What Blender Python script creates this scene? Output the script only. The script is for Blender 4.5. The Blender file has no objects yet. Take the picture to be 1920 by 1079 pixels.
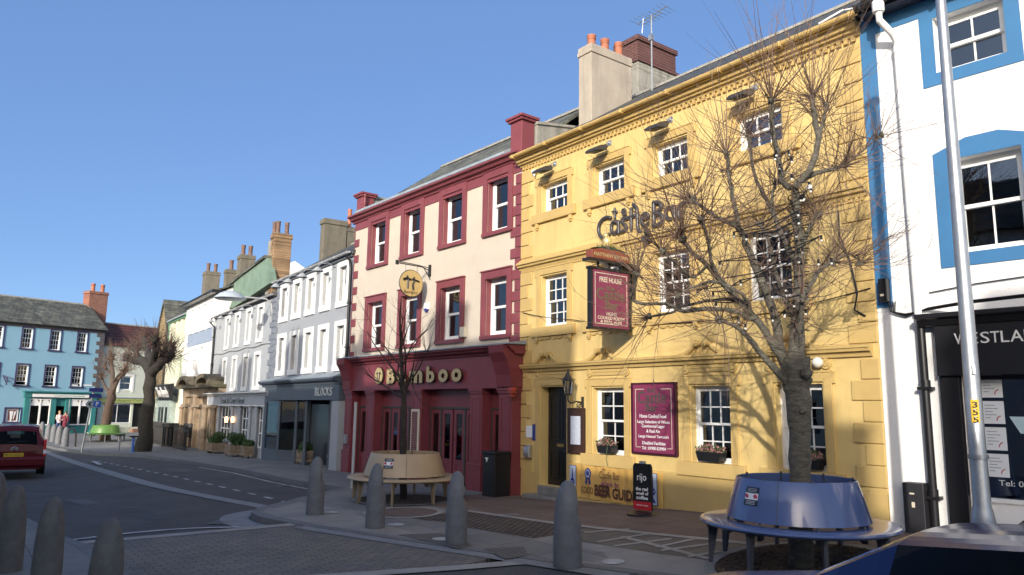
import bpy, bmesh, math, random
from mathutils import Vector, Matrix
random.seed(7)
sc = bpy.context.scene
# ---------------------------------------------------------------- camera, sky, sun, exposure
F_PX = 1412.7; CXP = 960.0; CYP = 539.5; EYE = 1.95
RM = Matrix(((0.60313317, 0.11755512, 0.7889304), (0.79751829, -0.1061889, -0.59387582), (0.01396251, 0.98737263, -0.15779841)))
cam = bpy.data.cameras.new('camera'); cam.sensor_width = 36; cam.lens = F_PX*36/1920
cam.clip_end = 2000; cam.clip_start = 0.1
camo = bpy.data.objects.new('camera', cam); sc.collection.objects.link(camo)
camo.matrix_world = Matrix.Translation((0, 0, EYE)) @ RM.to_4x4()
sc.camera = camo
SUN = Vector((0.72, -1.0, 0.40)).normalized()          # towards the sun
elev = math.asin(SUN.z); azim = math.atan2(SUN.x, SUN.y)
w = bpy.data.worlds.new('World'); sc.world = w; w.use_nodes = True
nt = w.node_tree; bg = nt.nodes['Background']
sky = nt.nodes.new('ShaderNodeTexSky'); sky.sky_type = 'NISHITA'; sky.sun_disc = False
sky.sun_elevation = elev; sky.sun_rotation = azim; sky.altitude = 1500; sky.air_density = 1.0; sky.dust_density = 0.0; sky.ozone_density = 3.6
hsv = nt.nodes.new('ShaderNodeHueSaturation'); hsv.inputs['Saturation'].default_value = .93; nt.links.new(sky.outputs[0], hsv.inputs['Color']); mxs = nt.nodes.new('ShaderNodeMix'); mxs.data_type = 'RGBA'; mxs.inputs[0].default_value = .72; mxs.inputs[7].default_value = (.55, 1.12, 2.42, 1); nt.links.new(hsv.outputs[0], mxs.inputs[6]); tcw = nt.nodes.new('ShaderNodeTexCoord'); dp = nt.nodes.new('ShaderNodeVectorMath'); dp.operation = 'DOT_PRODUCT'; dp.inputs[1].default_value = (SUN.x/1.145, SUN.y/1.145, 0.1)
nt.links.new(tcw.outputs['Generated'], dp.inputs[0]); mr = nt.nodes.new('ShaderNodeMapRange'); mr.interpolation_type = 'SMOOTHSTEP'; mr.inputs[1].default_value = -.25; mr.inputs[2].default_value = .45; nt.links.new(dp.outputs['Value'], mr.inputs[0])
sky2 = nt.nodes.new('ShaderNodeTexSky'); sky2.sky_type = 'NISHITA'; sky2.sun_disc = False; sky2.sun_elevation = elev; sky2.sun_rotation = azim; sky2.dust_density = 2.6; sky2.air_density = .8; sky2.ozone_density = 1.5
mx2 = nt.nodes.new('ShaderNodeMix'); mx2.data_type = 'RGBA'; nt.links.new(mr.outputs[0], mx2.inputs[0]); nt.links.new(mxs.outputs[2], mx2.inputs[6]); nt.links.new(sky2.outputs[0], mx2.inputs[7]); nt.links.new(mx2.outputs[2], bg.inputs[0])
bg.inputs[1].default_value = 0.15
sun = bpy.data.lights.new('sun', 'SUN'); sun.energy = 2.5; sun.angle = math.radians(0.53); sun.color = (1.0, 0.93, 0.83)
suno = bpy.data.objects.new('sun', sun); sc.collection.objects.link(suno)
suno.rotation_euler = (-SUN).to_track_quat('-Z', 'Y').to_euler(); suno.location = (20, -30, 30)
sc.view_settings.view_transform = 'Standard'; sc.view_settings.look = 'None'; sc.view_settings.exposure = 0.80; sc.view_settings.gamma = 1
sc.render.engine = 'CYCLES'

# ---------------------------------------------------------------- survey helpers (photo measurement -> metres)
def ray(px, py): return RM @ Vector((px-CXP, -(py-CYP), -F_PX))
def ss(a, b, t): t = min(1, max(0, (t-a)/(b-a))); return t*t*(3-2*t)
def g(x, y):
    z = 0.042*max(0, min(x, 12)+13.9)*ss(6.2, 10.2, y)
    if x < -14:
        z -= 0.42*ss(0, 36, -14-x)+0.2*ss(36, 80, -14-x)
        z -= 0.2*ss(0, 10, -14-x)*(1-ss(3, 5.2, y))*(1-ss(16, 30, -14-x))
    return z
class Fr:
    def __init__(s, x, y, ang):
        s.x, s.y, s.a = x, y, math.radians(ang); s.u = Vector((math.cos(s.a), math.sin(s.a))); s.n = Vector((-s.u.y, s.u.x))
    def px(s, X, Y, w=0):
        r = ray(X, Y); o = Vector((s.x, s.y))-s.n*w; t = o.dot(s.n)/r.xy.dot(s.n); P = r.xy*t
        return (P-Vector((s.x, s.y))).dot(s.u), r.z*t+EYE
    def P(s, u, w, z): v = Vector((s.x, s.y))+s.u*u-s.n*w; return Vector((v.x, v.y, z))
W0 = Fr(0, 0, 0)
def at_z(px, py, z): r = ray(px, py); t = (z-EYE)/r.z; return Vector((r.x*t, r.y*t, z))
def gp(px, py):
    z = 0
    for i in range(20):
        P = at_z(px, py, z); z = .5*z+.5*g(P.x, P.y)
    return at_z(px, py, z)

# ---------------------------------------------------------------- mesh builder
class MB:
    def __init__(s): s.v = []; s.f = []; s.m = []; s.mi = 0
    def add(s, vs, fs):
        o = len(s.v); s.v += [tuple(v) for v in vs]; s.f += [tuple(i+o for i in f) for f in fs]; s.m += [s.mi]*len(fs); return s
    def box(s, x0, x1, y0, y1, z0, z1):
        return s.add([(x0,y0,z0),(x1,y0,z0),(x1,y1,z0),(x0,y1,z0),(x0,y0,z1),(x1,y0,z1),(x1,y1,z1),(x0,y1,z1)],
                     [(0,3,2,1),(4,5,6,7),(0,1,5,4),(1,2,6,5),(2,3,7,6),(3,0,4,7)])
    def w(s, u0, u1, w0, w1, z0, z1): return s.box(u0, u1, -w1, -w0, z0, z1)
    def quad(s, *p): return s.add(p, [tuple(range(len(p)))])
    def prism(s, pts, axis, a, b):
        # pts 2D in the two other axes; axis 0: (y,z)  1: (x,z)  2: (x,y)
        def mk(p, t): return (t, p[0], p[1]) if axis == 0 else ((p[0], t, p[1]) if axis == 1 else (p[0], p[1], t))
        n = len(pts); vs = [mk(p, a) for p in pts]+[mk(p, b) for p in pts]
        fs = [tuple(range(n-1, -1, -1)), tuple(range(n, 2*n))]+[(i, (i+1) % n, n+(i+1) % n, n+i) for i in range(n)]
        return s.add(vs, fs)
    def tube(s, path, rad, n=6, cap=True):
        path = [Vector(p) for p in path]; k = len(path)
        if not hasattr(rad, '__len__'): rad = [rad]*k
        vs = []; fs = []; ref = None
        for i, p in enumerate(path):
            t = (path[min(i+1, k-1)]-path[max(i-1, 0)])
            t = t.normalized() if t.length > 1e-9 else Vector((0, 0, 1))
            if ref is None: ref = Vector((0, 0, 1)) if abs(t.z) < .9 else Vector((1, 0, 0))
            a = (ref-t*ref.dot(t)).normalized(); b = t.cross(a); ref = a
            for j in range(n):
                an = 2*math.pi*j/n; vs.append(p+(a*math.cos(an)+b*math.sin(an))*rad[i])
        for i in range(k-1):
            for j in range(n): fs.append((i*n+j, i*n+(j+1) % n, (i+1)*n+(j+1) % n, (i+1)*n+j))
        if cap: fs.append(tuple(range(n-1, -1, -1))); fs.append(tuple((k-1)*n+j for j in range(n)))
        return s.add(vs, fs)
    def lathe(s, prof, c=(0, 0, 0), n=16, close=True):
        vs = []; fs = []; k = len(prof)
        for r, z in prof:
            for j in range(n): a = 2*math.pi*j/n; vs.append((c[0]+r*math.cos(a), c[1]+r*math.sin(a), c[2]+z))
        for i in range(k-1):
            for j in range(n): fs.append((i*n+j, i*n+(j+1) % n, (i+1)*n+(j+1) % n, (i+1)*n+j))
        if close: fs.append(tuple(range(n-1, -1, -1))); fs.append(tuple((k-1)*n+j for j in range(n)))
        return s.add(vs, fs)
    def blob(s, c, r, n=8, sq=1.0):
        pr = [(max(1e-3, r*math.sin(math.pi*i/n)), -r*sq*math.cos(math.pi*i/n)) for i in range(n+1)]
        return s.lathe(pr, c, n+2)
    def mesh(s, name, off=(0, 0, 0), mats=(), smooth=False):
        me = bpy.data.meshes.new(name); me.from_pydata([(a-off[0], b-off[1], c-off[2]) for a, b, c in s.v], [], s.f)
        for m in mats: me.materials.append(m)
        me.polygons.foreach_set('material_index', s.m)
        bm = bmesh.new(); bm.from_mesh(me); bmesh.ops.recalc_face_normals(bm, faces=bm.faces); bm.to_mesh(me); bm.free()
        if smooth:
            me.polygons.foreach_set('use_smooth', [True]*len(me.polygons))
        return me
def link(o): sc.collection.objects.link(o); return o
def tagd(o, label=None, cat=None, group=None, kind=None):
    if label: o['label'] = label
    if cat: o['category'] = cat
    if group: o['group'] = group
    if kind: o['kind'] = kind
    return o
def autosmooth(o, deg=40):
    me = o.data; me.polygons.foreach_set('use_smooth', [True]*len(me.polygons))
    try: me.set_sharp_from_angle(angle=math.radians(deg))
    except Exception: pass
def bevel(o, wd=.01, seg=2, ang=35):
    m = o.modifiers.new('bevel', 'BEVEL'); m.width = wd; m.segments = seg; m.limit_method = 'ANGLE'; m.angle_limit = math.radians(ang); return o
class Th:
    def __init__(s, name, label, cat, fr=W0, u=0, w=0, z=0, group=None):
        s.fr = fr; s.off = (u, -w, z)
        s.root = link(bpy.data.objects.new(name, None)); s.root.empty_display_size = .3
        s.root.location = fr.P(u, w, z); s.root.rotation_euler = (0, 0, fr.a); tagd(s.root, label, cat, group)
    def part(s, name, mb, mat, parent=None, label=None, smooth=False, bev=0):
        mats = mat if isinstance(mat, (list, tuple)) else [mat]
        o = link(bpy.data.objects.new(name, mb.mesh(name, s.off, mats))); o.parent = parent or s.root
        if label: o['label'] = label
        if smooth: autosmooth(o, smooth if smooth is not True else 40)
        if bev: bevel(o, bev)
        return o
def single(name, label, cat, mb, mat, fr=W0, u=0, w=0, z=0, group=None, kind=None, smooth=False, bev=0):
    mats = mat if isinstance(mat, (list, tuple)) else [mat]
    o = link(bpy.data.objects.new(name, mb.mesh(name, (u, -w, z), mats)))
    o.location = fr.P(u, w, z); o.rotation_euler = (0, 0, fr.a); tagd(o, label, cat, group, kind)
    if smooth: autosmooth(o)
    if bev: bevel(o, bev)
    return o
def copy_thing(root, loc=None, rotz=None, label=None):
    r = root.copy(); link(r)
    if loc is not None: r.location = loc
    if rotz is not None: r.rotation_euler = (0, 0, rotz)
    if label: r['label'] = label
    for ch in root.children:
        c = ch.copy(); link(c); c.parent = r
        for gch in ch.children:
            d = gch.copy(); link(d); d.parent = c
    return r

# ---------------------------------------------------------------- materials
MATS = {}
def base(name):
    m = bpy.data.materials.new(name); m.use_nodes = True; return m, m.node_tree, m.node_tree.nodes['Principled BSDF']
def nz(nt, sc_, det=4, rough=.55, vec=None):
    n = nt.nodes.new('ShaderNodeTexNoise'); n.inputs['Scale'].default_value = sc_; n.inputs['Detail'].default_value = det; n.inputs['Roughness'].default_value = rough
    if vec: nt.links.new(vec, n.inputs['Vector'])
    return n
def ramp(nt, src, a, b, c0, c1):
    r = nt.nodes.new('ShaderNodeValToRGB'); r.color_ramp.elements[0].position = a; r.color_ramp.elements[1].position = b
    r.color_ramp.elements[0].color = (*c0, 1); r.color_ramp.elements[1].color = (*c1, 1); nt.links.new(src, r.inputs[0]); return r
def mixc(nt, fac, a, b, mode='MIX'):
    m = nt.nodes.new('ShaderNodeMix'); m.data_type = 'RGBA'; m.blend_type = mode
    if isinstance(fac, (int, float)): m.inputs[0].default_value = fac
    else: nt.links.new(fac, m.inputs[0])
    for i, v in ((6, a), (7, b)):
        if isinstance(v, tuple): m.inputs[i].default_value = (*v, 1)
        else: nt.links.new(v, m.inputs[i])
    return m.outputs[2]
def bump(nt, p, h, st=.3, dist=.01):
    b = nt.nodes.new('ShaderNodeBump'); b.inputs['Strength'].default_value = st; b.inputs['Distance'].default_value = dist
    nt.links.new(h, b.inputs['Height']); nt.links.new(b.outputs[0], p.inputs['Normal'])
def coord(nt): return nt.nodes.new('ShaderNodeTexCoord').outputs['Object']
def mat(name, col, rough=.6, var=.12, scale=3.0, bs=0.15, bscale=60, metal=0, spec=.5, stain=None, samt=.5, streak=False, coat=0):
    if name in MATS: return MATS[name]
    m, nt, p = base(name); co = coord(nt)
    lo = tuple(c*(1-var) for c in col); hi = tuple(min(1, c*(1+var)) for c in col)
    n = nz(nt, scale, 5, .6, co); r = ramp(nt, n.outputs[0], .3, .7, lo, hi); out = r.outputs[0]
    if stain:
        mp = nt.nodes.new('ShaderNodeMapping'); nt.links.new(co, mp.inputs[0]); mp.inputs['Scale'].default_value = (3.0, 3.0, .35) if streak else (1, 1, 1)
        n2 = nz(nt, 1.3, 6, .65, mp.outputs[0]); r2 = ramp(nt, n2.outputs[0], .48, .75, (0, 0, 0), (samt, samt, samt))
        out = mixc(nt, r2.outputs[0], out, stain)
    nt.links.new(out, p.inputs['Base Color'])
    p.inputs['Roughness'].default_value = rough; p.inputs['Metallic'].default_value = metal; p.inputs['Specular IOR Level'].default_value = spec
    if coat: p.inputs['Coat Weight'].default_value = coat; p.inputs['Coat Roughness'].default_value = .05
    if bs:
        n3 = nz(nt, bscale, 3, .6, co); bump(nt, p, n3.outputs[0], bs, .02)
    MATS[name] = m; return m
def brickmat(name, c1, c2, mortar, bw, bh, axes='xz', msize=.012, rough=.8, var=.3, bs=.5, rot=0, stain=None, samt=.5, off=.5):
    if name in MATS: return MATS[name]
    m, nt, p = base(name); co = coord(nt)
    sx = nt.nodes.new('ShaderNodeSeparateXYZ'); nt.links.new(co, sx.inputs[0]); cb = nt.nodes.new('ShaderNodeCombineXYZ')
    for i, a in enumerate(axes):
        nt.links.new(sx.outputs['xyz'.index(a)], cb.inputs[i])
    vec = cb.outputs[0]
    # slight wobble so that joints are not ruled lines
    wn = nz(nt, 2.5, 2, .5, vec); sub = nt.nodes.new('ShaderNodeVectorMath'); sub.operation = 'MULTIPLY_ADD'
    nt.links.new(wn.outputs['Color'], sub.inputs[0]); sub.inputs[1].default_value = (.03, .03, 0); nt.links.new(vec, sub.inputs[2]); vec = sub.outputs[0]
    if rot:
        mp = nt.nodes.new('ShaderNodeMapping'); mp.inputs['Rotation'].default_value = (0, 0, rot); nt.links.new(vec, mp.inputs[0]); vec = mp.outputs[0]
    b = nt.nodes.new('ShaderNodeTexBrick'); nt.links.new(vec, b.inputs['Vector']); b.offset = off
    b.inputs['Color1'].default_value = (*c1, 1); b.inputs['Color2'].default_value = (*c2, 1); b.inputs['Mortar'].default_value = (*mortar, 1)
    b.inputs['Scale'].default_value = 1; b.inputs['Brick Width'].default_value = bw; b.inputs['Row Height'].default_value = bh; b.inputs['Mortar Size'].default_value = msize; b.inputs['Mortar Smooth'].default_value = .3; b.inputs['Bias'].default_value = 0
    n = nz(nt, 1.1, 6, .7, co); r = ramp(nt, n.outputs[0], .3, .72, (1-var,)*3, (1.0,)*3); out = mixc(nt, 1.0, b.outputs[0], r.outputs[0], 'MULTIPLY')
    if stain:
        n2 = nz(nt, 2.2, 6, .7, co); r2 = ramp(nt, n2.outputs[0], .5, .7, (0, 0, 0), (samt,)*3); out = mixc(nt, r2.outputs[0], out, stain)
    nt.links.new(out, p.inputs['Base Color']); p.inputs['Roughness'].default_value = rough; p.inputs['Specular IOR Level'].default_value = .3
    ad = nt.nodes.new('ShaderNodeMath'); ad.operation = 'MULTIPLY_ADD'; n4 = nz(nt, 30, 4, .6, co); nt.links.new(n4.outputs[0], ad.inputs[0]); ad.inputs[1].default_value = .35
    inv = nt.nodes.new('ShaderNodeMath'); inv.operation = 'SUBTRACT'; inv.inputs[0].default_value = 1; nt.links.new(b.outputs['Fac'], inv.inputs[1]); nt.links.new(inv.outputs[0], ad.inputs[2])
    bump(nt, p, ad.outputs[0], bs, .015)
    MATS[name] = m; return m
def glassmat(name, tint=(.02, .025, .03), refl=.1, trans=.55, ior=1.6):
    if name in MATS: return MATS[name]
    m = bpy.data.materials.new(name); m.use_nodes = True; nt = m.node_tree; nt.nodes.clear()
    o = nt.nodes.new('ShaderNodeOutputMaterial'); t = nt.nodes.new('ShaderNodeBsdfTransparent'); t.inputs[0].default_value = (trans, trans*1.02, trans*1.04, 1)
    gl = nt.nodes.new('ShaderNodeBsdfGlossy'); gl.inputs['Roughness'].default_value = .015; gl.inputs[0].default_value = (.85, .92, 1, 1)
    fr = nt.nodes.new('ShaderNodeFresnel'); fr.inputs['IOR'].default_value = ior
    n = nz(nt, 1.6, 2, .5, coord(nt)); bp = nt.nodes.new('ShaderNodeBump'); bp.inputs['Strength'].default_value = .12; bp.inputs['Distance'].default_value = .02
    nt.links.new(n.outputs[0], bp.inputs['Height']); nt.links.new(bp.outputs[0], gl.inputs['Normal'])
    ad = nt.nodes.new('ShaderNodeMath'); ad.operation = 'ADD'; ad.use_clamp = True; nt.links.new(fr.outputs[0], ad.inputs[0]); ad.inputs[1].default_value = refl-.04
    mx = nt.nodes.new('ShaderNodeMixShader'); nt.links.new(ad.outputs[0], mx.inputs[0]); nt.links.new(t.outputs[0], mx.inputs[1]); nt.links.new(gl.outputs[0], mx.inputs[2])
    nt.links.new(mx.outputs[0], o.inputs[0]); MATS[name] = m; return m
GLASS = glassmat('window glass')
YEL = mat('yellow masonry paint', (.665, .49, .195), .6, .08, 1.2, .12, 40, stain=(.46, .33, .135), samt=.6, streak=True)
YEL2 = mat('yellow ochre trim paint', (.545, .385, .145), .6, .07, 1.5, .1, 50, stain=(.40, .28, .1), samt=.3)
CREAM = mat('cream roughcast', (.57, .495, .405), .8, .05, 2, .5, 45, stain=(.52, .45, .38), samt=.35, streak=True)
MAR = mat('maroon paint', (.20, .05, .06), .5, .1, 2, .08, 50, stain=(.30, .09, .09), samt=.3)
MARS = mat('maroon shopfront paint', (.185, .038, .048), .42, .1, 2, .05, 50)
WHITE = mat('white render', (.80, .80, .79), .75, .03, 2, .45, 22, stain=(.66, .66, .64), samt=.25, streak=True)
WP = mat('white gloss paint', (.80, .80, .78), .35, .03, 4, .03, 60)
BLUE = mat('blue band paint', (.04, .165, .35), .55, .05, 2, .15, 40)
GREY = mat('grey render', (.34, .36, .385), .75, .04, 2, .2, 40, stain=(.34, .36, .38), samt=.35, streak=True)
GREYL = mat('pale grey render', (.39, .41, .425), .75, .04, 2, .2, 40, stain=(.38, .40, .42), samt=.35, streak=True)
GREYD = mat('dark grey quoin paint', (.20, .22, .255), .7, .06, 2, .2, 40)
SLATEP = mat('slate grey shopfront paint', (.085, .105, .13), .5, .05, 2, .04, 50)
BLACKP = mat('black paint', (.012, .012, .014), .35, .1, 5, .03, 60)
IRON = mat('black ironwork', (.015, .015, .017), .45, .2, 9, .1, 80)
LEAD = mat('lead flashing', (.27, .31, .34), .55, .15, 4, .2, 20, stain=(.15, .17, .18), samt=.4)
STONEG = mat('weathered grey render', (.30, .29, .255), .85, .12, 3, .5, 25, stain=(.11, .115, .095), samt=.75, streak=True)
SOOT = mat('sooty chimney render', (.15, .135, .105), .85, .15, 3, .5, 25, stain=(.08, .08, .06), samt=.7, streak=True)
CHIM = mat('chimney render', (.38, .335, .275), .85, .1, 2, .4, 25, stain=(.22, .20, .17), samt=.6, streak=True)
POT = mat('terracotta', (.38, .135, .075), .7, .2, 6, .2, 40, stain=(.12, .07, .05), samt=.5)
POTG = mat('sooty chimney pot', (.16, .10, .08), .8, .3, 6, .2, 40)
GOLD = mat('gold letter face', (.47, .37, .19), .4, .12, 14, .05, 60, metal=.1)
STEEL = mat('galvanised steel', (.42, .44, .46), .42, .12, 8, .06, 90, metal=.75)
ALU = mat('aluminium', (.6, .61, .62), .35, .05, 8, .05, 90, metal=.8)
GRPLAST = mat('grey pipe plastic', (.42, .43, .43), .5, .05, 6, .03, 60)
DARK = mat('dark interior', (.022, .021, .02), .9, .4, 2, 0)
CURT = mat('net curtain', (.55, .56, .55), .9, .1, 14, .3, 30)
BOLL = mat('cast bollard', (.135, .142, .158), .62, .18, 7, .3, 60, stain=(.085, .082, .08), samt=.45)
SLATE = brickmat('roof slate', (.075, .08, .082), (.12, .125, .125), (.02, .02, .022), .28, .17, 'xz', .012, .6, .5, .8, stain=(.15, .15, .11), samt=.55)
SLATEB = brickmat('old mossy slate', (.10, .11, .10), (.17, .17, .15), (.03, .03, .03), .32, .2, 'xz', .012, .75, .55, .8, stain=(.20, .21, .15), samt=.7)
PANT = brickmat('clay pantile', (.13, .05, .04), (.19, .07, .055), (.03, .018, .018), .26, .3, 'xz', .03, .7, .5, 1.0, off=0)
BRICK = brickmat('red brick', (.36, .13, .085), (.26, .085, .06), (.3, .25, .2), .23, .075, 'xz', .01, .85, .3, .4)
BRICKB = brickmat('buff brick', (.50, .32, .17), (.22, .13, .07), (.26, .21, .15), .24, .085, 'xz', .014, .9, .45, .8)
BRICKP = brickmat('purple brick', (.10, .045, .045), (.14, .06, .055), (.18, .12, .11), .23, .08, 'xz', .01, .8, .3, .4)
SAND = brickmat('sandstone', (.45, .32, .17), (.36, .25, .13), (.24, .18, .11), .45, .26, 'xz', .008, .9, .5, .4, stain=(.16, .12, .07), samt=.5)
SANDP = mat('carved sandstone', (.33, .25, .17), .9, .2, 2.5, .6, 14, stain=(.09, .075, .055), samt=.9)
GREENW = mat('verdigris wall', (.16, .24, .185), .8, .15, 1.5, .3, 20, stain=(.28, .35, .29), samt=.6)
SKYB = mat('pale blue wall', (.22, .40, .52), .7, .03, 1.5, .15, 30)
TEAL = mat('teal shopfront', (.035, .19, .19), .5, .08, 3, .05, 50)
PURP = mat('dark purple trim', (.05, .04, .10), .5, .1, 3, .05, 50)
QDK = mat('dark quoin stone', (.095, .085, .09), .8, .15, 2, .3, 20)
MINT = mat('pale mint render', (.56, .60, .50), .8, .05, 1.5, .3, 25)
PINKGR = mat('signboard cream', (.62, .56, .44), .6, .05, 3, .05, 50)
BUR = mat('burgundy signboard', (.21, .035, .085), .4, .05, 3, .02, 50)
TAN = mat('tan moulded seat', (.40, .30, .19), .42, .06, 3, .05, 60)
BBL = mat('blue moulded seat', (.08, .12, .27), .22, .05, 3, .03, 60, coat=.5)
GRB = mat('green moulded seat', (.09, .20, .04), .25, .06, 3, .03, 60, coat=.5)
WOODP = mat('weathered planter wood', (.22, .165, .11), .85, .3, 6, .5, 25)
LEAF = mat('shrub leaves', (.045, .09, .025), .6, .4, 6, 0)
HEATH = mat('heather blossom', (.34, .16, .15), .8, .35, 9, 0)
PAPER = mat('white paper', (.74, .77, .80), .6, .03, 5, 0)
WL = mat('white lettering', (.75, .75, .74), .5, .02, 5, 0)
RED = mat('red vinyl', (.45, .02, .03), .4, .1, 5, 0)
NAVY = mat('navy vinyl', (.03, .045, .22), .4, .1, 5, 0)
BANN = mat('yellow banner vinyl', (.66, .40, .11), .45, .08, 2.5, .3, 4)
SKIN = mat('skin', (.50, .30, .22), .6, .1, 9, 0)
BULB = mat('frosted bulb', (.75, .74, .68), .25, .1, 9, 0)
TYRE = mat('tyre rubber', (.018, .018, .018), .8, .2, 9, .2, 40)
ASPH = mat('asphalt', (.070, .068, .072), .85, .25, 1.1, .7, 140, stain=(.095, .092, .092), samt=.7)
LINEW = mat('worn road paint', (.40, .41, .42), .7, .25, 6, .2, 60, stain=(.12, .12, .13), samt=.6)
SETT = mat('pale channel setts', (.19, .20, .21), .8, .18, 6, .4, 30)

# ---------------------------------------------------------------- text
def text(th, s, u0, u1, z0, z1, w, m, depth=.01, name='lettering', parent=None, bold=0, fit=True, plane='u', label=None, shear=0):
    """flat lettering fitted into the box u0..u1, z0..z1 standing w in front of the facade plane; plane 'x' = on a plane of constant u facing +u"""
    cu = bpy.data.curves.new('lettering', 'FONT'); cu.body = s; cu.extrude = .001; cu.offset = bold; cu.size = 1; cu.resolution_u = 3; cu.shear = shear; cu.align_x = 'CENTER'; cu.space_line = .95
    t = bpy.data.objects.new('tmp', cu); me = t.to_mesh().copy(); t.to_mesh_clear(); bpy.data.objects.remove(t); bpy.data.curves.remove(cu)
    xs = [v.co.x for v in me.vertices]; ys = [v.co.y for v in me.vertices]; x0, x1, y0, y1 = min(xs), max(xs), min(ys), max(ys)
    kx = (u1-u0)/max(1e-6, x1-x0); kz = (z1-z0)/max(1e-6, y1-y0)
    if not fit: kx = min(kx, kz*1.05); kz = kx
    cx_, cz_ = (u0+u1)/2, (z0+z1)/2
    for v in me.vertices:
        a = cx_+(v.co.x-(x0+x1)/2)*kx; zz = cz_+(v.co.y-(y0+y1)/2)*kz; dp = depth if v.co.z > 0 else 0
        if plane == 'u': p = (a, -(w+dp), zz)
        elif plane == 'x': p = (w+dp, a, zz)
        else: p = (a, zz, w+dp)
        v.co = (p[0]-th.off[0], p[1]-th.off[1], p[2]-th.off[2])
    me.materials.clear(); me.materials.append(m); me.name = name
    o = link(bpy.data.objects.new(name, me)); o.parent = parent or th.root
    if label: o['label'] = label
    return o

# ---------------------------------------------------------------- facades
def wall(mb, u0, u1, z0, z1, holes, rec=.25, y=0.0):
    us = sorted(set([u0, u1]+[h[0] for h in holes]+[h[1] for h in holes])); zs = sorted(set([z0, z1]+[h[2] for h in holes]+[h[3] for h in holes]))
    us = [u for u in us if u0 <= u <= u1]; zs = [z for z in zs if z0 <= z <= z1]
    for i in range(len(us)-1):
        for j in range(len(zs)-1):
            a, b, c, d = us[i], us[i+1], zs[j], zs[j+1]; cu, cz = (a+b)/2, (c+d)/2
            if any(h[0] < cu < h[1] and h[2] < cz < h[3] for h in holes): continue
            mb.quad((a, y, c), (b, y, c), (b, y, d), (a, y, d))
    for h in holes:
        a, b, c, d = h[:4]; r = y+rec
        mb.quad((a, y, c), (a, r, c), (a, r, d), (a, y, d)); mb.quad((b, y, c), (b, y, d), (b, r, d), (b, r, c))
        mb.quad((a, y, c), (b, y, c), (b, r, c), (a, r, c)); mb.quad((a, y, d), (a, r, d), (b, r, d), (b, y, d))
def shell(th, W, zb, zt, D, m, holes, gable=None, rec=.25, u0=0, name='wall', skip=()):
    mb = MB(); wall(mb, u0, u0+W, zb, zt, holes, rec); a, b = u0, u0+W
    mb.quad((a, 0, zb), (a, 0, zt), (a, D, zt), (a, D, zb)); mb.quad((b, 0, zb), (b, D, zb), (b, D, zt), (b, 0, zt)); mb.quad((a, D, zb), (a, D, zt), (b, D, zt), (b, D, zb))
    if gable:
        mb.quad((a, 0, zt), (a, D/2, gable), (a, D, zt)); mb.quad((b, 0, zt), (b, D, zt), (b, D/2, gable))
    o = th.part(name, mb, m)
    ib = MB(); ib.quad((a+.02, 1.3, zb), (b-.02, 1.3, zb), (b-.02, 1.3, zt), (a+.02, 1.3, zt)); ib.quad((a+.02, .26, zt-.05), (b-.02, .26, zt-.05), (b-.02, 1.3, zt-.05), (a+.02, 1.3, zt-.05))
    th.part('unlit_room_sheet', ib, DARK)  # near-black sheet: darkness of the unlit rooms put into its colour
    return o
def roof(th, u0, u1, ze, zr, ye, yr, yb, m, thick=.09, hipL=0, hipR=0, name='roof'):
    mb = MB(); zb_ = ze-(0)
    for dz in (0, -thick):
        a = (u0, ye, ze+dz); b = (u1, ye, ze+dz); c = (u1-hipR, yr, zr+dz); d = (u0+hipL, yr, zr+dz); e = (u1, yb, ze+dz); f = (u0, yb, ze+dz)
        mb.quad(a, b, c, d); mb.quad(d, c, e, f)
        if hipL: mb.quad(a, d, f)
        if hipR: mb.quad(b, e, c)
    mb.quad((u0, ye, ze), (u1, ye, ze), (u1, ye, ze-thick), (u0, ye, ze-thick))
    if not hipL: mb.quad((u0, ye, ze), (u0, yr, zr), (u0, yr, zr-thick), (u0, ye, ze-thick))
    if not hipR: mb.quad((u1, ye, ze), (u1, yr, zr), (u1, yr, zr-thick), (u1, ye, ze-thick))
    o = th.part(name, mb, m)
    rb = MB(); n = max(2, int((u1-u0-hipL-hipR)/.45))
    for i in range(n):
        a = u0+hipL+(u1-u0-hipL-hipR)*i/n; b = u0+hipL+(u1-u0-hipL-hipR)*(i+1)/n-.012
        rb.prism([(yr-.14, zr-.07), (yr-.07, zr+.035), (yr, zr+.06), (yr+.07, zr+.035), (yr+.14, zr-.07)], 0, a, b)
    th.part('ridge_tiles', rb, STONEG, o)
    return o
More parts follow.
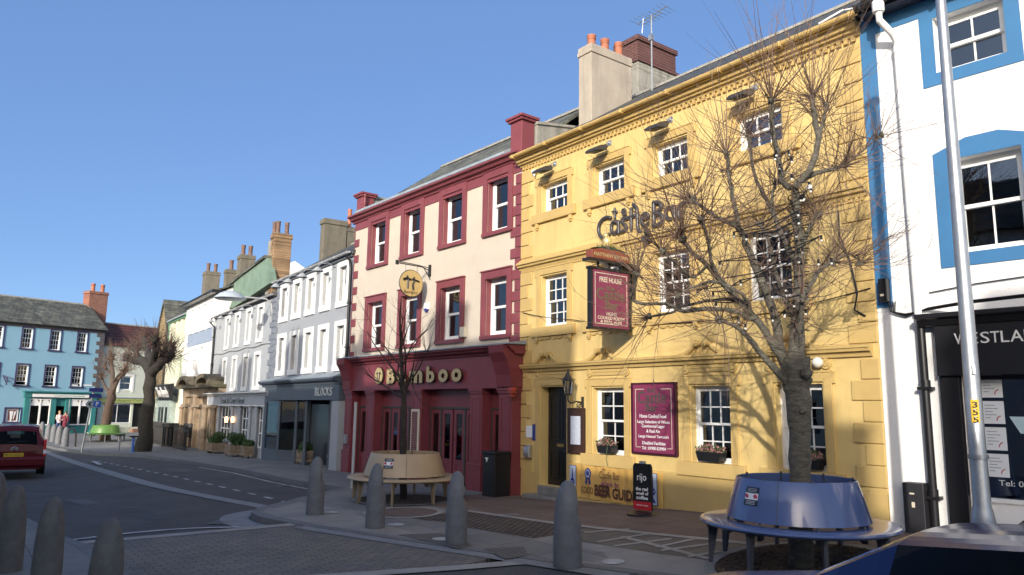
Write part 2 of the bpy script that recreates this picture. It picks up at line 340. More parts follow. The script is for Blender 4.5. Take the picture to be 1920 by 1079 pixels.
def sash(th, u0, u1, z0, z1, rec=.12, cols=3, rt=2, rb_=2, fw=.05, bw=.022, m=None, curtain=None, split=.5, open_=0, bars=True, glass=None, sill=None, cur_m=None):
    m = m or WP; b = MB(); d0 = rec; W = u1-u0
    b.box(u0, u0+fw, d0, d0+.1, z0, z1); b.box(u1-fw, u1, d0, d0+.1, z0, z1); b.box(u0+fw, u1-fw, d0, d0+.1, z1-fw, z1); b.box(u0+fw, u1-fw, d0-.02, d0+.1, z0, z0+fw*.9)
    zm = z0+(z1-z0)*(1-split); a, c = u0+fw, u1-fw; st = fw*.75
    def leaf(za, zb, y, rows):
        b.box(a, a+st, y, y+.035, za, zb); b.box(c-st, c, y, y+.035, za, zb); b.box(a+st, c-st, y, y+.035, zb-st, zb); b.box(a+st, c-st, y, y+.035, za, za+st*1.15)
        for i in range(1, cols): x = a+st+(c-a-2*st)*i/cols; b.box(x-bw/2, x+bw/2, y+.002, y+.033, za+st, zb-st)
        for j in range(1, rows): z = za+st+(zb-za-2*st)*j/rows; b.box(a+st, c-st, y+.004, y+.031, z-bw/2, z+bw/2)
    leaf(zm-st/2, z1-fw, d0+.015, rt); leaf(z0+fw*.9+open_, zm+st/2+open_, d0+.055, rb_)
    o = th.part('window', b, m, bev=0)
    gb = MB(); gb.box(a+.01, c-.01, d0+.03, d0+.034, zm, z1-fw); gb.box(a+.01, c-.01, d0+.07, d0+.074, z0+fw+open_, zm)
    th.part('pane', gb, glass or GLASS, o)
    if curtain:
        cb = MB(); ya = d0+.16
        def drape(x0, x1, za, zb):
            n = max(4, int((x1-x0)/.03)); vs = [(x0+(x1-x0)*i/n, ya+.015*math.sin(i*1.7), z) for z in (za, zb) for i in range(n+1)]
            cb.add(vs, [(i, i+1, n+2+i, n+1+i) for i in range(n)])
        if curtain == 'full': drape(a, c, z0+.05, z1-.05)
        elif curtain == 'half': drape(a, c, z0+.05, zm+.02)
        elif curtain == 'sides': drape(a, a+W*.22, z0+.05, z1-.05); drape(c-W*.22, c, z0+.05, z1-.05)
        elif curtain == 'top': drape(a, c, z1-(z1-z0)*.3, z1-.05)
        th.part('curtain', cb, cur_m or CURT, o)
    return o
def chimney(th, u0, u1, y0, y1, zb, zt, m, cap=.08, pots=(), potm=None, ph=.5, pr=.13, capm=None, name='chimney'):
    b = MB(); b.box(u0, u1, y0, y1, zb, zt-.24); b.box(u0-cap, u1+cap, y0-cap, y1+cap, zt-.24, zt-.12) if cap else b.box(u0, u1, y0, y1, zt-.24, zt-.12)
    b.box(u0-cap*.5, u1+cap*.5, y0-cap*.5, y1+cap*.5, zt-.12, zt)
    o = th.part(name, b, m, bev=.015)
    for (pu, py) in pots:
        pb = MB(); pb.lathe([(pr*1.1, 0), (pr*1.05, .06), (pr*.92, .1), (pr*.85, ph*.7), (pr*.98, ph*.74), (pr*.98, ph*.8), (pr*.86, ph*.82), (pr*1.02, ph*.93), (pr*1.02, ph), (pr*.8, ph), (pr*.75, ph*.6)], (pu, py, zt-.02), 14)
        th.part('chimney_pot', pb, potm or POT, o, smooth=True)
    return o
def gutter(th, u0, u1, w, z, m, r=.06, br=None, name='gutter'):
    b = MB(); n = 7; prof = [(-w+r*math.cos(math.pi+math.pi*i/n)*1.0, z+r*math.sin(math.pi+math.pi*i/n)) for i in range(n+1)]
    prof += [(-w+.85*r*math.cos(2*math.pi-math.pi*i/n), z-.002+.85*r*math.sin(2*math.pi-math.pi*i/n)) for i in range(n+1)]
    b.prism(prof, 0, u0, u1)
    k = int((u1-u0)/1.1)
    for i in range(k+1):
        u = u0+.1+(u1-u0-.2)*i/max(1, k); b.w(u-.02, u+.02, w-r*1.12, w+r*1.12, z-r*1.15, z+.008)
    return th.part(name, b, m)
def pipe(th, pts, r, m, name='downpipe', clips=1.2):
    b = MB(); b.tube(pts, r, 10)
    z0 = min(p[2] for p in pts); z1 = max(p[2] for p in pts); u, y = pts[-1][0], pts[-1][1]; z = z0+.5
    while z < z1-.6: b.box(u-r*1.6, u+r*1.6, y-r*1.25, y+r*1.6, z-.02, z+.02); b.lathe([(r*1.2, -.05), (r*1.2, .05)], (u, y, z+.06), 10); z += clips*1.2
    return th.part(name, b, m, smooth=True)
def quoins(th, u_edge, side, z0, z1, m, h=.3, long=.42, short=.26, proud=.03, gap=.014, start=0, zlist=None, wrap=0):
    b = MB(); z = z0; i = start
    while z < z1-.05:
        t = min(z1, z+h-gap); L = long if i % 2 == 0 else short
        b.w(u_edge if side > 0 else u_edge-L, u_edge+L if side > 0 else u_edge, -.0, proud, z, t); z += h; i += 1
    return th.part('quoins', b, m, bev=.012)
def ground_at(fr, u, w=0): p = fr.P(u, w, 0); return g(p.x, p.y)

# ---------------------------------------------------------------- ground
def drape(name, poly, dz, m, step=1.5, kind='structure', label=None, skirt=0):
    bm = bmesh.new(); vs = [bm.verts.new((x, y, 0)) for x, y in poly]; bm.faces.new(vs)
    xs = [p[0] for p in poly]; ys = [p[1] for p in poly]
    for ax, lo, hi in ((0, max(min(xs), -90), min(max(xs), 20)), (1, max(min(ys), -10), min(max(ys), 16))):
        t = math.ceil(lo/step)*step
        while t < hi:
            no = (1, 0, 0) if ax == 0 else (0, 1, 0); co = (t, 0, 0) if ax == 0 else (0, t, 0)
            bmesh.ops.bisect_plane(bm, geom=bm.verts[:]+bm.edges[:]+bm.faces[:], plane_co=co, plane_no=no); t += step
    bmesh.ops.triangulate(bm, faces=bm.faces[:])
    for v in bm.verts: v.co.z = g(v.co.x, v.co.y)+dz
    if skirt:
        be = [e for e in bm.edges if e.is_boundary]; r_ = bmesh.ops.extrude_edge_only(bm, edges=be)
        for v in r_['geom']:
            if isinstance(v, bmesh.types.BMVert): v.co.z -= skirt
    bmesh.ops.recalc_face_normals(bm, faces=bm.faces)
    if bm.faces and sum(f.normal.z for f in bm.faces) < 0: bmesh.ops.reverse_faces(bm, faces=bm.faces)
    me = bpy.data.meshes.new(name); bm.to_mesh(me); bm.free(); me.materials.append(m)
    o = link(bpy.data.objects.new(name, me)); tagd(o, kind=kind, label=label); autosmooth(o, 20); return o
def ribbon(name, pts, wd, dz, m, closed=False):
    b = MB(); P = [Vector((p[0], p[1])) for p in pts]; Q = []
    for i in range(len(P)-1):
        n = max(1, int((P[i+1]-P[i]).length/.6))
        for k in range(n): Q.append(P[i].lerp(P[i+1], k/n))
    Q.append(P[-1]); vs = []
    for i, p in enumerate(Q):
        t = (Q[min(i+1, len(Q)-1)]-Q[max(i-1, 0)]).normalized(); n = Vector((-t.y, t.x))*wd/2
        for q in (p+n, p-n): vs.append((q.x, q.y, g(q.x, q.y)+dz))
    b.add(vs, [(2*i, 2*i+1, 2*i+3, 2*i+2) for i in range(len(Q)-1)])
    return single(name, None, None, b, m, kind='structure')
def smoothp(pts, k=2):
    for _ in range(k):
        q = [pts[0]]
        for a, b in zip(pts, pts[1:]): q += [(a[0]*.75+b[0]*.25, a[1]*.75+b[1]*.25), (a[0]*.25+b[0]*.75, a[1]*.25+b[1]*.75)]
        q.append(pts[-1]); pts = q
    return pts
FLAG = brickmat('concrete flags', (.20, .20, .195), (.25, .245, .235), (.09, .09, .088), .9, .6, 'xy', .008, .8, .3, .25, stain=(.12, .12, .12), samt=.5)
FLAGR = brickmat('reddish stone flags', (.17, .12, .10), (.215, .16, .135), (.065, .055, .05), .75, .48, 'xy', .01, .75, .4, .35, stain=(.10, .09, .085), samt=.6)
BLOCKS = brickmat('buff block paving', (.24, .21, .175), (.17, .16, .15), (.06, .058, .055), .21, .105, 'yx', .007, .8, .35, .5, stain=(.11, .11, .12), samt=.45)
COB = brickmat('cobbles', (.21, .165, .13), (.13, .11, .095), (.045, .04, .037), .14, .1, 'xy', .022, .8, .4, 1.2)
SLATEF = brickmat('dark slate flags', (.10, .10, .10), (.15, .15, .145), (.06, .06, .06), .5, .5, 'xy', .008, .6, .35, .3)
SBAND = mat('pale stone band', (.29, .28, .26), .8, .12, 3, .3, 40, stain=(.16, .16, .155), samt=.5)
KERBM = mat('kerb stone', (.14, .145, .15), .8, .16, 3, .3, 40)
TACT = brickmat('tactile paving', (.19, .185, .175), (.17, .165, .155), (.09, .09, .09), .07, .07, 'xy', .012, .8, .2, 1.0, off=0)
far = MB(); far.quad((-900, -600, -1.0), (600, -600, -1.0), (600, 900, -1.0), (-900, 900, -1.0)); single('ground', None, None, far, ASPH, kind='structure')
drape('road', [(-120, -60), (40, -60), (40, 30), (-120, 30)], -.11, ASPH, 1.5)
kerb_pts = [(-66, -30), (-64, -4), (-62, 1.5), (-58, 4.0), (-52, 4.9), (-47, 5.15), (-43, 5.45), (-39.2, 6.0), (-37.4, 6.9), (-35.8, 7.4), (-31.5, 7.75), (-27.4, 7.86), (-24.7, 7.98), (-21, 7.85), (-19.1, 7.9), (-17.5, 8.05), (-17.3, 8.0), (-16.6, 7.1), (-15.5, 5.98), (-14.75, 5.15), (-14.2, 4.83), (-13.6, 4.78), (-12.29, 5.04), (-10.38, 5.69), (-8.51, 6.29), (-6.59, 6.9), (-3, 8.0), (1, 9.3), (8, 11.5), (40, 20)]
drape('pavement', kerb_pts+[(40, 60), (-120, 60), (-120, -30)], 0, FLAG, skirt=.15)
opp = [(-62, -.2), (-34, .7), (-18.4, 1.2), (-15.2, 1.45), (-13.0, 1.7), (-12.17, 1.86), (-9.8, 1.95), (-4, 1.9), (12, 1.6), (38, 1.0)]
drape('opposite_pavement', opp+[(38, -14), (-62, -14)], 0, FLAG, skirt=.15)
def kerb(name, pts, side, hts=None):
    b = MB(); P = [Vector(p) for p in pts]; Q = []
    for i in range(len(P)-1):
        n = max(1, int((P[i+1]-P[i]).length/.9))
        for k in range(n): Q.append(P[i].lerp(P[i+1], k/n))
    Q.append(P[-1])
    for i in range(len(Q)-1):
        a, c = Q[i], Q[i+1]; t = (c-a).normalized(); n = Vector((t.y, -t.x))*side; c = c-t*.008
        q = [a-n*.13, c-n*.13, c+n*.03, a+n*.03]
        vs = [(p.x, p.y, g(p.x, p.y)+.004) for p in q]+[(p.x, p.y, g(p.x, p.y)-.14) for p in (q[3], q[2])]
        b.add(vs, [(0, 1, 2, 3), (3, 2, 5, 4)])
    return single(name, None, None, b, KERBM, kind='structure')
kerb('kerb', kerb_pts[1:-1], 1); kerb('opposite_kerb', opp[1:-1], -1)
table = [(-12.42, 1.86), (-12.45, 3.4), (-12.5, 4.97), (-12.29, 5.05), (-10.38, 5.69), (-8.51, 6.29), (-8.2, 5.3), (-8.6, 3.85), (-8.95, 1.95)]
drape('raised_block_paving', table, -.012, BLOCKS, .8, skirt=.12)
drape('asphalt_ramp', [(-8.95, 1.95), (-8.6, 3.85), (-8.2, 5.3), (-8.25, 6.3), (-6.9, 6.85), (-5.6, 7.0), (-5.4, 4.5), (-5.6, 1.95)], -.022, ASPH, .8, skirt=.1)
ribbon('paving_edge_band', [(-12.45, 1.84), (-12.47, 3.4), (-12.52, 4.95)], .24, -.006, SBAND)
ribbon('paving_edge_band', [(-8.93, 1.95), (-8.58, 3.85), (-8.15, 5.4), (-7.95, 6.4)], .26, -.006, SBAND)
ribbon('kerb_band', [(-12.2, 4.93), (-10.38, 5.50), (-8.51, 6.12), (-6.6, 6.7)], .26, -.004, SETT)
ribbon('drainage_channel', smoothp([(-46, 4.55), (-39.9, 4.55), (-28.4, 4.64), (-21, 4.76), (-17.3, 5.24), (-15.5, 5.62), (-15.0, 5.55)]), .33, -.104, SETT)
ribbon('kerb_apron', smoothp([(-15.1, 5.6), (-14.9, 4.9), (-14.35, 4.5), (-13.5, 4.45), (-12.55, 4.7)]), .5, -.1, SETT)
ribbon('road_marking', smoothp([(-13.35, 1.78), (-13.6, 2.6), (-13.62, 3.6), (-13.3, 4.3)]), .1, -.098, LINEW)
ribbon('road_marking', [(-28, 7.55), (-24.7, 7.7), (-21, 7.55), (-19.1, 7.6), (-17.3, 7.75)], .08, -.1, LINEW)
for i in range(19):
    x = -15.95-i*.98; y = 6.22-(i*.98)*.048; ribbon('road_marking', [(x, y), (x-.42, y-.02)], .09, -.1, LINEW)
ribbon('road_marking', [(-34.2, 5.2), (-31.6, 5.05)], .16, -.1, LINEW)
ribbon('road_marking', [(-17.4, 3.3), (-17.1, 3.7)], .3, -.1, mat('patched asphalt', (.085, .085, .09), .85, .2, 3, .3, 90))
# paving pattern in front of the bar
drape('bollard_band', [(-14.2, 5.05), (-13.5, 5.0), (-12.2, 5.25), (-6.6, 7.0), (-2.5, 8.25), (-3.2, 9.3), (-7.5, 7.75), (-13.3, 6.5), (-15.2, 6.1)], .004, mat('pale worn flags', (.235, .23, .22), .8, .14, 2.2, .3, 50, stain=(.13, .13, .13), samt=.5), .9)
cob = [gp(*p).xy[:] for p in ((749, 969), (834, 964), (877, 961), (1038, 984), (1098, 991), (1001, 1011), (877, 991))]
drape('cobbled_strip', cob, .008, COB, .5)
red_ = [gp(*p).xy[:] for p in ((877, 959), (1038, 982), (1090, 988), (1325, 1012.6), (1396, 1020), (1640, 1050))]
drape('red_flagged_terrace', red_+[(-2.5, 10.2), (-3.5, 10.95), (-14.6, 10.95), (-14.4, 9.0), (-13.4, 8.0)], .008, FLAGR, .9)
ribbon('paving_edge_band', red_, .12, .012, SBAND)
dk = [gp(*p).xy[:] for p in ((1100, 992), (1325, 1015.5), (1396, 1023), (1620, 1052), (1500, 1064), (1330, 1052), (1180, 1031), (1060, 1010))]
drape('dark_slate_panel', dk, .008, SLATEF, .6)
for a, b in (((1095, 1000), (1180, 994)), ((1120, 1018), (1215, 1003)), ((1165, 1008), (1330, 1050)), ((1150, 1026), (1260, 1012)), ((1230, 1028), (1300, 1013)), ((1240, 1034), (1330, 1022)), ((1290, 1046), (1350, 1036))):
    ribbon('paving_stripe', [gp(*a).xy[:], gp(*b).xy[:]], .085, .014, SBAND)
drape('tactile_paving', [gp(*p).xy[:] for p in ((905, 1030), (965, 1024), (1021, 1037), (948, 1050))], .009, TACT, .5)
drape('tactile_paving', [gp(*p).xy[:] for p in ((745, 1004), (835, 1000), (905, 1018), (860, 1031))], .009, TACT, .5)
def disc(name, x, y, r, m, dz, r0=0, n=40, kind='structure', label=None):
    b = MB(); vs = []; rr = [r0, r] if r0 else [0.001, r*.5, r]
    for q in rr:
        for j in range(n): a = 2*math.pi*j/n; px_, py_ = x+q*math.cos(a), y+q*math.sin(a); vs.append((px_, py_, g(px_, py_)+dz))
    b.add(vs, [(i*n+j, i*n+(j+1) % n, (i+1)*n+(j+1) % n, (i+1)*n+j) for i in range(len(rr)-1) for j in range(n)])
    return single(name, label, None, b, m, kind=kind)
MULCH = mat('bark mulch', (.045, .035, .028), .95, .6, 14, 1.5, 30)
for x, y in ((-5.24, 8.2), (-14.44, 8.09), (-52.6, 8.5)):
    disc('tree_pit', x, y, .98, MULCH, .016); disc('tree_pit_ring', x, y, 1.10, SETT, .02, r0=.98)
rc = gp(757, 962).xy
disc('paving_roundel', rc.x, rc.y, .62, FLAGR, .012); disc('paving_roundel_ring', rc.x, rc.y, .74, SBAND, .014, r0=.62)
PATCH = mat('patched asphalt', (.085, .085, .09)); DKP = mat('dark tar patch', (.035, .035, .037), .7, .2, 3, .4, 90)
for (x0, x1, y0, y1, m_) in ((-20.5, -18.6, 2.6, 3.3, PATCH), (-24, -20.8, 3.6, 3.95, DKP), (-16.2, -14.9, 3.1, 3.5, DKP), (-28, -26, 6.2, 6.9, PATCH), (-18.9, -17.8, 6.5, 7.1, DKP)):
    drape('road_patch', [(x0, y0), (x1, y0+.15), (x1-.05, y1+.12), (x0+.04, y1)], -.106, m_, .8)
for i in range(14):
    x, y, r_ = rnd.uniform(-30, -14.5) if 0 else -15-1.2*i-.3*(i % 3), 2.3+.22*(i*7 % 9), .06+.03*(i % 4); b = MB(); b.add([(x+r_*(1+.3*math.sin(3*a+i))*math.cos(a), y+r_*(1+.3*math.sin(2*a+i))*math.sin(a), g(x, y)-.1055) for a in [k*.5236 for k in range(12)]], [tuple(range(12))]); single('oil_stain', None, None, b, DKP, kind='structure')
for x, y, an in ((-19.6, 7.45, 0), (-13.95, 4.25, .9), (-30.5, 7.35, 0)):
    b = MB(); ca, sa = math.cos(an), math.sin(an)
    def dq(a, c, e, f, z): b.add([(x+p*ca-q*sa, y+p*sa+q*ca, g(x, y)+z) for p, q in ((a, e), (c, e), (c, f), (a, f))], [(0, 1, 2, 3)])
    dq(-.22, .22, -.2, .2, -.104); drn = single('drain_bed', None, None, b, DKP, kind='structure'); b = MB()
    for k in range(7): dq(-.2+k*.06, -.17+k*.06, -.18, .18, -.099)
    dq(-.23, .23, .18, .215, -.099); dq(-.23, .23, -.215, -.18, -.099); single('drain_grating', None, None, b, KERBM, kind='structure')
# pedestrian sheets by the far square
drape('paving_apron', [(-47, 5.5), (-41, 5.9), (-37.5, 7.6), (-41, 9.2), (-50, 9.0)], .006, mat('pale far flags', (.21, .21, .205), .85, .12, 1.5, .2, 40), 1.0)
ml = MB(); rnd = random.Random(3)
for i in range(1500):
    a = rnd.uniform(0, 6.283); r = .95*math.sqrt(rnd.random()); x = -5.24+r*math.cos(a); y = 8.2+r*math.sin(a); s_ = rnd.uniform(.012, .04); an = rnd.uniform(0, 3.14); z = g(x, y)+.018
    dx, dy = math.cos(an)*s_, math.sin(an)*s_; t = rnd.uniform(0, .02)
    ml.quad((x-dx, y-dy, z), (x+dy*.5, y-dx*.5, z+t), (x+dx, y+dy, z+t+.006), (x-dy*.5, y+dx*.5, z+.004))
single('bark_chips', 'loose bark chips and leaves under the blue bench', None, ml, mat('bark chips', (.09, .06, .04), .9, .6, 9, 0), kind='stuff')

# ================================================================ yellow bar
FY = Fr(-13.92, 10.75, 0)
yb = Th('corner_bar_building', 'three storey yellow painted bar with dentilled cornices and scroll pediments', 'building', FY, 0, 0, 0)
R3 = [(.75, 1.64), (2.53, 3.40), (4.22, 5.05), (6.14, 7.05)]; R2 = [(.77, 1.63), (2.50, 3.36), (4.19, 5.03), (6.26, 7.11)]; R1 = [(2.46, 3.33), (5.0, 5.83), (6.72, 7.54)]
yh = [(a, b, 6.40, 7.08) for a, b in R3]+[(a, b, 3.76, 4.92) for a, b in R2]+[(a, b, 1.06, 2.38) for a, b in R1]+[(.77, 1.64, .30, 2.42)]
shell(yb, 8.45, -.6, 7.82, 8, YEL, yh, gable=10.6, rec=.24)
dw_ = ['full', None, 'top', None]
for i, (a, b) in enumerate(R3): sash(yb, a, b, 6.40, 7.08, .13, 3, 1, 2 if i == 9 else 1, curtain=None)
for i, (a, b) in enumerate(R2): sash(yb, a, b, 3.76, 4.92, .13, 3, 2, 2, curtain=['half', 'top', 'top', 'sides'][i] if i else 'top')
for i, (a, b) in enumerate(R1): sash(yb, a, b, 1.06, 2.38, .13, 3 if i else 2, 2, 2, curtain=['top', 'top', 'half'][i])
def arch_y(a, b, z0, z1, lo=False):
    tb = MB(); bw, pr = .17, .035; top = z1+bw
    tb.w(a-bw, a-.03, 0, pr, z0, top); tb.w(b+.03, b+bw, 0, pr, z0, top); tb.w(a-.03, b+.03, 0, pr, z1+.03, top)
    tb.w(a-bw-.05, a-bw, 0, pr+.004, top-.17, top+.012); tb.w(b+bw, b+bw+.05, 0, pr+.004, top-.17, top+.012); tb.w(a-bw-.006, b+bw+.006, 0, pr+.012, top-.0, top+.03)
    if lo is None: yb.part('door_surround', tb, YEL2, bev=.008); return
    s0 = z0-(.22 if not lo else .24)
    tb.w(a-bw-.14, b+bw+.14, 0, .075, s0, z0-.001)
    if not lo:
        for u in (a-bw-.02, b+bw-.08): tb.w(u, u+.1, 0, .06, s0-.11, s0-.001); tb.w(u+.02, u+.08, 0, .045, s0-.15, s0-.11)
    if 3 < z0 < 5:
        for k in range(5):
            uc = a-.1+(b-a+.2)*(k+.5)/5; tb.prism([(uc-.1, 3.54), (uc-.1, 3.50), (uc-.06, 3.47), (uc, 3.455), (uc+.06, 3.47), (uc+.1, 3.50), (uc+.1, 3.54)], 1, -.03, 0)
    yb.part('window_surround', tb, YEL2, bev=.008)
for a, b in R3: arch_y(a, b, 6.40, 7.08)
for a, b in R2: arch_y(a, b, 3.76, 4.92)
for a, b in R1: arch_y(a, b, 1.06, 2.38, True)
arch_y(.77, 1.64, .0, 2.42, None)
for a, b in R1+[(.77, 1.64)]:  # panels with rosettes above ground-floor openings
    tb = MB(); zc = 2.66; tb.w(a-.02, b+.02, 0, .028, zc-.035, zc+.075); tb.w(a+.03, b-.03, .028, .04, zc+.03, zc+.045)
    for u in (a-.09, b+.09):
        q = [(u+.085*math.cos(t*math.pi/8), zc+.02+.085*math.sin(t*math.pi/8)) for t in range(16)]; tb.prism(q, 1, -.04, 0)
        q = [(u+.04*math.cos(t*math.pi/6), zc+.02+.04*math.sin(t*math.pi/6)) for t in range(12)]; tb.prism(q, 1, -.058, -.04)
    yb.part('rosette_panel', tb, YEL2, bev=.008)
cb = MB()
def course(b, prof, u0, u1): b.prism([(-w_, z) for w_, z in prof], 0, u0, u1)
course(cb, [(0, 7.69), (.05, 7.69), (.07, 7.73), (.12, 7.735), (.13, 7.775), (.18, 7.78), (.20, 7.84), (.26, 7.86), (.26, 7.90), (0, 7.90)], -.03, 8.47)
course(cb, [(0, 5.15), (.03, 5.15), (.045, 5.20), (.10, 5.215), (.11, 5.26), (.15, 5.27), (.15, 5.30), (.0, 5.42)], -.03, 8.43)
course(cb, [(0, 2.765), (.045, 2.765), (.055, 2.81), (.065, 2.815), (.065, 2.835), (.12, 2.84), (.13, 2.88), (.15, 2.89), (.15, 2.925), (.0, 2.95)], -.06, 8.36)
course(cb, [(0, .55), (.035, .56), (.035, -.6), (0, -.6)], -.0, .6)
course(cb, [(0, .85), (.035, .83), (.035, -.6), (0, -.6)], 1.9, 8.45)
db = cb
u = .05
while u < 8.35: db.w(u, u+.06, .0, .05, 7.61, 7.688); u += .115
u = .05
while u < 8.35: db.w(u, u+.04, .0, .035, 5.09, 5.148); u += .078
yb.part('cornices', cb, YEL2)
for c in (1.02, 2.79, 5.33, 7.05):   # swan-neck scrolls over each bay
    pb = MB()
    for s_ in (-1, 1):
        pth = []
        for i in range(15):
            t = i/14; x = c+s_*(.52-.40*t); z = 2.93+.20*(t**2.2)+.02*t; pth.append((x, -.075, z))
        pb.tube(pth, [.028+.012*math.sin(3.14*i/14) for i in range(15)], 6)
        pb.prism([(c+s_*(.52-.40*t/8), 2.925+.20*((t/8)**2.2)) for t in range(9)]+[(c+s_*.10, 2.93), (c+s_*.3, 2.93)], 1, -.035, 0)
        q = [(c+s_*.10+.055*math.cos(t*math.pi/8), 3.125+.055*math.sin(t*math.pi/8)) for t in range(16)]; pb.prism(q, 1, -.15, 0)
        q = [(c+s_*.10+.028*math.cos(t*math.pi/6), 3.125+.028*math.sin(t*math.pi/6)) for t in range(12)]; pb.prism(q, 1, -.165, -.15)
    pb.prism([(c-.07, 2.93), (c+.07, 2.93), (c+.1, 3.05), (c, 3.10), (c-.1, 3.05)], 1, -.02, 0)
    yb.part('scroll_pediment', pb, YEL2, bev=.004)
for ue, sd in ((0.0, 1), (8.45, -1)):
    for z0, z1 in ((-.1, 2.76), (2.96, 5.08), (5.44, 7.6)):
        quoins(yb, ue, sd, z0 if z0 > 0 else (-.1 if sd > 0 else .3), z1, YEL2, h=.305, long=.44, short=.28)
gutter(yb, -.05, 8.6, .31, 7.93, YEL2, .065)
roof(yb, -.02, 8.5, 7.93, 10.45, -.22, 3.7, 7.6, SLATE)
pst = MB(); pst.box(2.53, 2.86, .235, .238, 1.93, 2.12); pst2 = MB(); pst2.box(2.55, 2.85, .235, .238, 1.62, 1.80); pst3 = MB(); pst3.box(2.93, 3.22, .235, .238, 1.80, 2.10)
yb.part('green_poster', pst2, mat('green poster', (.15, .4, .06), .5, .1, 3, 0)); yb.part('white_poster', pst3, PAPER); yb.part('teal_poster', pst, TEAL)
pst = MB(); pst.box(5.06, 5.24, .235, .238, 1.60, 1.78); yb.part('white_poster', pst, PAPER); pst = MB(); pst.box(6.8, 7.46, .25, .253, 1.10, 1.72); yb.part('pale_blind', pst, mat('pale blue blind', (.25, .32, .42), .6, .1, 3, 0))
# leaf: door
dbx = MB(); dbx.box(.77, 1.64, .22, .27, .30, 2.42); 
for (a, b, c, d) in ((.85, 1.17, .45, 1.05), (1.24, 1.56, .45, 1.05), (.85, 1.17, 1.25, 2.3), (1.24, 1.56, 1.25, 2.3)):
    dbx.box(a, b, .205, .22, c, c+.03); dbx.box(a, b, .205, .22, d-.03, d); dbx.box(a, a+.03, .205, .22, c+.03, d-.03); dbx.box(b-.03, b, .205, .22, c+.03, d-.03)
dr = yb.part('door', dbx, BLACKP)
lb = MB(); lb.box(1.1, 1.32, .195, .21, 1.13, 1.19); yb.part('letter_plate', lb, mat('brass', (.4, .28, .1), .35, .1, 9, .05, metal=.8), dr)
kb = MB(); kb.blob((1.52, .17, 1.2), .035); yb.part('door_knob', kb, mat('brass', (.4, .28, .1)), dr, smooth=True)
sb = MB(); sb.w(.55, 1.84, 0, .34, -.5, .11); sb.w(.78, 1.63, -.22, .1, .11, .295); yb.part('door_steps', sb, mat('step stone', (.22, .21, .195), .8, .15, 3, .4, 30, stain=(.1, .1, .1)), bev=.015)
chimney(yb, .36, .83, 1.5, 2.95, 8.6, 11.10, CHIM, .03, [(.52, 1.8), (.58, 2.22), (.66, 2.64)], ph=.42, pr=.12)
st2 = chimney(yb, -.95, -.02, 4.1, 5.75, 8.4, 11.75, STONEG, 0)
b2 = MB(); b2.box(-.93, -.04, 4.12, 5.73, 11.75, 12.38); b2.box(-1.0, .03, 4.05, 5.8, 11.72, 11.80); b2.box(-.98, .01, 4.07, 5.78, 12.38, 12.52); yb.part('brick_top', b2, BRICKP, st2)
ab = MB(); au = FY.px(1222, 150, -3.0); top = FY.px(1222, 28, -3.0)
ab.tube([(au[0], 3.0, au[1]-.3), (au[0]+.02, 3.0, top[1])], .02, 6)
for dz, L in ((-.02, 1.15), (-.12, .8)): ab.tube([(au[0]-L*.45, 3.05, top[1]+dz), (au[0]+L*.55, 2.95, top[1]+dz)], .013, 5)
for i in range(9): x = au[0]-.5+i*.13; ab.tube([(x, 2.75, top[1]-.02+.03*math.sin(i)), (x+.02, 3.3, top[1]-.03)], .007, 4)
ab.tube([(au[0]-.4, 3.1, top[1]-.3), (au[0]-.35, 3.1, top[1]+.1)], .01, 4); ab.box(au[0]-.05, au[0]+.06, 2.95, 3.05, top[1]-.7, top[1]-.55)
yb.part('aerial', ab, STEEL)
wb_ = MB(); wb_.tube([(8.0, -.36, 7.95), (8.3, -.2, 8.1), (8.55, .4, 8.3), (8.62, .8, 8.8), (8.66, 1.2, 8.85)], .018, 5); yb.part('white_cable', wb_, WP)
cab = MB(); 
for (p0, p1, sag) in (((.12, 4.15), (1.9, 3.83), .03), ((1.9, 3.83), (4.4, 3.55), .05), ((4.4, 3.55), (8.4, 3.75), .12)):
    pts = [(p0[0]+(p1[0]-p0[0])*i/12, -.05, p0[1]+(p1[1]-p0[1])*i/12-sag*4*(i/12)*(1-i/12)) for i in range(13)]; cab.tube(pts, .009, 4)
cab.tube([(7.98, -.06, 5.0), (8.0, -.1, 4.6), (8.12, -.06, 4.2), (8.2, -.05, 3.7), (8.14, -.05, 3.45), (8.3, -.05, 3.35)], .014, 5)
yb.part('cable', cab, BLACKP)

# ---------------------------------------------------------------- things on the bar front
def wallthing(name, label, cat, fr, u, w, z, group=None): return Th(name, label, cat, fr, u, w, z, group)
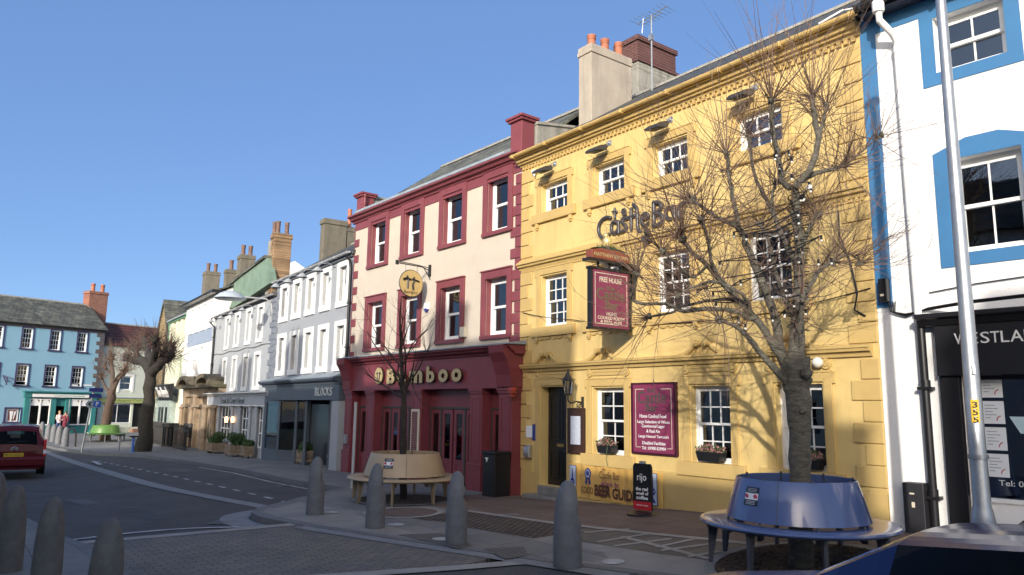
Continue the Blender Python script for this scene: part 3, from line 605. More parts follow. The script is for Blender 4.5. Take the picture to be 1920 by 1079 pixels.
# letters of the wall sign, traced stroke by stroke
def stroke_pts(pts, off, k): return [(off[0]+x/k, off[1]+y/k) for x, y in pts]
sg_ = wallthing('raised_lettering', 'large grey rounded letters spelling the bar name high on the yellow wall', 'sign', FY, 2.6, 0, 5.4)
STR = {'C': [[(370, 410), (300, 398), (220, 430), (155, 510), (125, 620), (135, 730), (190, 810), (260, 818), (340, 745)]],
 'a': [[(520, 520), (480, 482), (420, 492), (385, 560), (385, 660), (420, 722), (470, 720), (510, 650)], [(525, 490), (527, 720)]],
 's': [[(690, 430), (630, 420), (592, 462), (610, 520), (670, 560), (692, 610), (650, 670), (580, 690)]],
 't': [[(780, 240), (780, 645)], [(700, 420), (850, 372)]], 'l': [[(820, 150), (880, 185), (900, 280), (905, 500), (912, 620), (940, 690), (975, 692)]],
 'e': [[(995, 450), (1120, 408), (1132, 365), (1062, 315), (1002, 368), (982, 460), (1010, 550), (1070, 575), (1110, 530)]],
 'B': [[(1230, 110), (1232, 575)], [(1230, 112), (1350, 100), (1392, 160), (1370, 240), (1250, 330)], [(1250, 330), (1360, 330), (1420, 400), (1402, 490), (1330, 560), (1232, 580)]],
 'A': [[(1620, 205), (1540, 200), (1480, 250), (1470, 350), (1510, 430), (1565, 430)], [(1640, 190), (1650, 430)]],
 'r': [[(1735, 410), (1725, 215), (1760, 150), (1840, 100)]], 'i': [[(450, 230), (452, 420)], [(415, 295), (490, 292)]], 'o': [[(605, 300), (670, 285), (650, 240), (610, 250), (600, 310), (640, 360), (668, 340)]]}
LET = mat('grey rounded letters', (.045, .047, .056), .35, .08, 9, .05, 60)
for kx, strokes in STR.items():
    b = MB()
    for st in strokes:
        P = [Vector(FY.px(*q, .045)) for q in stroke_pts(st, (1110, 370), 10.667)]; P = smoothp([p[:] for p in P]) if len(P) > 2 else [p[:] for p in P]
        r = .038 if kx not in 'io' else .027
        if kx == 'B': r = .043
        b.tube([(x, -.04, z) for x, z in P], r, 10)
        for e_ in (P[0], P[-1]): b.blob((e_[0], -.04, e_[1]), r*.98, 8)
    sg_.part('letter', b, LET, smooth=True)
# floodlights
FLM = mat('floodlight housing', (.035, .036, .042), .5, .1, 8, .1, 60); FLG = mat('floodlight lens', (.07, .08, .065), .1, .05, 8, 0)
fl_lab = ['above the leftmost top window of the yellow bar', 'above the second top window of the yellow bar', 'above the third top window of the yellow bar', 'above the top window behind the big tree']
f0 = None
for i, u in enumerate((1.05, 2.83, 4.5, 6.4)):
    lab = 'dark floodlight '+fl_lab[i]
    if f0 is None:
        f0 = wallthing('floodlight', lab, 'floodlight', FY, u, 0, 7.3, 'floodlights along the yellow cornice')
        b = MB(); b.prism([(-.58, 7.22), (-.58, 7.27), (-.44, 7.36), (-.20, 7.43), (-.15, 7.38), (-.2, 7.29)], 0, u-.14, u+.28); f0.part('housing', b, FLM, bev=.008)
        b = MB(); b.quad((u-.10, -.55, 7.218), (u+.24, -.55, 7.218), (u+.24, -.25, 7.276), (u-.10, -.25, 7.276)); f0.part('lens', b, FLG)
        f0.root.scale = (.82, .78, .9); b = MB(); b.tube([(u+.2, 0, 7.52), (u+.2, -.12, 7.50), (u+.18, -.24, 7.36)], .018, 6); b.box(u+.13, u+.27, -.02, 0, 7.45, 7.57); f0.part('bracket', b, STEEL)
    else:
        c = copy_thing(f0.root, FY.P(u, 0, 7.3), None, lab)
# small wall lights
sp = wallthing('security_camera', 'small white camera under the left end of the yellow cornice', 'camera', FY, .55, 0, 7.4)
b = MB(); b.box(.48, .6, -.1, 0, 7.42, 7.5); b.tube([(.54, -.05, 7.42), (.56, -.1, 7.34)], .025, 8); sp.part('body', b, WP)
bl = FY.px(1533, 680, .1); gl = wallthing('globe_light', 'round white globe light on yellow wall behind the trunk', 'light', FY, bl[0], 0, bl[1])
b = MB(); b.blob((bl[0], -.1, bl[1]), .085, 12); gl.part('globe', b, mat('opal globe', (.7, .68, .6), .3, .03, 5, 0), smooth=True); b = MB(); b.lathe([(.06, -.01), (.06, .02)], (bl[0], -.03, bl[1]), 12); gl.part('mount', b, WP)
sl = FY.px(1212, 440, .2); sp2 = wallthing('spotlight', 'small steel spotlight below the raised wall letters', 'spotlight', FY, sl[0], 0, sl[1])
b = MB(); b.tube([(sl[0], 0, sl[1]-.12), (sl[0], -.12, sl[1]-.1), (sl[0]-.02, -.2, sl[1])], .02, 6); b.blob((sl[0]+.02, -.2, sl[1]+.05), .07, 8); b.box(sl[0]-.12, sl[0]-.02, -.22, -.1, sl[1]-.12, sl[1]-.02); sp2.part('head', b, FLM, smooth=True)
# hanging sign
hs = wallthing('hanging_sign', 'framed burgundy pub sign hanging out from the yellow bar with gold crest on top', 'sign', FY, 3.66, 0, 4.75)
U = 3.66
b = MB(); b.box(U-.07, U+.07, -1.24, -.16, 3.42, 3.47); b.box(U-.07, U+.07, -1.24, -.16, 4.56, 4.61); b.box(U-.055, U+.055, -1.22, -1.17, 3.47, 4.56); b.box(U-.055, U+.055, -.22, -.17, 3.47, 4.56); b.box(U-.035, U+.035, -1.17, -.22, 3.47, 4.56)
fr_ = hs.part('frame', b, BLACKP, bev=.006)
b = MB(); b.box(U+.036, U+.05, -1.165, -.225, 3.475, 4.555); b.box(U-.05, U-.036, -1.165, -.225, 3.475, 4.555); pn = hs.part('sign_panel', b, BUR)
b = MB(); x = U+.051
for (a, c, d, e) in ((-1.12, -.27, 3.53, 3.545), (-1.12, -.27, 4.49, 4.505), (-1.12, -1.108, 3.545, 4.49), (-.282, -.27, 3.545, 4.49)): b.box(x, x+.004, a, c, d, e)
hs.part('border_line', b, PINKGR, pn)
GLT = mat('grey gold letter', (.14, .115, .07), .4, .1, 9, 0)
for s_, a, c, z0, z1, m_ in (('FREE HOUSE', -1.0, -.42, 4.33, 4.43, PINKGR), ('the', -.82, -.60, 4.18, 4.28, GLT), ('Castle', -1.08, -.34, 4.0, 4.22, GLT), ('Bar', -.86, -.50, 3.82, 3.99, GLT), ('HOME', -.82, -.55, 3.70, 3.765, PINKGR), ('COOKED FOODS', -1.05, -.34, 3.62, 3.685, PINKGR), ('& REAL ALES', -.98, -.42, 3.545+.01, 3.608, PINKGR)):
    text(hs, s_, a, c, z0, z1, U+.052, m_, .004, parent=pn, plane='x', bold=.015)
b = MB(); b.box(U-.1, U+.1, -1.3, -.05, 4.70, 4.76); b.box(U-.03, U+.03, -.1, 0, 4.1, 4.78); b.box(U-.09, U-.05, -.3, -.0, 4.45, 4.8)
for y in (-1.0, -.7, -.4): b.box(U-.02, U+.02, y, y+.03, 4.6, 4.71)
hs.part('bracket', b, BLACKP)
b = MB(); b.prism([(-1.22, 4.76), (-.22, 4.76), (-.22, 4.92), (-.45, 4.97), (-1.0, 4.97), (-1.22, 4.92)], 0, U-.09, U+.09); tbx = hs.part('name_board', b, mat('red gold board', (.22, .06, .035), .5, .1, 5, 0), bev=.01)
text(hs, 'MATTHEW BROWN', -1.17, -.27, 4.81, 4.88, U+.091, GOLD, .004, parent=tbx, plane='x', bold=.02)
b = MB(); b.prism([(-1.15, 4.97), (-.3, 4.97), (-.45, 5.0), (-.72, 5.03), (-1.0, 5.0)], 0, U-.08, U+.08); hs.part('crest_base', b, mat('dark green paint', (.02, .05, .035), .5, .1, 5, 0))
b = MB(); b.blob((U, -.75, 5.14), .09, 10, 1.35); b.blob((U, -.78, 5.26), .055, 8); b.tube([(U, -.70, 5.05), (U, -.60, 5.09), (U, -.50, 5.05), (U, -.42, 5.10)], .03, 6); b.tube([(U, -.82, 5.05), (U, -.92, 5.08), (U, -1.0, 5.03)], .026, 6); hs.part('gold_crest', b, mat('gilt', (.75, .62, .28), .3, .25, 20, .3, 30, metal=.5), smooth=True)
# wall board
wbd = wallthing('wall_sign_board', 'burgundy painted board listing food and ales between ground floor windows', 'sign', FY, 4.15, 0, 1.16)
b = MB(); b.w(3.62, 4.66, 0, .05, 1.16, 2.43); wbd.part('board', b, BUR, bev=.008)
b = MB(); b.w(4.66, 4.70, 0, .075, 1.13, 2.46); b.w(3.58, 3.62, 0, .06, 1.13, 2.46); b.w(3.62, 4.66, 0, .06, 2.43, 2.46); b.w(3.62, 4.66, 0, .06, 1.13, 1.16); wbd.part('frame', b, mat('dark wine frame', (.05, .008, .02), .4, .1, 5, 0))
b = MB()
for q in ((3.69, 3.92, 2.33, 2.342), (4.34, 4.59, 2.33, 2.342), (3.69, 3.702, 1.25, 2.33), (4.578, 4.59, 1.25, 2.33), (3.69, 3.82, 1.25, 1.262), (4.47, 4.59, 1.25, 1.262)): b.w(q[0], q[1], .05, .053, q[2], q[3])
wbd.part('border_line', b, PINKGR)
GLT2 = mat('dark green grey letter', (.075, .07, .06), .4, .1, 9, 0)
for s_, a, c, z0, z1, m_, bo in (('the', 4.0, 4.2, 2.27, 2.36, GLT2, .02), ('Castle', 3.76, 4.46, 2.07, 2.30, GLT2, .012), ('Bar', 3.95, 4.25, 1.92, 2.06, GLT2, .02), ('Home Cooked Food', 3.80, 4.46, 1.80, 1.87, WL, .012), ('Large Selection of Wines', 3.74, 4.54, 1.685, 1.76, WL, .012), ('Continental Lager', 3.85, 4.42, 1.605, 1.68, WL, .012), ('& Real Ale', 3.97, 4.30, 1.53, 1.59, WL, .012), ('Large Heated Terrace\'s', 3.77, 4.51, 1.42, 1.49, WL, .012), ('Disabled Facilities', 3.86, 4.43, 1.31, 1.37, WL, .012), ('Tel : 01900 829904', 3.85, 4.44, 1.215, 1.275, WL, .012)):
    text(wbd, s_, a, c, z0, z1, .051, m_, .004, bold=bo)
# menu case
mc = wallthing('menu_case', 'dark wooden menu case beside the black front door', 'menu case', FY, 1.97, 0, 1.05)
b = MB(); b.w(1.72, 2.24, 0, .06, 1.03, 1.97); mc.part('case', b, mat('dark stained wood', (.045, .02, .012), .5, .3, 8, .1, 40), bev=.008)
b = MB(); b.w(1.84, 2.14, .06, .068, 1.22, 1.80); mc.part('menu_sheets', b, mat('menu sheets', (.50, .54, .62), .5, .1, 22, 0))
# lantern
ln = wallthing('wall_lantern', 'black hexagonal coach lantern on a scrolled bracket above the menu case', 'lantern', FY, 1.95, 0, 2.05)
lx, ly = 1.74, -.38; u_, zt_ = FY.px(1065, 700, .38)
lx = u_
b = MB(); b.lathe([(.125, 2.52), (.10, 2.56), (.06, 2.62), (.05, 2.66), (.02, 2.70), (.02, 2.74), (.005, 2.76)], (lx, ly, 0), 6); b.lathe([(.075, 2.22), (.08, 2.24), (.06, 2.255)], (lx, ly, 0), 6)
for k in range(6): a = k*math.pi/3; b.tube([(lx+.068*math.cos(a), ly+.068*math.sin(a), 2.24), (lx+.118*math.cos(a), ly+.118*math.sin(a), 2.53)], .007, 4); b.blob((lx+.135*math.cos(a), ly+.135*math.sin(a), 2.55), .014, 5)
b.tube([(lx, ly, 2.23), (lx, ly, 2.12), (lx+.02, ly+.06, 2.06), (lx+.04, ly+.2, 2.10), (lx+.05, ly+.36, 2.08)], .016, 6); b.tube([(lx+.05, -.02, 1.98), (lx+.05, -.02, 2.2)], .03, 8)
q = [(lx+.05, -.12+.06*math.cos(t*.5), 2.03+.05*math.sin(t*.5)) for t in range(12)]; b.tube(q, .01, 5); ln.part('frame', b, IRON)
b = MB(); b.lathe([(.066, 2.245), (.114, 2.52)], (lx, ly, 0), 6, close=False); ln.part('glazing', b, glassmat('frosted lantern glass', refl=.15, trans=.8))
# dispensers and plaques by the door
for nm, lab, cat_, q, m_ in (('notice_plate', 'pale square notice on the quoins left of the black door', 'notice', (.30, .52, 1.30, 1.56), PAPER), ('beer_plaque', 'narrow dark plaque beside the pale square notice', 'plaque', (.53, .63, 1.24, 1.6), NAVY)):
    b = MB(); b.w(q[0], q[1], .03, .045, q[2], q[3]); single(nm, lab, cat_, b, m_, FY, q[0], 0, q[2])
ds = wallthing('ashtray_dispenser', 'shiny steel cigarette bin on the wall left of the black door', 'ash bin', FY, .4, 0, .85)
b = MB(); b.prism([(-.03, .86), (-.12, .86), (-.13, .95), (-.13, 1.08), (-.08, 1.13), (-.03, 1.14)], 0, .30, .50); ds.part('body', b, ALU, bev=.015, smooth=False)
# banner
bn = wallthing('banner', 'long yellow vinyl banner tied along the foot of the bar wall', 'banner', FY, 3.05, 0, .15)
n = 60; vs = []
for j in range(7):
    for i in range(n+1):
        u = 1.76+2.60*i/n; z = (.17+.005*math.sin(i*.6))+(.66)*j/6+.02*(1-2*i/n)*0; vs.append((u, -(.055+.012*math.sin(i*.45+j*.4)+.007*math.sin(i*1.3)), z))
b = MB(); b.add(vs, [(j*(n+1)+i, j*(n+1)+i+1, (j+1)*(n+1)+i+1, (j+1)*(n+1)+i) for j in range(6) for i in range(n)]); bn.part('sheet', b, BANN, smooth=True)
for u in (1.92, 4.13):
    b = MB(); b.w(u-.105, u+.105, .076, .080, .22, .80); e_ = bn.part('emblem_panel', b, NAVY)
    b = MB(); b.w(u-.095, u+.095, .080, .083, .23, .79); bn.part('emblem_ground', b, mat('pale emblem blue', (.45, .52, .62), .5, .03, 5, 0), e_)
    b = MB(); b.prism([(u-.075, .27), (u+.075, .27), (u+.045, .32), (u+.014, .36), (u+.014, .40), (u+.05, .42), (u+.075, .47), (u+.05, .52), (u+.02, .54), (u+.014, .66), (u, .76), (u-.014, .66), (u-.02, .54), (u-.05, .52), (u-.075, .47), (u-.05, .42), (u-.014, .40), (u-.014, .36), (u-.045, .32)], 1, -.087, -.083); bn.part('emblem', b, NAVY, e_)
    text(bn, 'JENNINGS', u-.06, u+.06, .455, .485, .0875, mat('pale emblem blue', (.45, .52, .62)), .002, parent=e_)
b = MB(); c_ = (2.38, .66)
q = [(c_[0]+(.085+.008*(t % 2))*math.cos(t*math.pi/16), c_[1]+(.105+.008*(t % 2))*math.sin(t*math.pi/16)) for t in range(32)]; b.prism(q, 1, -.083, -.076)
b.prism([(2.32, .58), (2.36, .57), (2.355, .44), (2.33, .47), (2.30, .45)], 1, -.083, -.076); b.prism([(2.40, .57), (2.44, .58), (2.47, .45), (2.44, .47), (2.41, .44)], 1, -.083, -.076); rs_ = bn.part('rosette', b, NAVY)
q = [(c_[0]+.062*math.cos(t*math.pi/12), c_[1]+.08*math.sin(t*math.pi/12)) for t in range(24)]; b = MB(); b.prism(q, 1, -.085, -.083); bn.part('rosette_centre', b, mat('pale emblem blue', (.45, .52, .62)), rs_)
b = MB(); b.prism([(c_[0]+.045*math.cos(t*math.pi/8), c_[1]+.01+.055*math.sin(t*math.pi/8)) for t in range(16)], 1, -.087, -.085); bn.part('rosette_mark', b, NAVY, rs_)
BRN = mat('brown letter', (.10, .04, .03), .5, .05, 5, 0); PUR = mat('purple letter', (.30, .06, .20), .5, .05, 5, 0); BRN2 = mat('tan letter', (.25, .13, .06), .5, .05, 5, 0)
for s_, a, c, z0, z1, m_, bo in (('the', 2.80, 2.90, .76, .80, BRN2, 0), ('Castle Bar', 2.72, 3.28, .60, .74, BRN2, -.005), ("we're in the", 2.76, 3.25, .45, .57, PUR, 0), ('GOOD', 2.18, 2.53, .27, .40, BRN, .0), ('BEER', 2.58, 3.03, .25, .47, BRN, .04), ('GUIDE', 3.08, 3.72, .23, .44, BRN, .03)):
    text(bn, s_, a, c, z0, z1, .08, m_, .003, bold=bo)
# coffee sign on round foot
cp = gp(1206, 966); ct = Th('pavement_sign', 'black and red free standing coffee sign on a round base by the banner', 'sign', Fr(cp.x, cp.y, 8), 0, 0, cp.z)
zb = cp.z; b = MB(); b.lathe([(.27, .0), (.27, .02), (.2, .05), (.08, .07)], (0, 0, zb), 24); ct.part('foot', b, BLACKP)
b = MB(); pr_ = [(-.19, zb+.08), (.19, zb+.08), (.19, zb+.80), (.16, zb+.85), (-.16, zb+.85), (-.19, zb+.80)]; b.prism(pr_, 1, -.02, .02); bd = ct.part('panel', b, BLACKP, bev=.004)
b = MB(); b.w(-.185, .185, .021, .024, zb+.085, zb+.22); ct.part('red_strip', b, RED, bd)
b = MB(); b.box(-.06, .06, -.015, .015, zb+.85, zb+.89); ct.part('handle', b, STEEL, bd)
for s_, a, c, z0, z1, bo in (('rijo', -.10, .09, .53, .68, .01), ('the real', -.13, .12, .40, .46, .03), ('smell of', -.12, .13, .33, .385, .03), ('coffee', -.12, .12, .255, .315, .035), ('SERVED HERE', -.12, .12, .15, .17, .01)): text(ct, s_, a, c, zb+z0, zb+z1, .025, WL, .002, bold=bo, parent=bd)
# window boxes
rnd = random.Random(11)
for i, (a, lab) in enumerate(((2.87, 'black planter of heather on the sill beside the menu case'), (5.42, 'black planter of heather on the sill right of the burgundy board'), (7.27, 'black planter of heather on the sill behind the tree trunk'))):
    wd = .22 if i != 1 else .27
    pt = wallthing('window_box', lab, 'planter', FY, a, 0, 1.06, 'planters on the bar window sills')
    b = MB(); b.prism([(a-wd*.8, 1.09), (a+wd*.8, 1.09), (a+wd, 1.25), (a-wd, 1.25)], 1, -.10, .08); pt.part('trough', b, BLACKP)
    b = MB(); c = MB()
    for k in range(420):
        x = a+rnd.uniform(-wd, wd); y = rnd.uniform(-.13, .08); z = 1.24+rnd.random()**1.3*.14*(1.2-abs(x-a)/wd*.6); s_ = rnd.uniform(.008, .02); an = rnd.uniform(0, 3.1)
        (b if rnd.random() < .5 else c).quad((x-s_*math.cos(an), y-s_*math.sin(an), z-s_), (x+s_*math.cos(an), y+s_*math.sin(an), z-s_*.5), (x+s_*.5, y, z+s_), (x-s_*.6, y, z+s_*.6))
    pt.part('leaves', b, LEAF); pt.part('blossom', c, HEATH)
    if i == 0:
        b = MB(); b.tube([(a+.12, -.12, 1.22), (a+.14, -.16, 1.1), (a+.11, -.15, .98), (a+.14, -.13, .85)], .006, 4); pt.part('trailing_stem', b, LEAF)

# ================================================================ maroon and cream restaurant building
FB = Fr(-22.49, 10.45, 2)
mb_ = Th('restaurant_building', 'cream upper floors with maroon quoins over a dark red timber shopfront', 'building', FB, 0, 0, 0)
C4 = [(1.12, 2.06), (3.14, 4.05), (5.19, 6.13), (7.22, 8.08)]
mh = [(a, b, 6.31, 7.71) for a, b in C4]+[(a, b, 3.70, 5.11) for a, b in C4]+[(.55, 8.35, -.5, 2.42)]
shell(mb_, 8.57, -.6, 7.95, 8, CREAM, mh, gable=10.6, rec=.2)
for z0, z1, cu in ((6.31, 7.71, [None, None, 'half', None]), (3.70, 5.11, ['half', 'full', 'half', 'sides'])):
    for (a, b), c in zip(C4, cu): sash(mb_, a, b, z0, z1, .14, 1, 1, 1, fw=.07, curtain=c)
for a, b in C4:
    for z0, z1 in ((6.31, 7.71), (3.70, 5.11)):
        s_ = MB(); bw = .17; pr = .06; top = z1+bw+.02
        s_.w(a-bw, a, 0, pr, z0, top); s_.w(b, b+bw, 0, pr, z0, top); s_.w(a, b, 0, pr, z1, top); s_.w(a-bw-.02, b+bw+.02, 0, pr+.03, top-.001, top+.035)
        s_.w(a-bw-.01, b+bw+.01, 0, pr+.02, z0-.10, z0-.001); s_.box(a-.0, a+.012, 0, .14, z0, z1); s_.box(b-.012, b, 0, .14, z0, z1); s_.box(a+.012, b-.012, 0, .14, z1-.012, z1)
        mb_.part('window_surround', s_, MAR, bev=.008)
quoins(mb_, 0, 1, 3.4, 7.6, MAR, h=.262, long=.30, short=.02, proud=.03)
quoins(mb_, 8.57, -1, 3.4, 7.6, MAR, h=.262, long=.40, short=.22, proud=.03)
quoins(mb_, 8.57, -1, -.1, 3.3, MAR, h=.262, long=.16, short=.12, proud=.03)
b = MB(); b.w(0, 8.57, 0, .025, 7.62, 7.9); course(b, [(0, 7.86), (.06, 7.87), (.08, 7.93), (.16, 7.95), (.20, 8.02), (.28, 8.04), (.28, 8.09), (0, 8.11)], -.12, 8.62); mb_.part('cornice', b, MAR, bev=.006)
b = MB(); b.prism([(-.28, 8.10), (-.25, 8.19), (-.05, 8.30), (.3, 8.38), (.3, 8.10)], 0, .35, 8.15); mb_.part('lead_gutter', b, LEAD, bev=.01)
roof(mb_, .3, 8.5, 8.2, 9.95, .1, 2.3, 6.6, SLATEB, hipL=1.3)
for u0, u1, lab in ((.0, .52, None), (8.08, 8.62, None)):
    b = MB(); z0, z1 = (8.05, 8.72) if u0 < 1 else (8.05, 8.93)
    b.w(u0+.06, u1-.04, -.36, .04, z0, z1); b.w(u0-.0, u1+.02, -.42, .10, z1, z1+.06); b.w(u0-.04, u1+.06, -.46, .14, z1+.06, z1+.13); b.w(u0+.02, u1, -.38, .07, z0, z0+.12)
    if u0 < 1: b.lathe([(.05, 0), (.05, .05), (.03, .07), (.055, .2), (.03, .36), (.045, .4), (.05, .46)], (u1+.06, -.02, 8.3), 10)
    mb_.part('parapet_pier', b, MAR, bev=.01)
b = MB(); b.prism([(.38, 8.05), (1.2, 8.3), (1.25, 8.80), (.38, 8.72)], 0, .08, .42); b.prism([(.36, 8.72), (1.28, 8.80), (1.28, 8.86), (.36, 8.79)], 0, .03, .47); mb_.part('party_wall', b, STONEG)
b = MB(); b.prism([(.38, 8.0), (2.2, 9.3), (1.6, 9.1), (.38, 8.90)], 0, 8.2, 8.66); b.prism([(.36, 8.88), (1.65, 9.1), (1.65, 9.16), (.36, 8.95)], 0, 8.15, 8.7); mb_.part('party_wall', b, STONEG)
pipe(mb_, [(-.12, -.25, 6.8), (-.08, -.12, 6.65), (-.06, -.09, 6.4), (-.06, -.09, 3.3)], .045, BLACKP)
pipe(mb_, [(-.1, -.09, 3.2), (-.1, -.09, -.2)], .045, BLACKP)
# shopfront
b = MB(); F_ = .34
b.w(.42, 8.70, .0, .30, 2.40, 3.18); course(b, [(0, 3.18), (.34, 3.18), (.36, 3.24), (.44, 3.26), (.5, 3.32), (.56, 3.34), (.56, 3.38), (0, 3.40)], .30, 8.80)
k = .95
while k < 8.2: b.w(k, k+.035, .44, .48, 3.275, 3.305); k += .08
b.w(.6, 8.4, .30, .325, 2.40, 2.45)
sf = mb_.part('shopfront_fascia', b, MARS, bev=.006)
b = MB(); b.prism([(0, 3.40), (-.60, 3.385), (-.60, 3.41), (0, 3.50)], 0, .22, 8.84); mb_.part('lead_flashing', b, LEAD)
for u0, u1 in ((.36, .86), (8.16, 8.72)):
    b = MB(); b.prism([(0, 2.42), (-.36, 2.42), (-.40, 2.7), (-.50, 3.0), (-.62, 3.2), (-.64, 3.37), (0, 3.37)], 0, u0, u1); mb_.part('console_bracket', b, MARS, bev=.008)
for u0, u1 in ((.42, .86), (1.78, 2.28), (4.33, 4.85), (7.03, 7.53), (8.18, 8.66)):
    b = MB()
    b.w(u0, u1, -.02, .30, -.4, 2.40); b.w(u0-.03, u1+.03, -.02, .335, -.4, .62); b.w(u0-.02, u1+.02, 0, .33, 2.28, 2.34); b.w(u0-.04, u1+.04, 0, .35, 2.34, 2.40)
    for q0, q1 in ((.75, 2.2),):
        b.w(u0+.07, u1-.07, .30, .312, q0, q0+.03); b.w(u0+.07, u1-.07, .30, .312, q1-.03, q1); b.w(u0+.07, u0+.1, .30, .312, q0+.03, q1-.03); b.w(u1-.1, u1-.07, .30, .312, q0+.03, q1-.03)
    mb_.part('pilaster', b, MARS, bev=.006)
FRD = mat('dark green frame', (.05, .055, .045), .5, .1, 5, .03)
def bay(th, u0, u1, leaves, zb_, y=-.02, ztop=1.95, head=2.40, name='doors'):
    b = MB(); b.box(u0, u1, y, y+.05, ztop, head); th.part('overdoor_panel', b, MARS)
    b = MB(); b.box(u0, u1, y-.02, y+.06, ztop-.05, ztop); us = [u0+(u1-u0)*i/leaves for i in range(leaves+1)]
    for i in (0, leaves): b.box(us[i]-.02 if i else us[i], us[i]+.04 if i == 0 else us[i]+.0, y-.02, y+.06, zb_, ztop-.05)
    if leaves > 2:
        for i in (1, leaves-1): b.box(us[i]-.03, us[i]+.03, y-.02, y+.06, zb_, ztop-.05)
    th.part('door_frame', b, FRD)
    for i in range(leaves):
        a, c = us[i]+.035, us[i+1]-.035; st = .1; b = MB(); y0 = y
        b.box(a, a+st, y0, y0+.045, zb_+.02, ztop-.06); b.box(c-st, c, y0, y0+.045, zb_+.02, ztop-.06); b.box(a+st, c-st, y0, y0+.045, ztop-.17, ztop-.06); b.box(a+st, c-st, y0, y0+.045, zb_+.02, zb_+.18); b.box(a+st, c-st, y0, y0+.045, zb_+.52, zb_+.64)
        b.box(a+st, c-st, y0+.02, y0+.035, zb_+.18, zb_+.52)
        d = th.part('door', b, MARS); b = MB(); b.box(a+st, c-st, y0+.018, y0+.024, zb_+.64, ztop-.17); th.part('pane', b, GLASS, d)
bay(mb_, .90, 1.76, 1, -.08); bay(mb_, 2.30, 4.31, 4, -.05); bay(mb_, 4.87, 7.01, 4, 0.0); bay(mb_, 7.55, 8.14, 1, .04)
BMB = [('B', 3.08, 3.53), ('a', 3.64, 4.13), ('m', 4.30, 4.98), ('b', 5.16, 5.56), ('o', 5.73, 6.17), ('o', 6.32, 6.77)]
nb = Th('fascia_lettering', 'row of gold block letters and an oval on the dark red fascia', 'sign', FB, 4.5, 0, 2.5)
for ch, a, c in BMB:
    z1 = 3.0 if ch in 'Bb' else 2.91
    o = text(nb, ch, a, c, 2.57, z1, .335, mat('letter edge', (.035, .02, .015), .5, .1, 5, 0), .05, bold=.05, name='letter')
    text(nb, ch, a+.01, c-.01, 2.575, z1-.005, .386, GOLD, .004, bold=.042, name='letter_face', parent=o)
def oval(th, cx_, cz_, rx, rz, w0, w1, m, name, parent=None):
    b = MB(); b.prism([(cx_+rx*math.cos(t*math.pi/14), cz_+rz*math.sin(t*math.pi/14)) for t in range(28)], 1, -w1, -w0); return th.part(name, b, m, parent)
ov = oval(nb, 2.62, 2.82, .245, .25, .33, .385, mat('letter edge', (.035, .02, .015)), 'oval_badge'); oval(nb, 2.62, 2.82, .23, .235, .385, .39, GOLD, 'badge_face', ov)
b = MB()
for s_ in ([(2.49, 2.87), (2.60, 2.89)], [(2.555, 2.93), (2.57, 2.72)], [(2.64, 2.89), (2.76, 2.87)], [(2.70, 2.93), (2.67, 2.70)]): b.tube([(x, -.392, z) for x, z in s_], .016, 5)
nb.part('badge_mark', b, BLACKP, ov)
rs = wallthing('round_hanging_sign', 'round tan hanging sign on an iron bracket over the cream wall', 'sign', FB, 4.62, 0, 5.6)
U = 4.62; cz = FB.px(786, 530, .55)[1]; cw = .62
b = MB(); b.prism([(-cw+.36*math.cos(t*math.pi/18), cz+.36*math.sin(t*math.pi/18)) for t in range(36)], 0, U-.02, U+.02); dsc = rs.part('disc', b, mat('tan sign disc', (.50, .36, .15), .5, .06, 3, 0))
b = MB(); b.tube([(U, -cw+.365*math.cos(t*math.pi/18), cz+.365*math.sin(t*math.pi/18)) for t in range(37)], .016, 5); rs.part('rim', b, BLACKP, dsc)
b = MB()
for s_, r in (([(-.26, .08), (-.17, .12), (-.02, .10)], .035), ([(-.14, .20), (-.11, .10), (-.12, -.15)], .03), ([(.02, .12), (.12, .10), (.24, .07)], .03), ([(.07, .18), (.09, .08), (.04, -.03), (.07, -.17)], .03)): b.tube([(U+.02, -cw+x, cz+z) for x, z in s_], r, 5)
rs.part('painted_mark', b, BLACKP, dsc)
text(rs, 'Bamboo', -cw-.22, -cw+.2, cz-.28, cz-.20, U+.021, BLACKP, .003, plane='x', parent=dsc)
b = MB(); zz = cz+.47; b.tube([(U, 0, zz-.05), (U, -.3, zz+.03), (U, -1.05, zz+.05)], .016, 6); b.tube([(U, 0, zz+.03), (U, -.5, zz+.07), (U, -1.1, zz+.09)], .012, 6); b.tube([(U, -.0, zz-.3), (U, -.22, zz+.0)], .012, 5); b.box(U-.03, U+.03, -.06, 0, zz-.2, zz+.12); b.box(U-.02, U+.02, -1.12, -1.04, zz+.0, zz+.12)
for y in (-.44, -.8): b.tube([(U, y, zz+.05), (U, y, cz+.33)], .007, 4)
rs.part('bracket', b, IRON)
ax = FB.px(799, 577, .05); al = wallthing('alarm_box', 'white and blue shield shaped alarm box on the cream wall', 'alarm box', FB, ax[0], 0, ax[1])
b = MB(); b.prism([(ax[0]-.09, ax[1]+.13), (ax[0]+.09, ax[1]+.13), (ax[0]+.09, ax[1]-.05), (ax[0], ax[1]-.1), (ax[0]-.09, ax[1]-.04)], 1, -.07, 0); al.part('case', b, WP); b = MB(); b.prism([(ax[0]-.09, ax[1]-.04), (ax[0], ax[1]-.02), (ax[0]+.09, ax[1]-.05), (ax[0], ax[1]-.14)], 1, -.075, 0); al.part('blue_base', b, NAVY)
ax = FB.px(869, 623, .05); b = MB(); b.w(ax[0]-.11, ax[0]+.09, 0, .1, ax[1]-.13, ax[1]+.13); single('junction_box', 'cream junction box on the wall below the third window', 'electrical box', b, PINKGR, FB, ax[0], 0, ax[1], bev=.01)
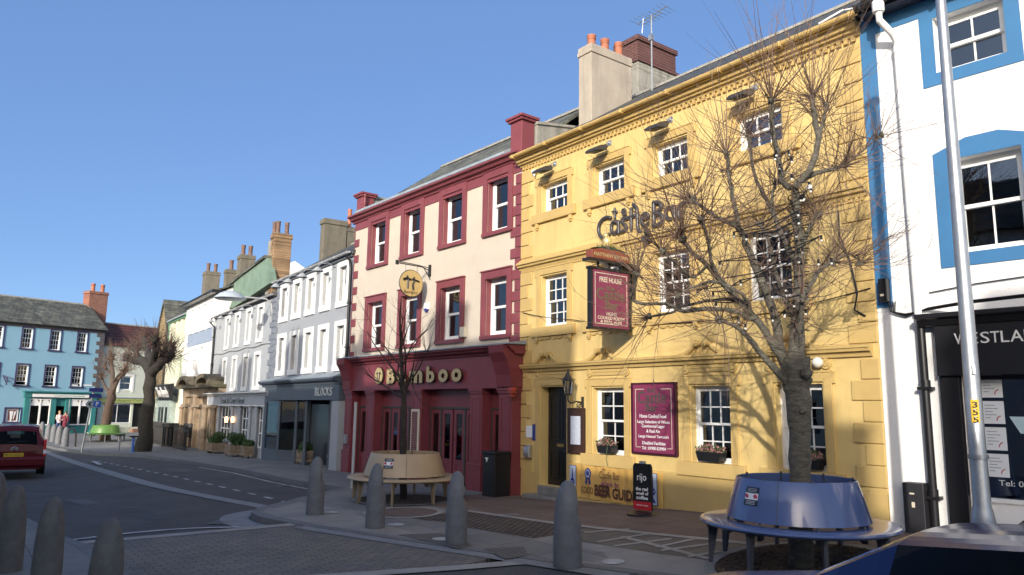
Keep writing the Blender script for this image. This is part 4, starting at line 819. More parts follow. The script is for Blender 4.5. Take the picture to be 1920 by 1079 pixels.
b = MB(); b.w(.56, .72, .30, .38, .80, 1.08); b.w(.58, .70, .38, .39, .98, 1.05); single('entry_phone', 'grey entry phone box on the left dark red pilaster', 'intercom', b, mat('grey plastic', (.25, .26, .28), .4, .1, 6, 0), FB, .64, .3, .95, bev=.006)
b = MB(); b.w(4.40, 4.78, .30, .34, .55, 1.88); mbd = Th('menu_board', 'tall narrow cream framed brick patterned board on the middle pilaster', 'board', FB, 4.59, .3, .55); mbd.part('frame', b, PINKGR, bev=.005)
b = MB(); b.w(4.45, 4.73, .34, .345, .61, 1.82); mbd.part('board_face', b, brickmat('tiny text brick', (.18, .03, .04), (.13, .025, .03), (.45, .35, .3), .09, .045, 'xz', .006, .6))
b = MB(); q = FB.px(963, 731, .32); b.w(q[0]-.09, q[0]+.09, .3, .42, q[1]-.1, q[1]+.05); b.w(q[0]-.05, q[0]+.05, .3, .40, q[1]-.17, q[1]-.1); single('red_alarm', 'small red alarm sounder at the end of the dark red shopfront', 'alarm', b, mat('red paint', (.35, .05, .03), .4, .1, 5, 0), FB, q[0], .3, q[1], bev=.02)
# black bin cabinet
pb_ = FB.P(8.52, .78, 0); bn_ = Vector((pb_.x, pb_.y, g(pb_.x, pb_.y))); bb = Th('litter_cabinet', 'tall black litter bin cabinet against the yellow quoins', 'bin', Fr(bn_.x, bn_.y, 2), 0, 0, bn_.z)
zb = bn_.z; b = MB(); b.box(-.23, .21, -.05, .40, zb-.05, zb+.93); b.box(-.25, .23, -.08, .43, zb+.93, zb+.99); bb.part('cabinet', b, BLACKP, bev=.02)
b = MB(); b.box(-.12, -.02, -.058, -.05, zb+.82, zb+.85); b.box(-.085, -.055, -.058, -.05, zb+.76, zb+.82); bb.part('emblem', b, WL)

# ================================================================ grey shop with white window surrounds (text on slate fascia)
FK = Fr(-30.415, 10.783, -2.4)
kb_ = Th('grey_shop_building', 'grey three storey house with five bays of white framed windows over a slate grey shopfront', 'building', FK, 0, 0, 0)
C5 = [(.45, 1.50), (1.98, 2.98), (3.50, 4.50), (5.0, 6.0), (6.56, 7.60)]; kh = []
for a, b in C5: kh += [(a+.2, b-.2, 5.42, 6.58), (a+.2, b-.2, 3.28, 4.58)]
kh.append((.35, 7.6, -.4, 2.12)); shell(kb_, 7.95, -.7, 6.9, 8, GREY, kh, gable=9.2, rec=.2)
for a, b in C5:
    for z0, z1 in ((5.22, 6.76), (3.09, 4.75)):
        s_ = MB(); s_.w(a, a+.2, 0, .04, z0, z1); s_.w(b-.2, b, 0, .04, z0, z1); s_.w(a+.2, b-.2, 0, .04, z1-.18, z1); s_.w(a-.01, b+.01, 0, .06, z0-.02, z0+.19)
        for x0, x1 in ((a+.19, a+.2), (b-.2, b-.19)): s_.box(x0, x1, 0, .14, z0+.19, z1-.18)
        kb_.part('window_surround', s_, WP, bev=.01); sash(kb_, a+.2, b-.2, z0+.19, z1-.18, .12, 1, 1, 1, curtain='full')
quoins(kb_, 0, 1, 2.95, 6.75, GREYD, h=.235, long=.34, short=.20, proud=.025); quoins(kb_, 7.95, -1, 2.95, 6.75, GREYD, h=.235, long=.3, short=.18, proud=.025)
gutter(kb_, 0, 8.0, .22, 6.93, GRPLAST, .055)
roof(kb_, -.05, 8.0, 6.93, 9.0, -.12, 3.2, 6.6, SLATE)
b = MB(); b.w(.0, 7.9, .02, .1, 6.80, 6.88); kb_.part('soffit', b, GREYD)
chimney(kb_, -.90, -.45, 2.0, 3.05, 7.4, 10.1, SOOT, .05); chimney(kb_, -.85, -.5, 3.1, 3.7, 7.6, 9.9, SOOT, .03, [(-.68, 3.25)], ph=.85, pr=.1)
q = FK.px(653, 417, -2.6)
LMP = mat('grey lamp shade', (.35, .37, .38), .45, .08, 8, 0)
f0 = None
nth = ['leftmost', 'second', 'third', 'fourth']
for i, u in enumerate((1.75, 3.22, 4.75, 6.3)):
    lab = nth[i]+' of the four swan neck lamps under the eaves of the slate fronted shop'
    if f0 is None:
        f0 = Th('facade_lamp', lab, 'lamp', FK, u, 0, 6.7, 'swan neck lamps under the grey shop eaves')
        b = MB(); b.tube([(u, 0, 6.66), (u-.02, -.25, 6.78), (u-.05, -.5, 6.74), (u-.08, -.6, 6.62)], .02, 6); f0.part('arm', b, GREYD)
        b = MB(); b.lathe([(.04, .1), (.09, .07), (.19, -.04), (.2, -.06), (.18, -.05)], (u-.08, -.6, 6.52), 14, close=False); f0.part('shade', b, LMP)
    else: copy_thing(f0.root, FK.P(u, 0, 6.7), None, lab)
# shopfront
b = MB(); b.w(.30, 8.0, 0, .34, 2.12, 2.62); course(b, [(0, 2.62), (.36, 2.62), (.38, 2.70), (.5, 2.74), (.55, 2.80), (.55, 2.84), (0, 2.9)], -.05, 8.05); b.w(.30, .52, -.9, .34, -.4, 2.12); kb_.part('shopfront_fascia', b, SLATEP, bev=.006)
b = MB(); b.prism([(-.02, 2.9), (-.54, 2.845), (-.54, 2.86), (-.02, 3.02)], 0, -.03, 8.03); kb_.part('lead_flashing', b, LEAD)
b = MB(); b.w(7.35, 7.95, 0, .30, -.4, 2.12); kb_.part('grey_pier', b, GREY)
PLY = mat('display back panel', (.20, .19, .17), .8, .2, 2, 0); TEALG = mat('frosted shop film', (.10, .15, .16), .5, .1, 1.5, 0)
b = MB(); b.box(.4, 7.4, 1.25, 1.28, -.3, 2.12); kb_.part('back_wall', b, SLATEP)
def shopwin(th, p0, p1, zs, z0, z1, nm='shop_window', film=None):
    # glazed panel between two plan points (u,y)
    b = MB(); d = Vector((p1[0]-p0[0], p1[1]-p0[1])); L = d.length; d.normalize(); n = Vector((-d.y, d.x))
    def bx(a, c, za, zb, t=.04):
        P = [Vector(p0)+d*a-n*t, Vector(p0)+d*c-n*t, Vector(p0)+d*c+n*t, Vector(p0)+d*a+n*t]; b.prism([p[:] for p in P], 2, za, zb)
    bx(0, L, zs, z0); bx(0, .06, z0, z1); bx(L-.06, L, z0, z1); bx(.06, L-.06, z1-.07, z1); bx(-.03, L+.03, z0-.05, z0+.02, .07)
    o = th.part(nm, b, SLATEP); b = MB(); P = [Vector(p0)+d*.06, Vector(p0)+d*(L-.06)]; b.quad((P[0].x, P[0].y, z0), (P[1].x, P[1].y, z0), (P[1].x, P[1].y, z1-.07), (P[0].x, P[0].y, z1-.07)); th.part('pane', b, GLASS, o)
    if film: b = MB(); q = n*.03; b.quad((P[0].x+q.x, P[0].y+q.y, z0), (P[1].x+q.x, P[1].y+q.y, z0), (P[1].x+q.x, P[1].y+q.y, z0+film), (P[0].x+q.x, P[0].y+q.y, z0+film)); th.part('frosted_film', b, TEALG, o)
    return o
shopwin(kb_, (.5, -.30), (2.0, -.25), -.3, .25, 2.12, film=.75); shopwin(kb_, (2.0, -.25), (3.3, .45), -.3, .25, 2.12, film=.8); shopwin(kb_, (5.5, .4), (7.3, -.28), -.3, .28, 2.12, film=.9)
b = MB(); b.box(3.3, 3.42, .42, .52, -.3, 2.12); b.box(5.4, 5.5, .38, .5, -.3, 2.12); b.box(3.42, 5.4, .46, .5, -.3, 1.98); kb_.part('porch_screen', b, mat('dark glazed screen', (.04, .045, .05), .2, .2, 3, 0))
b = MB(); b.w(2.2, 3.0, -.9, -.85, 1.0, 1.75); pcf = kb_.part('picture_frame', b, PINKGR); b = MB(); b.w(2.3, 2.9, -.85, -.84, 1.08, 1.66); kb_.part('picture', b, DARK, pcf)
for u in (3.85, 4.85): b = MB(); b.lathe([(.075, -.2), (.065, -.05), (.06, 2.05), (.08, 2.12)], (u, -.22, 0), 14); kb_.part('column', b, SLATEP, smooth=True)
nk = Th('fascia_lettering', 'serif silver letters on the slate grey shop fascia', 'sign', FK, 6.7, .34, 2.3)
for i, ch in enumerate('BLOCKS'): a = 5.93+i*.265; text(nk, ch, a, a+.22, 2.26, 2.53, .345, mat('silver letter', (.65, .65, .62), .4, .1, 9, .0, metal=.3), .02, name='letter', bold=.01)

# ================================================================ pale grey hotel
FT = Fr(-41.156, 11.383, -3.2)
tb_ = Th('hotel_building', 'long pale grey hotel with white framed windows and a dark slate roof', 'building', FT, 0, 0, 0)
T3 = [(2.28, 3.12), (4.15, 5.05), (6.15, 7.1), (8.0, 9.0)]; th_ = []
for a, b in T3: th_ += [(a+.16, b-.16, 4.78, 6.14), (a+.10, b-.20, 2.70, 4.06)]
th_ += [(1.1, 11.1, -.5, 1.88)]; shell(tb_, 10.76, -.9, 6.42, 8, GREYL, th_[:-1]+[(1.1, 10.7, -.5, 1.88)], gable=8.6, rec=.2)
for a, b in T3:
    for z0, z1, da in ((4.62, 6.30, 0), (2.56, 4.22, -.05)):
        a_, b_ = a+da, b+da; s_ = MB(); s_.w(a_, a_+.16, 0, .035, z0, z1); s_.w(b_-.16, b_, 0, .035, z0, z1); s_.w(a_+.16, b_-.16, 0, .035, z1-.16, z1); s_.w(a_, b_, 0, .055, z0-.02, z0+.15)
        tb_.part('window_surround', s_, WP, bev=.01); sash(tb_, a_+.16, b_-.16, z0+.16, z1-.16, .1, 1, 1, 1, curtain='full')
quoins(tb_, 10.76, -1, 2.5, 6.3, GREYD, h=.26, long=.75, short=.5, proud=.03)
quoins(tb_, 0, 1, 3.4, 6.0, GREYD, h=.3, long=.3, short=.16, proud=.03)
gutter(tb_, .2, 10.7, .2, 6.46, GRPLAST, .05); roof(tb_, -.05, 10.8, 6.46, 8.4, -.1, 3.0, 6.2, mat('brown slate', (.085, .075, .07), .8, .2, 3, .6, 25, stain=(.14, .13, .11), samt=.5))
b = MB(); b.tube([(x*1.0, -.025, 4.45+.03*math.sin(x*2.2)) for x in [i*.4 for i in range(27)]], .012, 4); tb_.part('cable', b, BLACKP)
pipe(tb_, [(.25, -.25, 6.4), (.05, -.3, 6.2), (.2, -.1, 5.9), (.2, -.09, 2.0)], .05, BLACKP)
f0 = None
for i, u in enumerate((1.55, 3.6, 5.6, 7.55)):
    lab = nth[i]+' of the four small lamps under the pale grey hotel eaves'
    if f0 is None:
        f0 = Th('facade_lamp', lab, 'lamp', FT, u, 0, 6.2, 'small lamps under the hotel eaves')
        b = MB(); b.tube([(u, 0, 6.2), (u, -.3, 6.3), (u-.02, -.5, 6.26), (u-.04, -.56, 6.18)], .018, 5); f0.part('arm', b, GREYD); b = MB(); b.lathe([(.03, .08), (.15, -.03), (.16, -.05)], (u-.04, -.56, 6.1), 12, close=False); f0.part('shade', b, LMP)
    else: copy_thing(f0.root, FT.P(u, 0, 6.2), None, lab)
dl = Th('saucer_street_lamp', 'big grey saucer street lamp on a wall arm above the hotel windows', 'street lamp', FT, 10.25, 0, 6.1)
b = MB(); b.tube([(10.25, 0, 5.6), (10.25, -.08, 6.1), (10.25, -.3, 6.28), (10.25, -1.2, 6.28)], .035, 8); dl.part('arm', b, GRPLAST)
b = MB(); b.lathe([(.05, .32), (.2, .30), (.42, .2), (.6, .04), (.62, 0), (.55, -.03), (.2, -.06)], (10.25, -1.75, 6.16), 24); dl.part('saucer', b, mat('pale saucer', (.45, .50, .52), .4, .05, 8, 0), smooth=True)
# shopfront of the hotel
LG = mat('pale grey joinery', (.36, .38, .41), .5, .05, 3, .04); b = MB(); b.w(.9, 11.2, -.0, .30, 1.88, 2.30); course(b, [(0, 2.30), (.34, 2.30), (.36, 2.38), (.45, 2.42), (.45, 2.47), (0, 2.5)], .45, 11.5); tb_.part('shopfront_fascia', b, LG, bev=.006)
b = MB(); b.w(.95, 11.15, .30, .33, 1.87, 1.91); b.w(.95, .99, .30, .33, 1.91, 2.3); b.w(.45, 11.5, .452, .462, 2.42, 2.46); tb_.part('white_trim', b, WP)
text(tb_, 'Trout & Court Hotel', 3.6, 7.9, 1.97, 2.24, .302, mat('dark grey lettering', (.09, .10, .11), .5, .1, 5, 0), .012, name='fascia_letters', bold=.01)
b = MB()
for u0, u1 in ((.9, 2.2), (2.55, 3.2), (5.7, 7.0), (8.7, 9.7), (10.9, 11.35)): b.w(u0, u1, -.05, .18, -.6, 1.88)
b.w(3.2, 5.7, -.05, .2, -.6, .25); b.w(7.0, 8.7, -.05, .2, -.6, .3); b.w(9.7, 10.9, -.05, .2, -.6, .2)
for u in (3.2, 5.75, 7.05, 8.75, 9.72, 10.92): b.lathe([(.1, -.4), (.09, 0), (.075, .1), (.07, 1.6), (.1, 1.7), (.1, 1.75), (.08, 1.8), (.12, 1.87)], (u, -.24, 0), 10)
tb_.part('shopfront_piers', b, LG)
b = MB(); b.w(2.2, 2.55, -.1, -.06, -.5, 1.6); tb_.part('hotel_door', b, SLATEP)
def gridwin(th, u0, u1, z0, z1, cols, rows, w_, m=WP):
    b = MB(); t = .028
    b.w(u0, u0+.06, w_-.05, w_, z0, z1); b.w(u1-.06, u1, w_-.05, w_, z0, z1); b.w(u0+.06, u1-.06, w_-.05, w_, z1-.06, z1); b.w(u0+.06, u1-.06, w_-.05, w_+.03, z0, z0+.07)
    for i in range(1, cols): x = u0+.06+(u1-u0-.12)*i/cols; b.w(x-t, x+t, w_-.04, w_-.004, z0+.07, z1-.06)
    for j in range(1, rows): z = z0+.07+(z1-z0-.13)*j/rows; b.w(u0+.06, u1-.06, w_-.042, w_-.006, z-t, z+t)
    o = th.part('shop_window', b, m); b = MB(); b.w(u0+.05, u1-.05, w_-.03, w_-.025, z0+.05, z1-.05); th.part('pane', b, GLASS, o); return o
gridwin(tb_, 3.25, 5.65, .25, 1.87, 4, 3, .12); gridwin(tb_, 7.1, 8.65, .3, 1.87, 3, 3, .12); gridwin(tb_, 9.75, 10.85, .2, 1.87, 3, 3, .12)
WARM = bpy.data.materials.new('lit shade'); WARM.use_nodes = True; p_ = WARM.node_tree.nodes['Principled BSDF']; p_.inputs['Base Color'].default_value = (.8, .5, .3, 1); p_.inputs['Emission Color'].default_value = (1, .55, .28, 1); p_.inputs['Emission Strength'].default_value = 1.6
for i, (px_, py_) in enumerate(((426, 787), (438, 787))):
    q = FT.px(px_, py_, .24); wl = Th('wall_lamp', ['left', 'right'][i]+' glowing wall lamp of the pair between the hotel shop windows', 'lamp', FT, q[0], .2, q[1], 'glowing hotel wall lamps'); b = MB(); b.lathe([(.07, -.14), (.09, .02), (.05, .14)], (q[0], -.28, q[1]), 10); wl.part('shade', b, WARM); b = MB(); b.tube([(q[0], -.2, q[1]-.2), (q[0], -.28, q[1]-.14)], .02, 5); wl.part('arm', b, IRON)
# brick stack and verdigris gable rising behind
chimney(tb_, 5.75, 6.32, 1.0, 1.82, 6.5, 10.05, BRICKB, .05, [(5.85, 1.1), (6.1, 1.2), (6.1, 1.62)], POTG, .62, .11)
b = MB(); b.box(5.2, 5.74, 1.02, 1.7, 6.5, 9.8); tb_.part('stack_flank', b, STONEG)
b = MB(); g_ = [FT.px(*q, -.9) for q in ((404, 603), (398, 580), (410, 560), (455, 522), (505, 485), (512, 532))]
b.prism([tuple(q) for q in g_], 1, .75, 1.1); tb_.part('green_gable_wall', b, GREENW)
b = MB(); P = [FT.px(*q, -.9) for q in ((398, 580), (410, 560), (455, 522), (505, 485))]
for i in range(3):
    (a, c), (d, e) = P[i], P[i+1]; b.prism([(a, c), (d, e), (d, e+.14), (a, c+.14)], 1, .65, 1.2)
tb_.part('gable_coping', b, SLATEB)

# ================================================================ white house, cream green house, stone gable
FW = Fr(-48.887, 11.789, -3)
wb4 = Th('white_townhouse', 'tall white townhouse with a blue grey panel between two rows of windows', 'building', FW, 0, 0, 0)
W4 = [(.85, 2.30), (2.50, 3.95), (4.15, 5.6), (5.85, 7.15)]; wh = []
for a, b in W4: wh += [(a+.5, b-.28, 6.2, 7.42), (a+.5, b-.28, 3.68, 5.02)]
shell(wb4, 7.76, -.9, 7.75, 8, WHITE, wh, gable=10.0, rec=.2)
for a, b in W4:
    for z0, z1 in ((6.05, 7.6), (3.54, 5.18)):
        s_ = MB(); s_.w(a+.1, a+.5, 0, .05, z0, z1); s_.w(b-.28, b-.02, 0, .05, z0, z1); s_.w(a+.5, b-.28, 0, .05, z1-.15, z1); s_.w(a+.08, b, 0, .08, z0-.06, z0+.1)
        wb4.part('window_surround', s_, WP, bev=.012); sash(wb4, a+.5, b-.28, z0+.13, z1-.16, .1, 1, 1, 1, curtain='full')
b = MB(); b.w(.9, 7.2, 0, .03, 5.26, 6.0); wb4.part('blue_grey_panel', b, mat('blue grey panel', (.27, .33, .43), .7, .05, 2, .1))
b = MB(); course(b, [(0, 7.62), (.1, 7.64), (.2, 7.72), (.42, 7.76), (.45, 7.86), (0, 7.9)], -.1, 8.0); b.box(7.76, 8.35, -.45, 2.6, 7.72, 7.88); wb4.part('dark_cornice', b, BLACKP, bev=.01)
quoins(wb4, 7.76, -1, 3.4, 7.6, WP, h=.3, long=.35, short=.22, proud=.04); quoins(wb4, 0, 1, 3.4, 7.6, WP, h=.3, long=.35, short=.22, proud=.04)
roof(wb4, -.1, 7.9, 7.88, 9.3, -.3, 3.0, 6.4, SLATEB)
b = MB(); b.prism([(.6, 7.0), (1.2, 8.8), (3.6, 8.8), (4.2, 7.0)], 0, 7.78, 8.1); wb4.part('end_gable', b, GREENW)
for th_c, q, pt in ((wb4, (-3.88, -3.04, 1.5, 2.43, 10.7), 2), (wb4, (2.15, 2.69, 1.5, 2.16, 10.0), 1), (tb_, (-2.64, -1.91, 1.5, 2.31, 10.4), 2)):
    chimney(th_c, q[0], q[1], q[2], q[3], 6.5, q[4], SOOT, .04, [((q[0]+q[1])/2, q[2]+(q[3]-q[2])*(k+.5)/pt) for k in range(pt)], POTG, .62, .13)
# sandstone doorway with segmental pediments
sd = FW.px(330, 720, .4); po = MB()
po.w(2.6, 3.3, 0, .35, -.8, 2.3); po.w(5.2, 5.9, 0, .35, -.8, 2.3); po.w(8.4, 9.1, 0, .3, -.8, 2.3); po.w(10.2, 10.9, 0, .3, -.8, 2.3); po.w(3.3, 5.2, .0, .18, -.8, 2.3); po.w(5.9, 8.4, 0, .12, -.8, 2.3); po.w(9.1, 10.2, 0, .12, -.8, 2.3); po.w(2.4, 11.0, 0, .42, 1.75, 1.9); po.w(2.5, 11.0, 0, .36, 2.3, 2.75)
for u in (2.95, 5.55, 8.75, 10.5): po.lathe([(.2, -.6), (.2, .1), (.15, .2), (.13, 1.6), (.2, 1.75)], (u, -.42, 0), 10)
FWp = wb4.part('sandstone_doorcase', po, SANDP, bev=.01)
po = MB(); po.w(2.3, 11.1, 0, .7, 2.75, 2.9)
for c in (4.1, 8.9):
    a_ = [(c+1.7*math.cos(t*math.pi/12), 2.9+.55*math.sin(t*math.pi/12)) for t in range(13)]; i_ = [(c+1.2*math.cos(t*math.pi/12), 2.9+.34*math.sin(t*math.pi/12)) for t in range(12, -1, -1)]
    for j in range(12): po.prism([a_[j], a_[j+1], i_[11-j], i_[12-j]], 1, -.75, 0)
    po.prism(i_[::-1], 1, -.3, 0)
po.w(5.9, 7.1, 0, .5, 2.9, 3.3); wb4.part('segmental_pediments', po, mat('mossy sandstone', (.15, .125, .085), .9, .3, 3, .6, 14, stain=(.06, .065, .03), samt=.9))
FG = Fr(-54.653, 12.091, -3)
gb_ = Th('cream_green_house', 'cream three storey house with a green eaves band and paired windows', 'building', FG, 0, 0, 0)
CR2 = mat('pale cream render', (.68, .68, .52), .8, .05, 2, .2, 30, stain=(.5, .5, .4), samt=.3); GTR = mat('green eaves paint', (.12, .27, .17), .6, .1, 3, .05)
gh = [(1.5, 2.35, 5.8, 7.2), (3.0, 3.85, 5.8, 7.2), (4.45, 5.25, 5.8, 7.2), (.75, 1.75, 3.45, 4.95), (2.4, 3.4, 3.45, 4.95), (4.0, 5.1, 3.45, 4.95)]
shell(gb_, 5.77, -1, 7.4, 8, CR2, gh, gable=9.3, rec=.25)
for a, b, c, d in gh: sash(gb_, a, b, c, d, .16, 1, 1, 1, m=GTR)
b = MB(); b.w(-.05, 5.8, 0, .08, 7.22, 7.42); b.w(.0, .3, 0, .05, 5.6, 7.2); gb_.part('green_eaves_band', b, GTR); roof(gb_, 0, 5.77, 7.42, 8.9, -.2, 3, 6.2, LEAD)
pipe(gb_, [(-.1, -.1, 7.2), (-.1, -.1, -.2)], .06, IRON)
# small black shop with white script sign
b = MB(); b.w(.3, 4.6, 0, .35, -1, 2.4); b.w(.0, .3, 0, .4, -1, 2.4); gb_.part('shopfront', b, mat('mint grey joinery', (.28, .34, .32), .6, .25, 3, 0))
b = MB()
for u in (.9, 1.9, 3.2): b.w(u, u+.7, .35, .37, .2, 1.7); 
gb_.part('shop_windows', b, mat('dark shop glass', (.015, .018, .018), .1, .3, 2, 0))
sgn = Th('projecting_fascia_sign', 'black tilted fascia sign with white script letters beside the sandstone doorway', 'sign', FG, 3.0, .4, 2.6)
b = MB(); b.prism([(-.35, 2.1), (-.75, 3.05), (-.35, 3.15)], 0, .6, 5.4); sgn.part('sign_box', b, BLACKP)
def slopetext(th, s, u0, u1, z0, z1, w0, w1, m): # text leaning outwards
    o = text(th, s, u0, u1, z0, z1, 0, m, .03, bold=.03)
    for v in o.data.vertices:
        z = v.co.z+th.off[2]; t = (z-z0)/(z1-z0); v.co.y -= w0+(w1-w0)*t
    return o
slopetext(sgn, 'The Bench', 1.2, 4.9, 2.3, 2.95, .47, .73, WL)
FS = Fr(-59.1, 12.326, -3)
sb_ = Th('stone_gable_house', 'golden rubble stone house turning its narrow gable to the street', 'building', FS, 0, 0, 0)
RUB = brickmat('rubble stone', (.46, .34, .18), (.27, .20, .11), (.20, .16, .10), .42, .2, 'xz', .02, .9, .5, .8, stain=(.14, .12, .08), samt=.7)
b = MB(); b.prism([(0, -1), (4.4, -1), (4.4, 6.5), (2.0, 9.0), (0, 6.6)], 1, 0, 9); sb_.part('wall', b, RUB)
b = MB(); b.prism([(4.55, 6.42), (4.6, 6.55), (2.0, 9.2), (-.15, 6.65), (-.1, 6.5), (2.0, 9.02)], 1, -.12, 9.1); sb_.part('roof', b, SLATEB)
b = MB(); b.w(-.2, 4.6, 0, .5, 1.65, 2.25); b.w(-.1, 4.5, 0, .3, -1, -.05); 
for u in (0, 1.2, 2.4, 3.6, 4.3): b.w(u, u+.16, 0, .35, -.05, 1.65)
sb_.part('shopfront', b, MINT); b = MB(); b.w(.1, 4.4, .0, .2, -.05, 1.65); sb_.part('shop_window', b, mat('dark shop glass', (.015, .018, .018)))

# ================================================================ white and blue house on the right
FR = Fr(-5.36, 10.76, 4)
rb_ = Th('white_blue_house', 'white roughcast house with broad blue window bands over a black shopfront', 'building', FR, 0.05, 0, .3)
rh = [(.92, 1.80, 6.72, 7.55), (.97, 1.85, 4.10, 5.42), (3.6, 4.5, 6.72, 7.55), (3.6, 4.5, 4.10, 5.42), (6.2, 7.1, 6.72, 7.55), (6.2, 7.1, 4.10, 5.42), (.93, 8.6, -.2, 2.75)]
shell(rb_, 9.0, -.5, 7.95, 8, WHITE, rh, gable=10.6, rec=.25, u0=-.105)
for i, (a, b, c, d) in enumerate(rh[:6]): sash(rb_, a, b, c, d, .16, 2, 1, 1, fw=.06, curtain=('full' if i == 9 else None))
b = MB(); b.w(-.105, .12, 0, .012, 3.45, 7.9); b.w(.12, 8.88, 0, .012, 7.62, 7.9)
for a, c, z0, z1, arch in ((.92, 1.80, 6.72, 7.55, 0), (.97, 1.85, 4.10, 5.42, 1), (3.6, 4.5, 6.72, 7.55, 0), (3.6, 4.5, 4.10, 5.42, 1), (6.2, 7.1, 6.72, 7.55, 0), (6.2, 7.1, 4.10, 5.42, 1)):
    b.w(a-.18, a, 0, .014, z0-.18, z1+(.0)); b.w(c, c+.18, 0, .014, z0-.18, z1); b.w(a, c, 0, .014, z0-.18, z0)
    if arch: m_ = (a+c)/2; b.prism([(a-.18, z1), (a-.18, z1+.12), (m_-.2, z1+.27), (m_+.2, z1+.27), (c+.18, z1+.12), (c+.18, z1)], 1, -.014, 0)
    else: b.w(a-.18, c+.18, 0, .014, z1, 7.62)
rb_.part('blue_bands', b, BLUE)
b = MB(); b.w(.0, 8.95, .0, .3, 7.86, 7.98); rb_.part('eaves_board', b, mat('dark navy eaves', (.02, .03, .06), .6, .1, 5, .05))
RT = brickmat('grey brown tiles', (.115, .105, .09), (.075, .07, .062), (.02, .02, .02), .3, .14, 'xz', .015, .8, .45, 1.4, stain=(.16, .16, .12), samt=.5)
roof(rb_, .0, 9, 7.98, 10.8, -.38, 3.7, 7.6, RT, thick=.12)
tl = MB()
for i in range(34): x = .05+i*.26; tl.tube([(x+.1, -.42, 8.0), (x+.1, -.05, 8.25), (x+.1, .6, 8.72)], .05, 6)
rb_.part('eaves_tiles', tl, RT)
gutter(rb_, .02, 8.95, .43, 7.93, IRON, .07)
b = MB(); b.lathe([(.075, -.02), (.085, 0), (.085, .14), (.06, .17)], (.36, -.43, 7.74), 12); b.tube([(.36, -.43, 7.76), (.36, -.42, 7.6), (.44, -.2, 7.44), (.455, -.1, 7.34), (.455, -.1, 7.2), (.48, -.09, 3.30)], .05, 10); b.lathe([(.06, -.04), (.06, .06)], (.457, -.1, 7.2), 10); rb_.part('white_downpipe', b, WP, smooth=True)
pipe(rb_, [(.50, -.09, 3.28), (.51, -.09, .35)], .055, BLACKP)
b = MB(); b.w(.69, 8.8, 0, .16, 2.45, 3.12); course(b, [(0, 3.12), (.18, 3.12), (.24, 3.2), (.30, 3.22), (.30, 3.28), (0, 3.32)], .50, 8.9); b.w(.69, .93, 0, .10, .2, 2.45); b.w(8.55, 8.8, 0, .1, .2, 2.45); rb_.part('black_shopfront', b, BLACKP, bev=.008)
b = MB(); b.w(.93, 8.55, -.12, -.02, .3, .85); b.w(.93, 8.55, -.1, -.0, .85, .9); rb_.part('stall_riser', b, WHITE)
b = MB()
for u in (.93, 3.4, 5.9, 8.5): b.w(u, u+.05, -.12, -.04, .9, 2.45)
b.w(.93, 8.55, -.12, -.04, 2.40, 2.45); fw_ = rb_.part('shop_window', b, BLACKP); b = MB(); b.w(.98, 8.5, -.09, -.085, .9, 2.4); rb_.part('pane', b, GLASS, fw_)
wl_ = Th('fascia_lettering', 'white capital letters across the black shop fascia behind the lamp post', 'sign', FR, 1.6, .16, 2.8)
for i, ch in enumerate('WESTLAND'):
    a = [.935, 1.125, 1.245, 1.36, 1.475, 1.58, 1.73, 1.88][i]; wd = [.17, .09, .10, .10, .09, .14, .13, .13][i]; text(wl_, ch, a, a+wd, 2.86, 3.005, .162, WL, .012, name='letter')
b = MB(); b.w(1.15, 1.42, -.075, -.07, 1.2, 1.2001)
for k in range(4):
    z = 2.2-k*.335; c = Th('window_notice', ['topmost', 'second', 'third', 'lowest'][k]+' of four white property notices in the black shop window', 'notice', FR, 1.3, -.1, z, 'notices in the right shop window')
    b = MB(); b.w(1.13+.0, 1.37, -.082, -.078, z-.03, z+.26); o = c.part('sheet', b, PAPER)
    b = MB(); 
    for j in range(5): b.w(1.15, 1.15+[.12, .15, .09, .13, .06][j], -.078, -.076, z+.20-j*.04, z+.21-j*.04)
    c.part('print', b, mat('grey print', (.3, .32, .36), .6, .1, 5, 0), o)
    b = MB(); b.tube([(1.33-.05*math.cos(t*.25), .077, z+.01+.06*math.sin(t*.25)) for t in range(7)], .006, 4); c.part('red_mark', b, RED, o)
te = Th('window_lettering', 'white telephone line lettered along the foot of the shop window', 'lettering', FR, 1.5, -.08, 1.1); text(te, 'Tel: 01900 829977', 1.24, 2.15, 1.06, 1.13, -.082, WL, .002)
b = MB(); b.prism([(1.42, 1.93), (1.6, 1.93), (1.6, 1.72), (1.53, 1.72)], 1, .078, .082); single('window_emblem', 'pale angular emblem on the black shop window', 'emblem', b, mat('pale cyan vinyl', (.45, .60, .66), .5, .05, 5, 0), FR, 1.5, -.08, 1.8)
b = MB(); b.w(-.02, .10, .0, .14, 3.52, 3.86); jb = Th('cable_box', 'black cable joint box at the foot of the blue band', 'electrical box', FR, .16, 0, 3.5); jb.part('case', b, BLACKP, bev=.012)
b = MB(); b.w(.01, .06, .14, .142, 3.60, 3.63); jb.part('label_strip', b, PINKGR)
b = MB()
for i in range(4): b.tube([(.08+.03*i, -.05, 3.52), (.1+.02*i, -.06, 3.38-.01*i), (.3, -.05, 3.33-.012*i), (.6, -.05, 3.36+.01*i), (1.2, -.33, 3.37+.01*i), (3, -.33, 3.42+.012*i)], .009, 4)
b.tube([(.62, -.03, 3.6), (1.2, -.03, 3.66), (3, -.03, 3.75)], .008, 4); jb.part('cables', b, BLACKP)
b = MB(); b.w(.16, .43, .0, .20, .34, 1.03); cb_ = Th('meter_cabinet', 'black electricity cabinet standing against the white wall', 'cabinet', FR, .28, 0, .34); cb_.part('body', b, mat('black cabinet', (.02, .02, .024), .5, .15, 5, .05), bev=.01); b = MB(); b.w(.25, .31, .2, .203, .88, .9); b.w(.27, .31, .2, .203, .71, .78); cb_.part('stickers', b, PINKGR)

